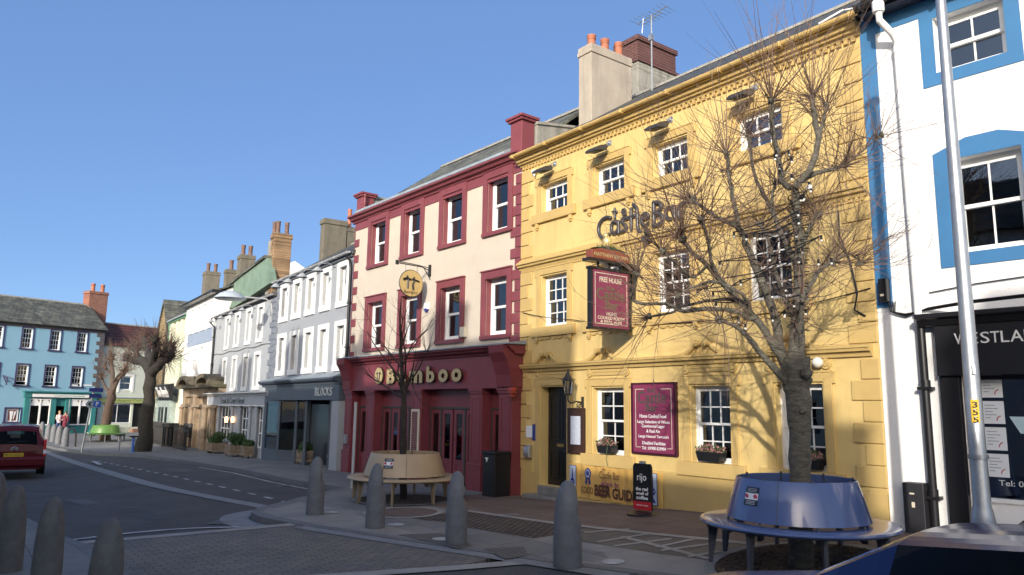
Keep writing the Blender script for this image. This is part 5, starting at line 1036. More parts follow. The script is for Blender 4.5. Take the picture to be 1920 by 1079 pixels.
# ================================================================ far blue house, deli
FU = Fr(-69.5, 10.5, 107)
ub = Th('blue_house', 'long pale blue house with dark quoins facing down the street', 'building', FU, -6, 0, -.5)
U3 = [(-6.03, -5.33), (-4.1, -3.36), (-2.08, -1.32)]; uh = []
for k in range(-4, 3):
    s_ = -2.0*0
us3 = [(-2.05+i*-2.0, -1.35+i*-2.0) for i in range(9)]; us2 = [(-2.2+i*-1.98, -1.42+i*-1.98) for i in range(9)]
uh = [(a, b, 5.9, 7.45) for a, b in us3]+[(a, b, 3.12, 4.66) for a, b in us2]+[(-6.6, -5.6, .4, 1.38), (-5.2, -.35, -.6, 2.2)]
shell(ub, 18, -1.2, 7.75, 7, SKYB, uh, gable=10.2, rec=.2, u0=-18)
for i, (a, b) in enumerate(us3):
    sash(ub, a, b, 5.9, 7.45, .1, 3, 2, 2, bw=.03, curtain=['half', 'full', 'sides', 'full'][i % 4] if i else 'full')
for i, (a, b) in enumerate(us2): sash(ub, a, b, 3.12, 4.66, .1, 3, 2, 2, bw=.03, curtain=None, open_=.22)
for a, b, z0, z1 in [(a, b, 5.9, 7.45) for a, b in us3]+[(a, b, 3.12, 4.66) for a, b in us2]+[(-6.6, -5.6, .4, 1.38)]:
    s_ = MB(); s_.w(a-.1, a, 0, .04, z0, z1+.1); s_.w(b, b+.1, 0, .04, z0, z1+.1); s_.w(a, b, 0, .04, z1, z1+.1); s_.w(a-.18, b+.18, 0, .1, z0-.1, z0)
    ub.part('window_surround', s_, PURP)
b = MB(); z = -.4; i = 0
while z < 7.3: L = .62 if i % 2 else .36; b.w(-L, .0, 0, .04, z, z+.31); z += .33; i += 1
b.w(-18, 0, 0, .03, 7.5, 7.75); ub.part('quoins', b, QDK, bev=.01)
gutter(ub, -18, .05, .2, 7.78, IRON, .09); roof(ub, -18.2, .15, 7.82, 10.15, -.2, 3.5, 7.2, SLATEB)
chimney(ub, -.1, 1.45, 3.1, 4.2, 8.6, 11.35, BRICK, .06, [(.35, 3.6), (1.15, 3.6)], ph=.7, pr=.18)
b = MB(); b.w(-6.5, -5.7, -.2, -.1, .42, 1.36); pc = ub.part('picture_window', b, WP); b = MB(); b.w(-6.38, -5.82, -.1, -.09, .5, 1.28); ub.part('red_panel', b, mat('faded red panel', (.25, .08, .08), .6, .1, 3, 0), pc); b = MB(); b.prism([(-6.3, 1.2), (-6.05, 1.2), (-6.14, .42), (-6.2, .42)], 1, .05, .09); b.prism([(-5.98, 1.15), (-5.86, 1.2), (-6.0, .6), (-6.02, .6)], 1, .05, .09); ub.part('white_figures', b, WP, pc)
b = MB(); b.w(-5.45, -5.1, -.05, .2, -1, 2.3); b.w(-.55, -.2, -.05, .2, -1, 2.3); b.w(-5.55, -.1, 0, .25, 2.25, 2.62); b.w(-5.65, 0, 0, .4, 2.62, 2.72); b.w(-5.1, -3.6, -.05, .1, -1, .12); b.w(-2.3, -.55, -.05, .1, -1, .05); b.w(-3.6, -3.2, -.1, .12, -1, 2.25); b.w(-2.5, -2.1, -.1, .12, -1, 2.25); b.w(-3.2, -2.5, -.1, -.02, 1.6, 2.25); ub.part('teal_shopfront', b, TEAL)
b = MB(); b.w(-5.0, -.75, .25, .28, 2.27, 2.50); ub.part('white_fascia', b, WP)
text(ub, 'COCKERMOUTH PICTURE FRAMING', -3.5, -1.2, 2.33, 2.43, .281, mat('pale green letters', (.3, .45, .35), .5, .1, 5, 0), .01, name='fascia_letters'); 
for a, c, n_ in ((-5.05, -3.6, 2), (-2.25, -.6, 2)):
    b = MB(); wd = (c-a)/n_; b.w(a, c, 0, .12, .12, .22)
    for i in range(n_+1): x = a+wd*i; b.w(x-.05, x+.05, 0, .12, .22, 2.15)
    b.w(a, c, 0, .11, 2.05, 2.15); o = ub.part('shop_window', b, WP)
    for i in range(n_):
        x = a+wd*(i+.5); r = wd/2-.05; pts = [(x+r*math.cos(t*math.pi/10), 1.62+.48*math.sin(t*math.pi/10)) for t in range(11)]; b = MB(); b.prism(pts, 1, -.08, -.06); ub.part('arched_blind', b, WP, o)
    b = MB(); b.w(a, c, .03, .035, .2, 2.1); ub.part('pane', b, GLASS, o)
b = MB(); b.w(-2.2, -1.7, .0, .02, 3.2-.02, 3.3); b.w(-1.3, -.4, .0, .03, 3.22, 3.32); ub.part('white_strip', b, WP)
q = FU.px(8, 712, .1); b = MB(); b.tube([(q[0]-.1, -.05, q[1]+.3), (q[0]+.1, -.2, q[1]-.2), (q[0]+.5, -.8, q[1]), (q[0]-.1, -.05, q[1]+.3)], .04, 4); b.tube([(q[0]+.1, -.3, q[1]-.4), (q[0]+.1, -.3, q[1]+.2)], .05, 5); single('iron_bracket', 'blue iron sign bracket on the pale blue house', 'bracket', b, PURP, FU, q[0], 0, q[1])
df = Th('display_dress', 'pale pink display figure in the right teal shop window', 'display figure', FU, -1.75, -.3, .2)
b = MB(); b.lathe([(.3, 0), (.25, .2), (.16, .5), (.2, .7), (.2, .8), (.08, .92), (.1, 1.0), (.11, 1.1), (.02, 1.2)], (-1.85, .35, .15), 12); df.part('body', b, mat('pale pink cloth', (.6, .42, .38), .8, .15, 5, 0), smooth=True)
FD = Fr(-73.3, 9.3, 107)
de = Th('deli_building', 'pale green rendered deli with a clay pantile roof set back beside the blue house', 'building', FD, 1.0, 0, -.6)
dh = [(3.7, 4.6, 5.45, 6.3), (6.0, 6.7, 5.15, 6.05), (3.65, 4.7, 3.05, 4.25), (2.4, 6.0, -.2, 1.85)]
shell(de, 8.5, -1.4, 6.95, 7, MINT, dh, gable=9.4, rec=.2, u0=.8); roof(de, .6, 9.5, 6.95, 9.15, -.2, 3.3, 6.8, PANT)
for a, b, c, d in dh[:3]: sash(de, a, b, c, d, .1, 1 if c < 5 else 2, 1, 1, bw=.04)
b = MB(); b.w(3.45, 3.64, 0, .04, 2.85, 4.45); b.w(4.71, 4.9, 0, .04, 2.85, 4.45); b.w(3.65, 4.7, 0, .04, 4.26, 4.45); de.part('window_surround', b, WP)
b = MB(); b.w(1.6, 7.5, 0, .25, 1.93, 2.27); de.part('lime_fascia', b, mat('lime fascia', (.42, .47, .16), .6, .05, 3, 0)); text(de, 'Castlegate Deli', 2.7, 5.6, 1.97, 2.23, .251, mat('olive letters', (.12, .17, .04), .5, .1, 5, 0), .01, name='fascia_letters')
b = MB(); b.w(1.5, 7.6, 0, .3, 2.3, 2.38); de.part('fascia_lead', b, LEAD)
gridwin(de, 2.45, 4.85, .15, 1.85, 2, 1, -.02); b = MB(); b.w(2.4, 5.0, -.1, 0, -1, .15); b.w(4.85, 5.05, -.1, .02, -.2, 1.9); b.w(5.9, 6.1, -.1, .02, -.5, 1.9); de.part('stall_riser', b, MINT)
b = MB(); b.w(5.05, 5.9, -.25, -.2, -.3, 1.85); de.part('dark_doorway', b, DARK); b = MB(); b.w(4.9, 6.2, -.2, .5, -1, -.35); de.part('brick_step', b, BRICK)
b = MB(); b.w(2.55, 3.6, -.1, -.07, .2, .55); b2 = MB(); b2.w(2.55, 3.6, -.1, -.07, .56, .85); b3 = MB(); b3.w(3.75, 4.8, -.1, -.07, .55, .85); b4 = MB(); b4.w(3.75, 4.8, -.1, -.07, .2, .54)
de.root.scale = (.946,)*3; de.root.location = (de.root.location.x*.946, de.root.location.y*.946, EYE+(de.root.location.z-EYE)*.946)
for nm, bb_, m_ in (('green_poster', b, mat('green poster', (.15, .4, .06), .5, .1, 3, 0)), ('blue_poster', b2, mat('blue poster', (.04, .2, .5), .5, .1, 3, 0)), ('orange_poster', b3, mat('orange poster', (.7, .25, .05), .5, .1, 3, 0)), ('white_poster', b4, WP)): de.part(nm, bb_, m_)

# ================================================================ opposite side of the square (behind the camera: it throws the shade)
def opp_house(name, lab, x0, x1, ze, zr, m, chs, y=-7.0, D=8):
    fr = Fr(x1, y, 180); W = x1-x0; t = Th(name, lab, 'building', fr, 0, 0, 0); n = max(2, int(W/2.4)); hs_ = []
    for i in range(n):
        uc = W*(i+.5)/n
        for z in ([1.0, 3.6, 6.0] if ze > 7.5 else [1.0, 3.6]):
            if z+1.5 < ze: hs_.append((uc-.45, uc+.45, z, z+1.45))
    hs_.append((.25, .3, -.4, -.3)); shell(t, W, -1, ze, D, m, hs_[:-1], gable=zr, rec=.2)
    for h in hs_[:-1]: sash(t, h[0], h[1], h[2], h[3], .12, 2, 1, 1, curtain='half')
    roof(t, -.05, W+.05, ze, zr, -.2, D/2, D+.1, SLATE); gutter(t, 0, W, .25, ze, IRON)
    for (cx0, cx1, cz) in chs: chimney(t, x1-cx1, x1-cx0, D/2-.5, D/2+.5, zr-1.5, cz, BRICK, .05, [((x1-cx1)+.3, D/2), ((x1-cx0)-.3, D/2)])
    return t
# eaves/ridge heights follow the shade line seen on the fronts opposite
Dx = .72*17.75; Dz = .40*17.75
def oh(x, z, y=10.75, yo=-11.0): d = y-yo; return x+.72*d, z+.40*d    # ridge line at y=-11
opp_house('opposite_house', 'tall rendered house across the square, rightmost of its row', 11.3, 21, 11.6, 12.0, GREY, [], y=-9.5, D=1.9)
opp_house('opposite_house', 'low rendered house across the square between two taller ones', 2.6, 9.7, 6.6, 9.35, CREAM, [(8.7, 9.6, 10.3)])
opp_house('opposite_house', 'house across the square with a broad chimney stack', -2.2, 2.54, 11.6, 12.1, WHITE, [(-2.0, -.8, 13.1)], y=-9.5, D=3)
opp_house('opposite_house', 'grey house across the square with one slim chimney', -16.2, -2.3, 8.2, 11.0, GREYL, [(-12.9, -11.75, 13.0), (-7.2, -6.0, 12.3)])
opp_house('opposite_house', 'mint house across the square at the left of the grey one', -23, -16.2, 8.2, 11.2, MINT, [(-19.6, -18.2, 12.6)])
opp_house('opposite_house', 'small cream end house across the square', -29.5, -23, 6.4, 9.4, CREAM, [(-29.3, -28.3, 10.6)])

# ================================================================ street furniture
def bollard_mesh(notch, h=1.0, r=.157):
    b = MB(); prof = [(r*.99, 0), (r, .02), (r*1.0, .3), (r*.97, .5), (r*.92, .65), (r*.84, .77), (r*.73, .86), (r*.60, .93), (r*.42, .985), (r*.2, 1.02), (.004, h)]
    pr = []
    for i in range(len(prof)-1):
        for k in range(3): t = k/3; pr.append((prof[i][0]*(1-t)+prof[i+1][0]*t, prof[i][1]*(1-t)+prof[i+1][1]*t))
    pr.append(prof[-1]); n = 40; vs = []
    for rr, z in pr:
        for j in range(n):
            a = 2*math.pi*j/n; da = (a-notch+math.pi) % (2*math.pi)-math.pi; x, y = rr*math.cos(da), rr*math.sin(da)
            lim = .115 if .62 < z < .88 else 9
            if .55 < z < .95 and x > .092: 
                k = 1-min(1, abs(z-.75)/.17)**6 if abs(z-.75) < .17 else 0; x = x*(1-k)+min(x, .092)*k
            vs.append((x*math.cos(notch)-y*math.sin(notch), x*math.sin(notch)+y*math.cos(notch), z))
    b.add(vs, [(i*n+j, i*n+(j+1) % n, (i+1)*n+(j+1) % n, (i+1)*n+j) for i in range(len(pr)-1) for j in range(n)]); return b
def make_bollard(label, x, y, z, notch, group, m=None):
    t = Th('bollard', label, 'bollard', W0, 0, 0, 0, group); t.part('post', bollard_mesh(notch), m or BOLL, smooth=50)
    b = MB(); b.tube([(.091*math.cos(notch), .091*math.sin(notch), .75), (.104*math.cos(notch), .104*math.sin(notch), .75)], .065, 18); t.part('reflector', b, SBAND); t.root.location = (x, y, z); return t.root
rb1 = make_bollard('grey domed bollard nearest the blue bench, rightmost of the front row', *gp(1064, 1062), math.radians(60), 'domed bollards along the terrace edge')
rb1.scale = (1.15, 1.15, 1.02)
for p, lab in (((855, 1020), 'grey domed bollard standing right of the tan bench'), ((703, 990), 'grey domed bollard standing in front of the tan bench'), ((590, 965), 'grey domed bollard on the kerb corner left of the tan bench')):
    q = gp(*p); c = copy_thing(rb1, q, None, lab); c.scale = (1, 1, 1)
lb1 = make_bollard('notched grey bollard nearest the camera in the bottom left corner', *at_z(207, 975, 0).xy, 0, math.radians(205), 'notched bollards at the left edge', mat('brownish cast bollard', (.115, .112, .108), .7, .22, 7, .4, 60, stain=(.07, .066, .06), samt=.5))
def lb_at(px, py, D):
    r = ray(px, py)/F_PX; return (r.x*D, r.y*D)
for i, (a, lab) in enumerate((((207, 975, 6.1), None), ((102, 932, 7.6), 'notched grey bollard in the middle of the left group'), ((35, 906, 8.9), 'notched grey bollard second from the left edge'), ((2, 885, 10.6), 'notched grey bollard cut by the left edge of the photo'))):
    x, y = lb_at(*a)
    if i == 0: lb1.location = (x, y, 0)
    lb_ = lb1 if i == 0 else copy_thing(lb1, (x, y, -.02*i), None, lab)
    lb_.scale = (.87, .87, 1.0); lb_.rotation_euler = (.012*(i-1), .02*(i % 3-1), 0)
fb = None
labs = ['first of the five far bollards, beside the red car', 'second far bollard from the red car', 'middle one of the five far bollards', 'pale sunlit bollard among the far bollards', 'last far bollard, next to the black cycle hoop']
fbx = [(77, 820), (89, 826), (99, 829), (109, 833), (121, 838)]
for i, p in enumerate(fbx):
    q = gp(*p)
    if i == 3:
        c = copy_thing(rb1, q, 1.9, labs[i]); c['group'] = 'far bollards by the square'
    else: c = copy_thing(rb1, q, 2.2+i*.2, labs[i]); c['group'] = 'far bollards by the square'
# round benches
def bench(x, y, m, legm, label, cat='bench', z=None, notice=None, ang0=0.3):
    z = g(x, y) if z is None else z; t = Th('tree_bench', label, cat, Fr(x, y, 0), 0, 0, z)
    b = MB(); b.lathe([(.78, .44), (1.14, .44), (1.185, .455), (1.20, .475), (1.185, .495), (1.14, .505), (.78, .49), (.76, .465)], (0, 0, z), 72, close=False)
    s = t.part('seat', b, m, smooth=35)
    b = MB(); n = 72; prof = [(.865, .53), (.80, .75), (.725, .975), (.715, .985), (.70, .98), (.70, .96), (.775, .74), (.84, .53)]
    b.lathe(prof+[prof[0]], (0, 0, z), n, close=False); bk = t.part('backrest', b, m, smooth=35)
    b = MB()
    for k in range(4):
        a = ang0+k*math.pi/2; b.tube([(rr*math.cos(a), rr*math.sin(a), z+zz) for rr, zz in ((.868, .53), (.803, .75), (.729, .975))], .004, 4)
    t.part('panel_joints', b, BLACKP, bk)
    b0 = None
    for k in range(8):
        a = ang0-.25+k*math.pi/4; ca, sa = math.cos(a), math.sin(a); b = MB()
        def P(r, h, w_): return (r*ca-w_*sa, r*sa+w_*ca, z+h)
        for (r0, r1, h0, h1) in ((1.06, 1.105, 0, .44), (.82, .88, .34, .44)):
            b.add([P(r0, h0, -.022), P(r1, h0, -.022), P(r1, h1, -.022), P(r0-.08, h1, -.022), P(r0, h0, .022), P(r1, h0, .022), P(r1, h1, .022), P(r0-.08, h1, .022)], [(0, 3, 2, 1), (4, 5, 6, 7), (0, 1, 5, 4), (1, 2, 6, 5), (2, 3, 7, 6), (3, 0, 4, 7)])
        b.add([P(.80, .40, -.02), P(1.12, .40, -.02), P(1.12, .44, -.02), P(.80, .44, -.02), P(.80, .40, .02), P(1.12, .40, .02), P(1.12, .44, .02), P(.80, .44, .02)], [(0, 3, 2, 1), (4, 5, 6, 7), (0, 1, 5, 4), (1, 2, 6, 5), (2, 3, 7, 6), (3, 0, 4, 7)])
        t.part('leg', b, legm)
        b = MB(); b.tube([(.86*ca, .86*sa, z+.48), (.83*ca, .83*sa, z+.56), (.70*ca, .70*sa, z+1.0)], .018, 6); t.part('back_stay', b, legm)
    if notice is not None:
        a0 = notice; hw = .115
        def surf(h, da, o): r = .865-(h-.53)*(.14/.445)+o; return (r*math.cos(a0+da), r*math.sin(a0+da), z+h)
        def patch(h0, h1, d0, d1, o, m_, nm, par=None):
            b = MB(); vs = [surf(h, d0+(d1-d0)*i/6, o) for h in (h0, h1) for i in range(7)]; b.add(vs, [(i, i+1, 8+i, 7+i) for i in range(6)]); return t.part(nm, b, m_, par)
        nt_ = patch(.70, .90, -hw*1.15, hw*1.15, .006, mat('navy notice', (.015, .02, .04), .4, .1, 5, 0), 'notice')
        patch(.765, .835, -hw*1.12, hw*1.12, .009, PAPER, 'notice_band', nt_)
        for d_ in (-.085, .085):
            c = surf(.80, d_, .012); nn = Vector((math.cos(a0+d_), math.sin(a0+d_), 0)); b = MB(); b.tube([c, Vector(c)+nn*.003], .028, 12); t.part('notice_dot', b, mat('notice red', (.5, .06, .1), .5, .1, 5, 0), nt_)
        for h in (.715, .73, .745, .85, .865, .88): patch(h, h+.006, -.09, .09, .009, mat('pale print', (.4, .42, .45), .5, .1, 5, 0), 'notice_print', nt_)
    return t

def face_cam(x, y, px): # angle on the bench drum seen at pixel column px
    best = None
    for i in range(360):
        a = math.radians(i); P = Vector((x+.8*math.cos(a), y+.8*math.sin(a), 0)); 
        if Vector((math.cos(a), math.sin(a))).dot(Vector((-x, -y)).normalized()) < .3: continue
        v = RM.transposed() @ (P-Vector((0, 0, EYE))); X = CXP+F_PX*v.x/-v.z
        if best is None or abs(X-px) < best[0]: best = (abs(X-px), a)
    return best[1]
BX, BY = -5.24, 8.2
bb_t = bench(BX-.03, BY, BBL, mat('blue grey leg', (.06, .065, .085), .5, .1, 5, .05), 'round glossy blue bench circling the big tree before the yellow bar', z=.20, notice=face_cam(BX, BY, 1411)); bb_t.root.scale = (.93, .93, 1)
bench(-14.44, 8.09, TAN, mat('tan leg', (.22, .17, .11), .6, .15, 5, .1), 'round tan bench circling the young tree before the dark red shopfront', notice=face_cam(-14.44, 8.09, 725), ang0=1.1)
bench(-52.6, 8.5, GRB, mat('grey leg', (.15, .15, .15), .6, .1, 5, .05), 'round bright green bench circling a tree near the deli', ang0=.1)
# tall lamp column
lp = Th('lamp_column', 'tall galvanised lamp column with yellow number plate before the black shop', 'lamp post', Fr(-2.974, 7.472, 35), 0, 0, g(-2.97, 7.47))
z0 = g(-2.97, 7.47); b = MB(); b.lathe([(.10, 0), (.10, .9), (.085, 1.0), (.072, 1.05), (.047, 5.6), (.04, 7.6)], (0, 0, z0), 24); b.tube([(0, 0, z0+7.5), (0, -.1, z0+7.8), (0, -.6, z0+8.0)], .035, 10); lp.part('column', b, STEEL, smooth=True)
b = MB(); b.lathe([(.02, 0), (.1, .02), (.12, .08), (.05, .14)], (0, -.8, z0+7.95), 14); lp.part('lamp_head', b, GRPLAST)
b = MB()
for k in range(7):
    a = math.radians(-90-40+k*80/6)
cN = Fr(-2.974, 7.472, 35)
nz0, nz1 = cN.px(1842, 793, .0)[1], cN.px(1836, 750, .0)[1]
# the plate faces the camera side of the column
va = math.atan2(-7.472, 2.974)-math.radians(35); 
def colp(z, da, r): a = va+da; return (r*math.cos(a), r*math.sin(a), z)
b = MB(); vs = [colp(z, -.35+.9*i/8, .071) for z in (nz0, nz1) for i in range(9)]; b.add(vs, [(i, i+1, 10+i, 9+i) for i in range(8)]); npl = lp.part('number_plate', b, mat('yellow plate', (.75, .48, .02), .5, .05, 5, 0))
for i, ch in enumerate('355'):
    zc = nz1-.035-(nz1-nz0-.03)*i/2.6-.01; o = text(lp, ch, -.022, .022, zc-.027, zc+.027, 0, BLACKP, .003, parent=npl, name='digit', bold=.02)
    for v in o.data.vertices:
        x, y, z = v.co; a = va+.1+x/.077; r = .0735+abs(y)*.5; v.co = (r*math.cos(a), r*math.sin(a), z)
b = MB(); b.box(-.012, .012, -.1, -.075, z0+2.2, z0+2.28); b.lathe([(.083, 0), (.083, .04)], (0, 0, z0+1.45), 20); lp.part('band', b, STEEL)
# thin signposts
q = gp(660, 916); sp_ = Th('steel_post', 'thin pale steel post at the left end of the tan bench', 'post', Fr(q.x, q.y, 0), 0, 0, q.z); b = MB(); b.tube([(0, 0, q.z), (0, 0, q.z+2.02)], .038, 12); sp_.part('pole', b, GRPLAST, smooth=True); b = MB(); b.lathe([(.042, 0), (.042, .03)], (0, 0, q.z+2.02), 12); sp_.part('cap', b, STEEL)
q = gp(153, 848); ps = Th('parking_sign', 'blue parking direction sign with arrow and letter P on a leaning pole', 'sign', Fr(q.x, q.y, 107), 0, 0, q.z)
b = MB(); b.tube([(0, 0, q.z), (.28, .0, q.z+3.0)], .045, 10); ps.part('pole', b, STEEL, smooth=True)
zc = q.z+2.2; b = MB(); b.prism([(-.08, zc), (.02, zc+.17), (.62, zc+.17), (.62, zc-.17), (.02, zc-.17)], 1, -.10, -.06); pl_ = ps.part('direction_plate', b, mat('sign grey edge', (.3, .33, .4), .5, .1, 5, 0))
b = MB(); b.prism([(-.04, zc), (.04, zc+.14), (.24, zc+.14), (.24, zc-.14), (.04, zc-.14)], 1, -.105, -.10); ps.part('arrow_field', b, mat('pale sign field', (.35, .42, .45), .5, .1, 5, 0), pl_); b = MB(); b.prism([(0, zc), (.13, zc+.11), (.17, zc+.07), (.10, zc), (.17, zc-.07), (.13, zc-.11)], 1, -.11, -.105); ps.part('arrow', b, BLACKP, pl_)
b = MB(); b.w(.27, .60, .10, .105, zc-.14, zc+.14); ps.part('blue_field', b, mat('sign blue', (.02, .12, .5), .4, .05, 5, 0), pl_); text(ps, 'P', .37, .51, zc-.10, zc+.10, .106, WL, .004, parent=pl_, bold=.03)
for k_, (a, c, e) in enumerate(((.05, .6, .38), (.02, .66, .66))): b = MB(); b.w(a, c, .06, .1, zc+e-.09, zc+e+.09); ps.part('upper_plate', b, NAVY)
q = gp(131, 838); b = MB(); b.tube([(0-.25, 0, q.z), (-.22, 0, q.z+.7), (-.1, 0, q.z+.92), (.1, 0, q.z+.92), (.22, 0, q.z+.7), (.25, 0, q.z)], .05, 8); single('cycle_hoop', 'black metal cycle hoop beside the far bollards', 'cycle stand', b, IRON, Fr(q.x, q.y, 70), 0, 0, 0) 
q = gp(222, 846); t_ = Th('picnic_perch', 'narrow dark standing table on one post left of the old tree', 'table', Fr(q.x, q.y, 95), 0, 0, q.z); b = MB(); b.tube([(0, 0, q.z), (.05, 0, q.z+.72)], .035, 8); t_.part('post', b, GREYD); b = MB(); b.w(-.22, .2, -.12, .12, q.z+.72, q.z+.76); t_.part('top', b, BLACKP)
q = gp(248, 849); t_ = Th('waste_post', 'blue post with a dark flat top beside the old tree', 'post', Fr(q.x, q.y, 95), 0, 0, q.z); b = MB(); b.tube([(0, 0, q.z), (0, 0, q.z+.68)], .06, 10); t_.part('post', b, mat('blue post', (.04, .14, .45), .5, .1, 5, 0)); b = MB(); b.prism([(-.24, q.z+.76), (.24, q.z+.76), (.16, q.z+.71), (.06, q.z+.68), (-.06, q.z+.68), (-.16, q.z+.71)], 1, -.1, .1); t_.part('top', b, BLACKP)
# litter bins and old lamp
for i, (p, lab, h) in enumerate((((317, 838), 'black ribbed litter bin before the black script sign shop', 1.25), ((357, 839), 'black ribbed litter bin at the foot of the iron lamp post', 1.25))):
    q = gp(*p); t_ = Th('litter_bin', lab, 'litter bin', Fr(q.x, q.y, 0), 0, 0, q.z, 'ribbed black litter bins'); b = MB(); b.lathe([(.38, 0), (.38, .08), (.33, .1), (.36, h*.8), (.42, h*.84), (.42, h), (.3, h+.02)], (0, 0, q.z), 18)
    t_.part('drum', b, IRON); b = MB()
    for k in range(12): a = k*math.pi/6; b.box(.37*math.cos(a)-.02, .37*math.cos(a)+.02, .37*math.sin(a)-.02, .37*math.sin(a)+.02, q.z+.1, q.z+h*.82)
    t_.part('ribs', b, BLACKP)
q = gp(353, 836); t_ = Th('iron_lamp_post', 'old black cast iron lamp post before the sandstone doorcase', 'lamp post', Fr(q.x, q.y, 0), 0, 0, q.z)
zt = 2.5; b = MB(); b.lathe([(.26, 0), (.26, .3), (.2, .4), (.17, 1.2), (.14, 1.25), (.12, 2.6), (.2, 2.68), (.24, 2.8), (.22, 3.0), (.1, 3.1), (.02, 3.2)], (0, 0, q.z), 14); t_.part('column', b, IRON, smooth=True)
# railings
q0 = FW.P(1.0, .9, 0); zb = g(q0.x, q0.y); t_ = Th('area_railings', 'black spiked iron railings along the sandstone doorcase', 'railings', FW, 5.5, 1.0, zb)
for (u0, u1, w_) in ((-3.0, 4.2, 1.3), (6.0, 9.6, 1.3)):
    b = MB(); b.w(u0, u1, w_-.02, w_+.02, zb+1.0, zb+1.05); b.w(u0, u1, w_-.02, w_+.02, zb+.15, zb+.19); u = u0
    while u < u1: b.tube([(u, -w_, zb), (u, -w_, zb+1.25), (u, -w_, zb+1.32)], [.02, .02, .002], 4); b.blob((u, -w_, zb+1.2), .035, 4); u += .24
    t_.part('railing_panel', b, IRON)
q = gp(300, 832); b = MB(); b.w(-.3, .3, -.2, .2, q.z, q.z+.8); t_ = Th('cardboard_box', 'orange brown box with a pale top beside the stone house shopfront', 'box', Fr(q.x, q.y, 0), 0, 0, q.z); t_.part('carton', b, mat('cardboard', (.50, .27, .12), .8, .1, 4, 0)); b = MB(); b.w(-.25, .25, -.15, .15, q.z+.8, q.z+.95); t_.part('top', b, PAPER)
# planters
def leafball(mb, c, r, n, rnd, s=(.03, .06), flat=1.0, up=0):
    for i in range(n):
        v = Vector((rnd.gauss(0, 1), rnd.gauss(0, 1), rnd.gauss(0, 1))).normalized()*(rnd.random()**.35); p = Vector(c)+Vector((v.x*r, v.y*r, v.z*r*flat+up)); q = rnd.uniform(*s)
        d = Vector((rnd.gauss(0, 1), rnd.gauss(0, 1), rnd.gauss(.6, 1))).normalized()*q; e_ = d.cross(Vector((rnd.gauss(0, 1), rnd.gauss(0, 1), rnd.gauss(0, 1)))).normalized()*q*.45
        mb.quad(p-d, p+e_, p+d, p-e_)
rnd = random.Random(5)
for i, (p, lab, wd, hs_, rr) in enumerate((((405, 850), 'leftmost wooden planter with a round green shrub outside the hotel', .55, .42, .5), ((440, 856), 'second wooden planter with a round shrub outside the hotel', .52, .42, .5), ((463, 859), 'small wooden planter with a dark shrub right of the hotel windows', .3, .42, .28), ((570, 862), 'wooden planter with a bushy shrub between the slate columns', .32, .42, .36))):
    q = gp(*p); fr = Fr(q.x, q.y, -3)
    if i == 3: P_ = FK.P(4.4, .05, 0); fr = Fr(P_.x, P_.y, -2.4); q = Vector((P_.x, P_.y, g(P_.x, P_.y)))
    t_ = Th('planter', lab, 'planter', fr, 0, 0, q.z, 'wooden crate planters'); b = MB()
    for k in range(3): z = q.z+.1+k*.13; b.w(-wd, wd, wd*.55, wd*.55+.03, z, z+.115); b.w(-wd, wd, -wd*.55-.03, -wd*.55, z, z+.115); b.box(-wd-.03, -wd, -wd*.55, wd*.55, z, z+.115); b.box(wd, wd+.03, -wd*.55, wd*.55, z, z+.115)
    for a in (-wd, wd-.05):
        for c in (-wd*.5, wd*.5-.05): b.box(a, a+.05, c, c+.05, q.z, q.z+.5)
    b.box(-wd, wd, -wd*.55, wd*.55, q.z+.38, q.z+.42); t_.part('crate', b, WOODP); b = MB(); rr *= .8; [leafball(b, (rnd.uniform(-.5, .5)*rr, rnd.uniform(-.4, .4)*rr, q.z+.40+rr*rnd.uniform(.35, .95)), rr*rnd.uniform(.45, .75), 330, rnd, (.03, .07), .9) for _ in range(6)]; t_.part('shrub', b, LEAF)
q = gp(393, 849); t_ = Th('spiky_plant', 'small spiky grass plant in a pot at the hotel corner', 'plant', Fr(q.x, q.y, 0), 0, 0, q.z); b = MB()
for k in range(26): a = rnd.uniform(0, 6.28); l = rnd.uniform(.4, .9); b.tube([(0, 0, q.z+.3), (l*.3*math.cos(a), l*.3*math.sin(a), q.z+.3+l*.8), (l*.6*math.cos(a), l*.6*math.sin(a), q.z+.3+l)], [.012, .01, .002], 3)
t_.part('blades', b, LEAF); b = MB(); b.lathe([(.12, 0), (.18, .3), (.15, .3)], (0, 0, q.z), 12); t_.part('pot', b, BLACKP)
# covers in the paving
for p in ((620, 962), (742, 985), (828, 1012), (1150, 1055)):
    q = gp(*p); disc('utility_cover', q.x, q.y, .14, LINEW, .013, kind='structure')

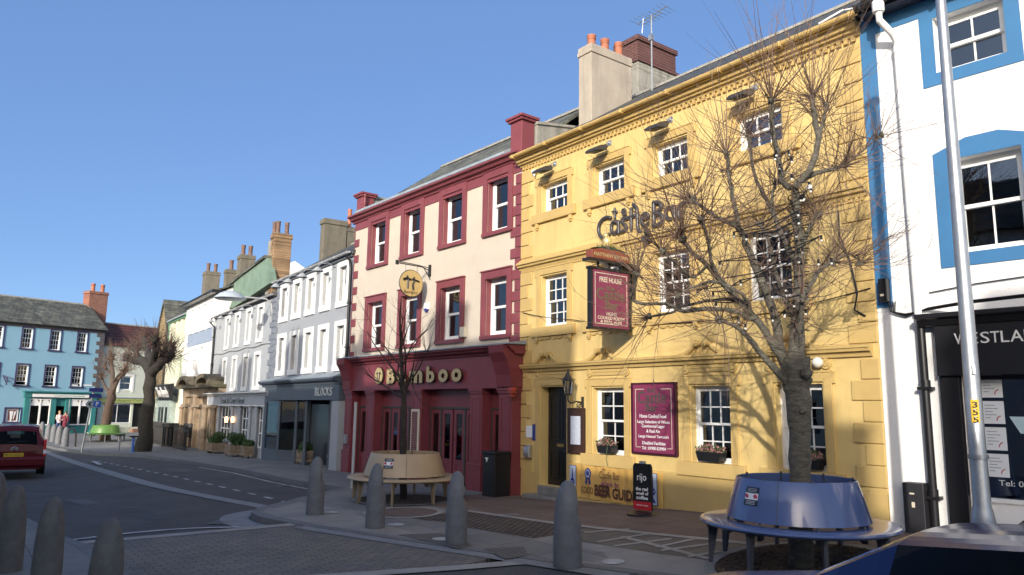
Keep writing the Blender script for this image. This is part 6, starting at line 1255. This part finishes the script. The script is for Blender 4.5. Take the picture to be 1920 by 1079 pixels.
# ================================================================ cars
CG = glassmat('car glass', refl=.03, trans=.3, ior=1.3)
def carpaint(name, col):
    return mat(name, col, .2, .04, 3, 0, spec=.2, coat=.12)
def interp(st, k=4):
    out = []
    for i in range(len(st)-1):
        p0 = st[max(i-1, 0)][:4]; p1 = st[i][:4]; p2 = st[i+1][:4]; p3 = st[min(i+2, len(st)-1)][:4]
        for j in range(k):
            t = j/k; out.append(tuple(.5*((2*b)+(-a+c)*t+(2*a-5*b+4*c-d)*t*t*.5+(-a+3*b-3*c+d)*t**3*.5) if False else b+(c-b)*t for a, b, c, d in zip(p0, p1, p2, p3))+(st[i][4],))
    out.append(st[-1]); return out
def car(name, label, fr, z0, st, belt, paint, W, wheels, group=None, glass=CG):
    t = Th(name, label, 'car', fr, 0, 0, z0); S = interp(st, 3)
    body = MB(); gl_s = {1: MB(), -1: MB()}; gl_f = MB(); gl_t = MB(); rings = []
    for x, zt, hr, hb, kind in S:
        low = zt < belt+.16; zb = min(belt, zt-.07); R_ = []
        for f_ in (0, .3, .55, .75, .88, 1.0): R_.append((x, f_*hr, zt-.055*f_**3))
        R_.append((x, hb-.005, zb+.01)); R_.append((x, hb+.012, zb-.06)); R_.append((x, hb+.03, .62)); R_.append((x, hb+.025, .45)); R_.append((x, hb-.0, .28)); R_.append((x, hb-.1, .2)); R_.append((x, 0, .2)); rings.append(R_)
    n = len(rings[0])
    for sgn in (1, -1):
        for i in range(len(S)-1):
            kind = S[i][4]
            for j in range(n-1):
                q = [rings[i][j], rings[i+1][j], rings[i+1][j+1], rings[i][j+1]]; q = [(a, b*sgn, c+z0) for a, b, c in q]
                tgt = body
                if 'T' in kind and j < 4: tgt = gl_t if i > len(S)/2 else gl_f
                elif 'S' in kind and j == 5: tgt = gl_s[sgn]
                tgt.quad(*q)
        for i in (0, len(S)-1): body.add([(a, b*sgn, c+z0) for a, b, c in rings[i]], [tuple(range(n))])
    bd = t.part('body', body, paint, smooth=30)
    t.part('windscreen', gl_t, glass, smooth=30); t.part('windscreen', gl_f, glass, smooth=30); t.part('side_windows', gl_s[1], glass, smooth=30); t.part('side_windows', gl_s[-1], glass, smooth=30)
    # cabin: dark floor and seats seen through the glass
    xs = [s[0] for s in S if 'S' in s[4]]; b = MB(); b.box(min(xs), max(xs), -W/2+.12, W/2-.12, z0+.3, z0+belt-.12)
    for x in (min(xs)+.75, max(xs)-.95):
        for y in (-.36, .36): b.box(x, x+.14, y-.22, y+.22, z0+belt-.12, z0+belt+.22); b.box(x+.03, x+.11, y-.12, y+.12, z0+belt+.24, z0+belt+.40)
    t.part('seats', b, mat('dark upholstery', (.02, .02, .022), .9, .2, 5, 0))
    for xw in wheels:
        for sgn in (1, -1):
            y1 = W/2-.01; b = MB(); b.tube([(xw, sgn*(y1-.2), z0+.32), (xw, sgn*(y1-.19), z0+.32), (xw, sgn*(y1+.0), z0+.32), (xw, sgn*(y1+.02), z0+.32)], [.28, .32, .32, .29], 24); wl = t.part('wheel', b, TYRE)
            b = MB(); b.tube([(xw, sgn*(y1+.0), z0+.32), (xw, sgn*(y1+.03), z0+.32)], [.20, .19], 14); t.part('rim', b, ALU, wl)
            b = MB(); b.tube([(xw, sgn*(y1-.05), z0+.34), (xw, sgn*(y1+.022), z0+.34)], .37, 24); t.part('wheel_arch', b, BLACKP, bd)
    return t
MPV = [(0, .72, .70, .80, ''), (.02, .98, .68, .82, 'T'), (.16, 1.38, .62, .83, ''), (.2, 1.45, .61, .83, ''), (.34, 1.54, .60, .84, 'S'), (1.15, 1.58, .62, .86, 'S'), (1.24, 1.585, .62, .86, 'S'), (2.1, 1.56, .62, .86, 'S'), (2.55, 1.48, .60, .86, 'TS'), (3.2, 1.05, .66, .85, ''), (3.7, .9, .62, .8, ''), (3.98, .72, .55, .72, ''), (4.02, .5, .5, .68, '')]
rc_ = lb_at(21, 893, 23.3)
hd = math.atan2(rc_[1], rc_[0])
RP = carpaint('dark red car paint', (.11, .008, .015))
rcar = car('people_carrier', 'dark red people carrier seen from behind at the left edge', Fr(rc_[0], rc_[1], 176), -.36, MPV, .98, RP, 1.73, (.72, 3.2))
z0 = -.36
for s_ in (1, -1):
    b = MB(); b.prism([(-.03, z0+.62), (-.03, z0+1.02), (.08, z0+1.12), (.14, z0+1.0), (.12, z0+.62)], 1, s_*.845-.07 if s_ > 0 else -.845-.0, s_*.845+.0 if s_ > 0 else -.845+.07); tl_ = rcar.part('tail_light', b, mat('tail light red', (.55, .02, .02), .2, .1, 5, 0))
    b = MB(); b.box(-.036, -.03, s_*.81-.035, s_*.81+.035, z0+.68, z0+.80); rcar.part('reversing_light', b, WP, tl_)
b = MB(); b.prism([(-.05, z0+.28), (-.09, z0+.34), (-.09, z0+.55), (-.02, z0+.62), (.1, z0+.62), (.1, z0+.25)], 1, -.84, .84); rcar.part('rear_bumper', b, RP, bev=.03)
b = MB(); b.prism([(-.03, z0+.72), (-.03, z0+.76), (-.0, z0+.76), (.0, z0+.72)], 1, -.6, .6); rcar.part('tailgate_trim', b, RP)
b = MB(); b.box(-.05, -.03, -.26, .26, z0+.60, z0+.71); plt = rcar.part('number_plate', b, mat('yellow plate', (.75, .48, .02)))
o = text(rcar, 'PF10 GXU', -.23, .23, z0+.62, z0+.69, 0, BLACKP, .003, parent=plt, plane='x', bold=.01)
for v in o.data.vertices: v.co.x = -.053-v.co.x; v.co.y = -v.co.y
b = MB()
for k in (0, .05): b.tube([(-.035, -.09, z0+.80+k), (-.035, 0, z0+.85+k), (-.035, .09, z0+.80+k)], .011, 4)
rcar.part('chevron_badge', b, ALU)
b = MB(); b.tube([(.0, .2, z0+1.02), (-.02, -.2, z0+1.06), (-.01, -.35, z0+1.05)], .012, 4); rcar.part('rear_wiper', b, BLACKP)
HB = [(0, .5, .5, .66, ''), (.04, .7, .55, .74, ''), (.3, .86, .6, .8, ''), (1.0, .98, .64, .83, ''), (1.22, 1.03, .64, .835, 'T'), (1.9, 1.38, .56, .84, ''), (1.98, 1.42, .55, .84, 'S'), (2.75, 1.49, .55, .845, ''), (2.83, 1.49, .55, .845, 'S'), (3.55, 1.43, .54, .83, 'T'), (3.98, 1.05, .58, .80, ''), (4.08, .8, .6, .76, ''), (4.1, .5, .55, .7, '')]
HB = [(x, zt, hr, hb, k) for x, zt, hr, hb, k in HB]
HB2 = [list(s) for s in HB]; HB2[4][4] = 'T'; HB2 = [tuple(s) for s in HB2]
NB = carpaint('navy car paint', (.012, .025, .10))
ncar = car('parked_car', 'dark navy blue hatchback parked nearest the camera at bottom right', Fr(-4.02, 4.62, 0), -.09, HB2, .98, NB, 1.72, (.78, 3.3))
b = MB(); b.prism([(-.0, .88), (.06, .96), (.17, .96), (.19, .86)], 1, -1.02+.0, -.87); 
for v in range(len(b.v)): x, y, z = b.v[v]; b.v[v] = (x+1.55, y, z)
ncar.part('door_mirror', b, NB, bev=.02)
SB = carpaint('black car paint', (.012, .012, .014))
TAIL = [(0, .6, .6, .76, ''), (.03, .95, .62, .8, 'T'), (.3, 1.25, .58, .82, ''), (.36, 1.30, .57, .82, 'S'), (1.2, 1.38, .57, .84, 'S'), (2.1, 1.38, .57, .84, 'TS'), (2.8, .98, .6, .82, ''), (3.6, .85, .56, .78, ''), (3.8, .6, .5, .7, '')]
car('parked_car', 'black car parked beyond the navy hatchback, only its roof showing', Fr(-2.62, 6.6, 4), -.08, TAIL, .95, SB, 1.68, (.7, 3.0))

# ================================================================ trees
BARK = None
def barkmat(name, c1, c2, moss=None):
    m, nt, p = base(name); co = coord(nt); mp = nt.nodes.new('ShaderNodeMapping'); mp.inputs['Scale'].default_value = (1, 1, 2.6); nt.links.new(co, mp.inputs[0])
    n = nz(nt, 9, 8, .7, mp.outputs[0]); r = ramp(nt, n.outputs[0], .35, .68, c1, c2); out = r.outputs[0]
    if moss: n2 = nz(nt, 2.3, 5, .7, co); r2 = ramp(nt, n2.outputs[0], .5, .66, (0, 0, 0), (.6,)*3); out = mixc(nt, r2.outputs[0], out, moss)
    nt.links.new(out, p.inputs['Base Color']); p.inputs['Roughness'].default_value = .85
    n3 = nz(nt, 26, 6, .7, mp.outputs[0]); bump(nt, p, n3.outputs[0], 1.0, .05); return m
BARK = barkmat('grey lime bark', (.09, .082, .065), (.28, .255, .205), (.13, .135, .09)); BARK2 = barkmat('dark rough bark', (.025, .022, .017), (.07, .062, .048)); BARK3 = barkmat('red brown bark', (.06, .04, .03), (.16, .11, .085)); BARKY = barkmat('dark smooth bark', (.03, .022, .02), (.06, .048, .04))
TWIG = mat('red brown twigs', (.135, .085, .06), .75, .3, 6, 0); TWIG2 = mat('russet twigs', (.09, .055, .04), .8, .35, 5, 0)
def jit(path, rad, rnd, amp, k=3):
    out = []; ro = []
    for i in range(len(path)-1):
        a, b = Vector(path[i]), Vector(path[i+1])
        p0 = Vector(path[max(i-1, 0)]); p3 = Vector(path[min(i+2, len(path)-1)])
        for j in range(k):
            t = j/k; q = .5*((2*a)+(-p0+b)*t+(2*p0-5*a+4*b-p3)*t*t+(-p0+3*a-3*b+p3)*t**3)
            r = rad[i]*(1-t)+rad[i+1]*t
            if not (i == 0 and j == 0): q = q+Vector((rnd.gauss(0, 1), rnd.gauss(0, 1), rnd.gauss(0, 1)))*amp*r; r *= 1+rnd.uniform(-.08, .12)
            out.append(q); ro.append(r)
    out.append(Vector(path[-1])); ro.append(rad[-1]); return out, ro
def shoot(mb, p, d, L, r, rnd, grav=.0, curl=.25, side=0, seg=6):
    pts = [Vector(p)]; dd = Vector(d).normalized(); w_ = Vector((rnd.gauss(0, 1), rnd.gauss(0, 1), rnd.gauss(0, 1)))*curl*.5
    for i in range(seg):
        dd = (dd+Vector((0, 0, grav/seg))+w_/seg+Vector((rnd.gauss(0, 1), rnd.gauss(0, 1), rnd.gauss(0, 1)))*.05).normalized(); pts.append(pts[-1]+dd*L/seg)
    mb.tube(pts, [r*(1-.8*i/seg) for i in range(seg+1)], 3, cap=False)
    for k in range(side):
        i = rnd.randint(1, seg-1); v = (pts[i+1]-pts[i]).normalized(); s_ = (v+Vector((rnd.gauss(0, 1), rnd.gauss(0, 1), rnd.gauss(0, 1)))*.5).normalized(); shoot(mb, pts[i], s_, L*rnd.uniform(.2, .45), r*.55, rnd, grav, curl, 0, 4)
    return pts
def knuckle(mb, tw, c, out, n, L, rnd, r=.0065, spread=.9, grav=.5, kr=.06, side=1):
    c = Vector(c)
    for i in range(5): mb.blob(tuple(c+Vector((rnd.gauss(0, 1), rnd.gauss(0, 1), rnd.gauss(0, 1)))*kr*.5), kr*rnd.uniform(.6, 1.0), 5)
    for i in range(n):
        d = Vector(out).normalized()+Vector((rnd.gauss(0, 1), rnd.gauss(0, 1), rnd.gauss(0, 1)))*spread
        shoot(tw, c+d.normalized()*kr*.5, d, L*rnd.uniform(.45, 1.15), r*rnd.uniform(.75, 1.25), rnd, grav, .7, side)
FTR = Fr(0, 8.2, 0)
def T(px, py, dy=0): u, z = FTR.px(px, py, -dy); return (u, 8.2+dy, z)
rnd = random.Random(21)
bt = Th('pollarded_lime_tree', 'big bare pollarded tree with pale grey trunk rising from the blue bench', 'tree', Fr(0, 0, 0), BX, -BY, .2)
wood = MB(); tw = MB()
limbs = [  # pixel path, depth offsets, radii, (twig count, length)
 ([(1502, 1062), (1501, 960), (1500, 860), (1498, 770), (1494, 715), (1492, 670)], 0, [.17, .145, .14, .15, .185, .19], None),
 ([(1492, 670), (1496, 590), (1497, 520), (1498, 450), (1492, 400), (1491, 352)], .05, [.19, .115, .105, .10, .095, .085], None),
 ([(1491, 352), (1523, 310), (1534, 260), (1526, 211), (1523, 183)], .35, [.085, .07, .062, .055, .05], (26, 1.25)),
 ([(1534, 260), (1545, 225), (1551, 196)], (.18, .5), [.05, .04, .035], (16, 1.0)),
 ([(1491, 352), (1470, 345), (1460, 300), (1449, 246), (1447, 190)], -.3, [.08, .065, .06, .055, .05], (26, 1.3)),
 ([(1495, 345), (1530, 325), (1562, 318), (1583, 310)], .7, [.06, .05, .04, .035], (18, 1.1)),
 ([(1583, 310), (1610, 290), (1650, 255)], (.7, 1.0), [.025, .018, .01], (5, .8)),
 ([(1480, 690), (1463, 655), (1449, 583), (1421, 509), (1393, 446), (1384, 425)], -.5, [.13, .105, .09, .08, .07, .065], None),
 ([(1384, 425), (1343, 407), (1298, 375)], (-.5, -.9), [.055, .045, .04], (26, 1.1)),
 ([(1384, 425), (1378, 390), (1368, 340), (1366, 310), (1362, 289)], (-.5, -.2), [.06, .052, .046, .042, .038], (22, 1.15)),
 ([(1494, 500), (1478, 465), (1463, 435), (1452, 405), (1437, 373), (1414, 328), (1405, 257)], .6, [.08, .06, .055, .05, .045, .042, .036], (20, 1.1)),
 ([(1452, 405), (1447, 375), (1452, 352), (1458, 340)], .3, [.04, .035, .032, .03], (10, .9)),
 ([(1478, 725), (1467, 708), (1421, 657), (1396, 625), (1372, 610), (1350, 600)], -.8, [.10, .075, .06, .05, .042, .04], (16, .9)),
 ([(1476, 700), (1455, 655), (1410, 592), (1371, 548), (1326, 498), (1294, 470), (1278, 445)], -1.1, [.11, .085, .075, .068, .058, .05, .046], (26, 1.2)),
 ([(1415, 600), (1382, 586), (1333, 580), (1280, 583), (1247, 570), (1210, 571), (1184, 560), (1190, 538), (1193, 513)], (-.37, -1.3), [.06, .055, .05, .045, .04, .036, .034, .03, .028], (14, .7)),
 ([(1410, 590), (1386, 565), (1340, 563), (1280, 575), (1260, 587), (1217, 594)], (-.37, -.6), [.05, .045, .038, .034, .03, .026], (16, .9)),
 ([(1410, 592), (1400, 565), (1386, 548), (1340, 528), (1315, 534), (1293, 541), (1270, 553)], (-.37, -1.3), [.05, .04, .036, .03, .026, .022, .018], (12, .8)),
 ([(1350, 525), (1333, 488), (1328, 450), (1315, 411)], (-.65, -1.3), [.045, .04, .034, .03], (18, 1.0)),
 ([(1500, 560), (1519, 534), (1541, 505), (1562, 491)], .9, [.06, .05, .044, .04], (20, 1.1)),
 ([(1562, 491), (1580, 480), (1597, 477), (1615, 495)], (.9, 1.2), [.028, .024, .02, .016], (7, .8)),
 ([(1500, 470), (1512, 440), (1526, 410), (1537, 403)], .8, [.05, .042, .038, .034], (20, 1.15)),
 ([(1490, 660), (1500, 610), (1505, 560)], -.3, [.1, .06, .03], (8, .8)),
 ([(1494, 600), (1470, 560), (1452, 500), (1440, 450), (1425, 420)], (.05, .7), [.07, .05, .042, .038, .034], (12, 1.0)),
 ([(1326, 498), (1300, 520), (1272, 500), (1240, 470)], (-.73, -1.6), [.035, .03, .026, .02], (14, .9)),
]
for path, dy, rad, tip in limbs:
    n = len(path); P = [T(x, y, dy[0]+(dy[1]-dy[0])*i/(n-1)) for i, (x, y) in enumerate(path)] if isinstance(dy, tuple) else [T(x, y, dy*(i/(n-1)) if path[0] in ((1502, 1062), (1492, 670), (1480, 690), (1494, 500), (1478, 725), (1476, 700), (1500, 560), (1500, 470), (1490, 660), (1491, 352), (1495, 345)) else dy) for i, (x, y) in enumerate(path)]
    rad = [r*(.86 if path[0] == (1502, 1062) else .56) for r in rad]; Q, R_ = jit(P, rad, rnd, .035 if rad[0] > .1 else .2, 4)
    wood.tube(Q, R_, 12 if rad[0] > .09 else 8)
    if tip:
        d = (Vector(Q[-1])-Vector(Q[-4])); d = Vector((d.x, d.y, d.z)).normalized(); d = Vector((d.x*.8, d.y*.5, max(d.z, .15)))
        knuckle(wood, tw, Q[-1], d, int(tip[0]*1.3), tip[1]*1.3, rnd, r=.0062, spread=.8, grav=.5, kr=.03+rad[-1]*.45)
    if rad[0] < .09 or path[0][1] < 700:
        for k in range(7):   # shoots along the limb, knuckles and burrs
            i = rnd.randint(len(Q)//3, len(Q)-2); c = Q[i]; nsh = rnd.randint(2, 5)
            for _ in range(nsh):
                d = Vector((rnd.gauss(0, 1), rnd.gauss(0, .8), rnd.gauss(.4, .8))); shoot(tw, c, d, rnd.uniform(.4, 1.35), .0058, rnd, .5, .8, 2)
            wood.blob(tuple(Vector(c)+Vector((rnd.uniform(-1, 1), rnd.uniform(-1, 1), rnd.uniform(-1, 1)))*R_[i]*.7), R_[i]*rnd.uniform(.45, .75), 6)
for (x, y, rr) in ((1512, 700, .07), (1505, 770, .045), (1484, 800, .03), (1478, 730, .06)):
    p = T(x, y, -.1); wood.blob(p, rr, 8)
bt.part('trunk', wood, BARK, smooth=60)
bt.part('twigs', tw, TWIG)
# festoon lights wound round the limbs
fs = Th('festoon_lights', 'string of small white bulbs on black cable wound through the big tree', 'string lights', Fr(0, 0, 0), BX, -BY, 3.0)
bulbs = [(1517, 347), (1501, 372), (1497, 400), (1506, 372), (1498, 415), (1492, 440), (1505, 470), (1540, 447), (1534, 492), (1497, 488), (1424, 444), (1415, 443), (1400, 445), (1443, 484), (1376, 440), (1349, 495), (1350, 528), (1389, 530), (1308, 548), (1325, 542), (1338, 552), (1342, 572), (1447, 553), (1474, 541), (1471, 587), (1449, 597), (1470, 590), (1513, 556), (1510, 585), (1488, 570), (1478, 492), (1455, 288), (1479, 287), (1484, 300), (1454, 295), (1462, 313), (1484, 332), (1508, 370), (1520, 355), (1384, 600), (1398, 612), (1560, 490)]
cb_ = MB(); prev = None; wn = 0
for i, (x, y) in enumerate(bulbs):
    p = Vector(T(x+rnd.uniform(-1, 1), y, -.55 if x < 1460 else -.2)); b = MB(); b.blob((p.x, p.y, p.z-.03), .015 if i else .034, 7); fs.part('bulb', b, BULB, smooth=True); b = MB(); b.tube([p+Vector((0, 0, -.015)), p+Vector((0, 0, .035))], .016, 6); fs.part('bulb_holder', b, BLACKP)
cpath = sorted(bulbs[:39], key=lambda q: q[1]*1.0+q[0]*.35)
for a, b_ in zip(cpath, cpath[1:]):
    p, q = Vector(T(*a, -.55 if a[0] < 1460 else -.2)), Vector(T(*b_, -.55 if b_[0] < 1460 else -.2))
    if (p-q).length < 1.3: m_ = (p+q)/2+Vector((0, -.05, -.08*(p-q).length)); cb_.tube([p+Vector((0, 0, .03)), m_, q+Vector((0, 0, .03))], .007, 4)
for y in range(380, 640, 22):  # cable turns round the trunk
    c = Vector(T(1497, y, .05)); cb_.tube([(c.x+.125*math.cos(a_*.7), c.y+.125*math.sin(a_*.7), c.z+a_*.012) for a_ in range(10)], .008, 4)
fs.part('cable', cb_, BLACKP)

# small young tree in the tan bench
yt = Th('young_tree', 'slim young bare tree standing in the tan bench', 'tree', Fr(0, 0, 0), -14.44, -8.09, 0)
FY2 = Fr(0, 8.09, 0)
def T2(px, py, dy=0): u, z = FY2.px(px, py, -dy); return (u, 8.09+dy, z)
wood = MB(); tw = MB(); r3 = random.Random(4)
Q, R_ = jit([T2(757, 942), T2(756, 860), T2(757, 790), T2(757, 735), T2(754, 700), T2(752, 650), T2(750, 600), T2(752, 560)], [.085, .075, .07, .06, .045, .032, .02, .006], r3, .1); wood.tube(Q, R_, 9)
def branch(p, d, L, r, depth):
    seg = 5; pts = [Vector(p)]; dd = Vector(d).normalized()
    for i in range(seg): dd = (dd+Vector((r3.gauss(0, .1), r3.gauss(0, .1), r3.gauss(.1, .08)))).normalized(); pts.append(pts[-1]+dd*L/seg)
    (wood if r > .012 else tw).tube(pts, [r*(1-.7*i/seg) for i in range(seg+1)], 5 if r > .012 else 3, cap=False)
    if depth > 0:
        for k in range(4 if depth > 1 else 3):
            i = r3.randint(1, seg); v = (pts[i]-pts[i-1]).normalized()+Vector((r3.gauss(0, 1), r3.gauss(0, 1), r3.gauss(0, 1)))*.55; branch(pts[i], v, L*r3.uniform(.4, .62), r*.5*(1-.08*i), depth-1)
for px0, py0, px1, py1, dy, r in ((757, 745, 735, 690, -.3, .03), (757, 740, 795, 680, .2, .032), (757, 720, 720, 650, .4, .026), (755, 715, 775, 640, -.5, .028), (754, 690, 715, 610, .1, .022), (753, 690, 800, 620, -.2, .022), (752, 660, 735, 590, -.4, .018), (752, 655, 775, 580, .4, .018), (757, 730, 745, 660, .7, .025), (752, 640, 760, 570, 0, .014), (757, 748, 700, 700, 0, .024), (757, 735, 825, 655, .4, .022)):
    a = Vector(T2(px0, py0)); b = Vector(T2(px1, py1, dy)); branch(a, b-a, (b-a).length, r, 3)
yt.part('trunk', wood, BARKY, smooth=60); yt.part('twigs', tw, BARKY)
# far pollards
def pollard(name, label, q, bark, limbs, scale, ntw, Lt, seed, twm, kr=.14):
    r_ = random.Random(seed); F_ = Fr(0, q.y, 0); t = Th(name, label, 'tree', Fr(0, 0, 0), q.x, -q.y, q.z); wood = MB(); tw = MB()
    for path, dy, rad, tip in limbs:
        n = len(path); P = []
        for i, (x, y) in enumerate(path): d = dy*i/(n-1); u, z = F_.px(x, y, -d); P.append((u, q.y+d, z))
        rad = [r*(.8 if tip else 1) for r in rad]; Q, R_ = jit(P, rad, r_, .1, 3); wood.tube(Q, R_, 10)
        for i in range(2, len(Q)):
            if tip and r_.random() < .5: wood.blob(tuple(Q[i]), R_[i]*1.1, 6)
        if tip:
            for c in ([Q[-1]]+[Q[-1-k*2] for k in range(1, tip) if len(Q) > 3+k*2]):
                d = Vector(Q[-1])-Vector(Q[-3]); d = Vector((d.x, d.y, abs(d.z)+.2)).normalized(); knuckle(wood, tw, c, d, ntw, Lt, r_, .014*scale, .95, .5, kr)
    t.part('trunk', wood, bark, smooth=60); t.part('twigs', tw, twm); return t
q = gp(266, 847)
pollard('old_pollard_tree', 'thick dark old pollarded tree with burred knuckles left of the terrace row', q, BARK2,
 [([(266, 852), (272, 815), (277, 770), (281, 730), (284, 700), (283, 690)], 0, [.46, .31, .26, .24, .27, .26], None),
  ([(283, 700), (270, 680), (252, 676), (240, 672)], -.5, [.3, .26, .24, .2], 3), ([(283, 695), (278, 665), (272, 645), (270, 635)], .3, [.25, .2, .18, .16], 2), ([(286, 698), (300, 680), (312, 660), (318, 650)], .3, [.3, .24, .2, .18], 3), ([(284, 690), (290, 665), (294, 650), (293, 640)], -.6, [.24, .2, .18, .16], 2), ([(300, 682), (312, 676), (320, 668)], -.8, [.16, .14, .12], 2), ([(262, 676), (255, 660), (250, 652)], .5, [.18, .15, .12], 2)], 1, 42, 1.0, 31, TWIG2, .15)
q = gp(196, 826)
pollard('green_bench_tree', 'slender knobbly pollarded tree rising from the green bench', q, BARK3,
 [([(196, 828), (197, 800), (203, 770), (208, 745), (210, 730)], 0, [.36, .3, .27, .25, .24], None), ([(210, 735), (211, 700), (208, 682), (210, 672)], .1, [.2, .16, .15, .14], 2), ([(207, 738), (197, 725), (192, 712), (191, 706)], -.3, [.12, .1, .09, .08], 1), ([(210, 738), (222, 712), (230, 702), (236, 696)], .5, [.16, .13, .11, .1], 2), ([(209, 700), (200, 693), (196, 689)], -.3, [.1, .09, .08], 1), ([(213, 715), (222, 704), (231, 697)], -.5, [.09, .08, .07], 1)], 1, 30, 1.2, 32, TWIG, .12)

# ================================================================ people in the far doorway
def person(label, x, y, z, head, h, top, bottom, hair, arms, long_coat=False, ang=0):
    t = Th('person', label, 'person', Fr(x, y, ang), 0, 0, z); s = h/1.7; J = {}
    def skin(name, verts, edges, rads, m, parent=None):
        me = bpy.data.meshes.new(name); me.from_pydata(verts, edges, []); o = link(bpy.data.objects.new(name, me)); o.parent = parent or t.root; me.materials.append(m)
        md = o.modifiers.new('skin', 'SKIN'); sv = me.skin_vertices[0].data if me.skin_vertices else None
        if sv is None: bpy.context.view_layer.objects.active = o; 
        sv = me.skin_vertices[0].data
        for v, r in zip(sv, rads): v.radius = (r*s, r*s)
        sv[0].use_root = True; ss_ = o.modifiers.new('sub', 'SUBSURF'); ss_.levels = 1; ss_.render_levels = 1; return o
    V = [(0, 0, .92), (0, 0, 1.12), (0, 0, 1.36), (0, -.01, 1.48), (0, -.02, 1.60), (.09, 0, .88), (.10, -.02, .48), (.10, .02, .08), (.10, -.1, .04), (-.09, 0, .88), (-.11, .03, .48), (-.11, .05, .08), (-.11, -.07, .04), (.17, 0, 1.38), (arms[0][0], arms[0][1], arms[0][2]), (arms[1][0], arms[1][1], arms[1][2]), (-.17, 0, 1.38), (arms[2][0], arms[2][1], arms[2][2]), (arms[3][0], arms[3][1], arms[3][2]), (0, -.02, 1.68)]
    V = [(a*s, b*s, c*s) for a, b, c in V]
    E_ = [(0, 1), (1, 2), (2, 3), (3, 4), (4, 19), (0, 5), (5, 6), (6, 7), (7, 8), (0, 9), (9, 10), (10, 11), (11, 12), (2, 13), (13, 14), (14, 15), (2, 16), (16, 17), (17, 18)]
    Rr = [.13, .12, .13, .055, .085, .085, .06, .045, .035, .085, .06, .045, .035, .06, .045, .03, .06, .045, .03, .07]
    skin('body', V, E_, Rr, SKIN)
    b = MB(); b.lathe([(.155*s, .78*s if not long_coat else .5*s), (.165*s, .95*s), (.135*s, 1.12*s), (.165*s, 1.34*s), (.12*s, 1.42*s), (.06*s, 1.46*s)], (0, 0, z), 14); t.part('coat' if long_coat else 'top', b, top, smooth=True)
    for (a0, a1) in (((.17, 0, 1.38), arms[0]), ((-.17, 0, 1.38), arms[2])):
        b = MB(); e_ = arms[1] if a0[0] > 0 else arms[3]; b.tube([(a0[0]*s, a0[1]*s, a0[2]*s+z), (a1[0]*s, a1[1]*s, a1[2]*s+z), (e_[0]*s*.9+a1[0]*s*.1, e_[1]*s*.9+a1[1]*s*.1, e_[2]*s*.9+a1[2]*s*.1+z)], [.068*s, .055*s, .04*s], 8); t.part('sleeve', b, top, smooth=True)
    for k in (.1, -.105):
        b = MB(); b.tube([(k*s, 0, .9*s+z), (k*s, -.0, .48*s+z), (k*s, .03*s, .1*s+z)], [.095*s, .075*s, .06*s], 8); t.part('trouser_leg', b, bottom, smooth=True)
    b = MB(); b.lathe([(.092*s, 1.56*s), (.1*s, 1.64*s), (.095*s, 1.72*s), (.05*s, 1.765*s), (.01, 1.77*s)], (0, .025*s, z), 12); t.part('hair', b, hair, smooth=True)
    b = MB()
    for k in (-.03, .03): b.blob((k*s, -.095*s, 1.645*s+z), .009*s, 5)
    b.blob((0, -.105*s, 1.615*s+z), .014*s, 5); b.box(-.02*s, .02*s, -.1*s, -.092*s, 1.58*s+z, 1.587*s+z); t.part('face_features', b, mat('face shade', (.2, .1, .08), .6, .1, 5, 0))
    return t
pp = FU.P(-2.98, .35, 0); zp = g(pp.x, pp.y)
try:
    person('person in a white and red top and blue jeans standing in the teal shop doorway', pp.x, pp.y, -.42, None, 1.62, mat('white red top', (.65, .5, .5), .8, .1, 5, 0), mat('blue denim', (.05, .08, .2), .8, .1, 5, 0), mat('fair hair', (.3, .2, .1), .8, .2, 9, 0), ((.24, -.05, 1.1), (.14, -.22, 1.0), (-.24, -.05, 1.1), (-.12, -.22, 1.02)), ang=107)
    pp = FU.P(-2.62, .55, 0)
    person('person in a dark crimson coat and dark trousers at the teal shop doorway', pp.x, pp.y, -.45, None, 1.6, mat('crimson coat', (.14, .015, .035), .8, .1, 5, 0), mat('dark trousers', (.02, .02, .025), .8, .1, 5, 0), mat('brown hair', (.1, .05, .03), .8, .2, 9, 0), ((.23, .0, 1.1), (.2, -.1, .86), (-.26, -.05, 1.1), (-.3, -.2, .95)), True, ang=60)
except Exception as ex:
    print('PERSON', ex)
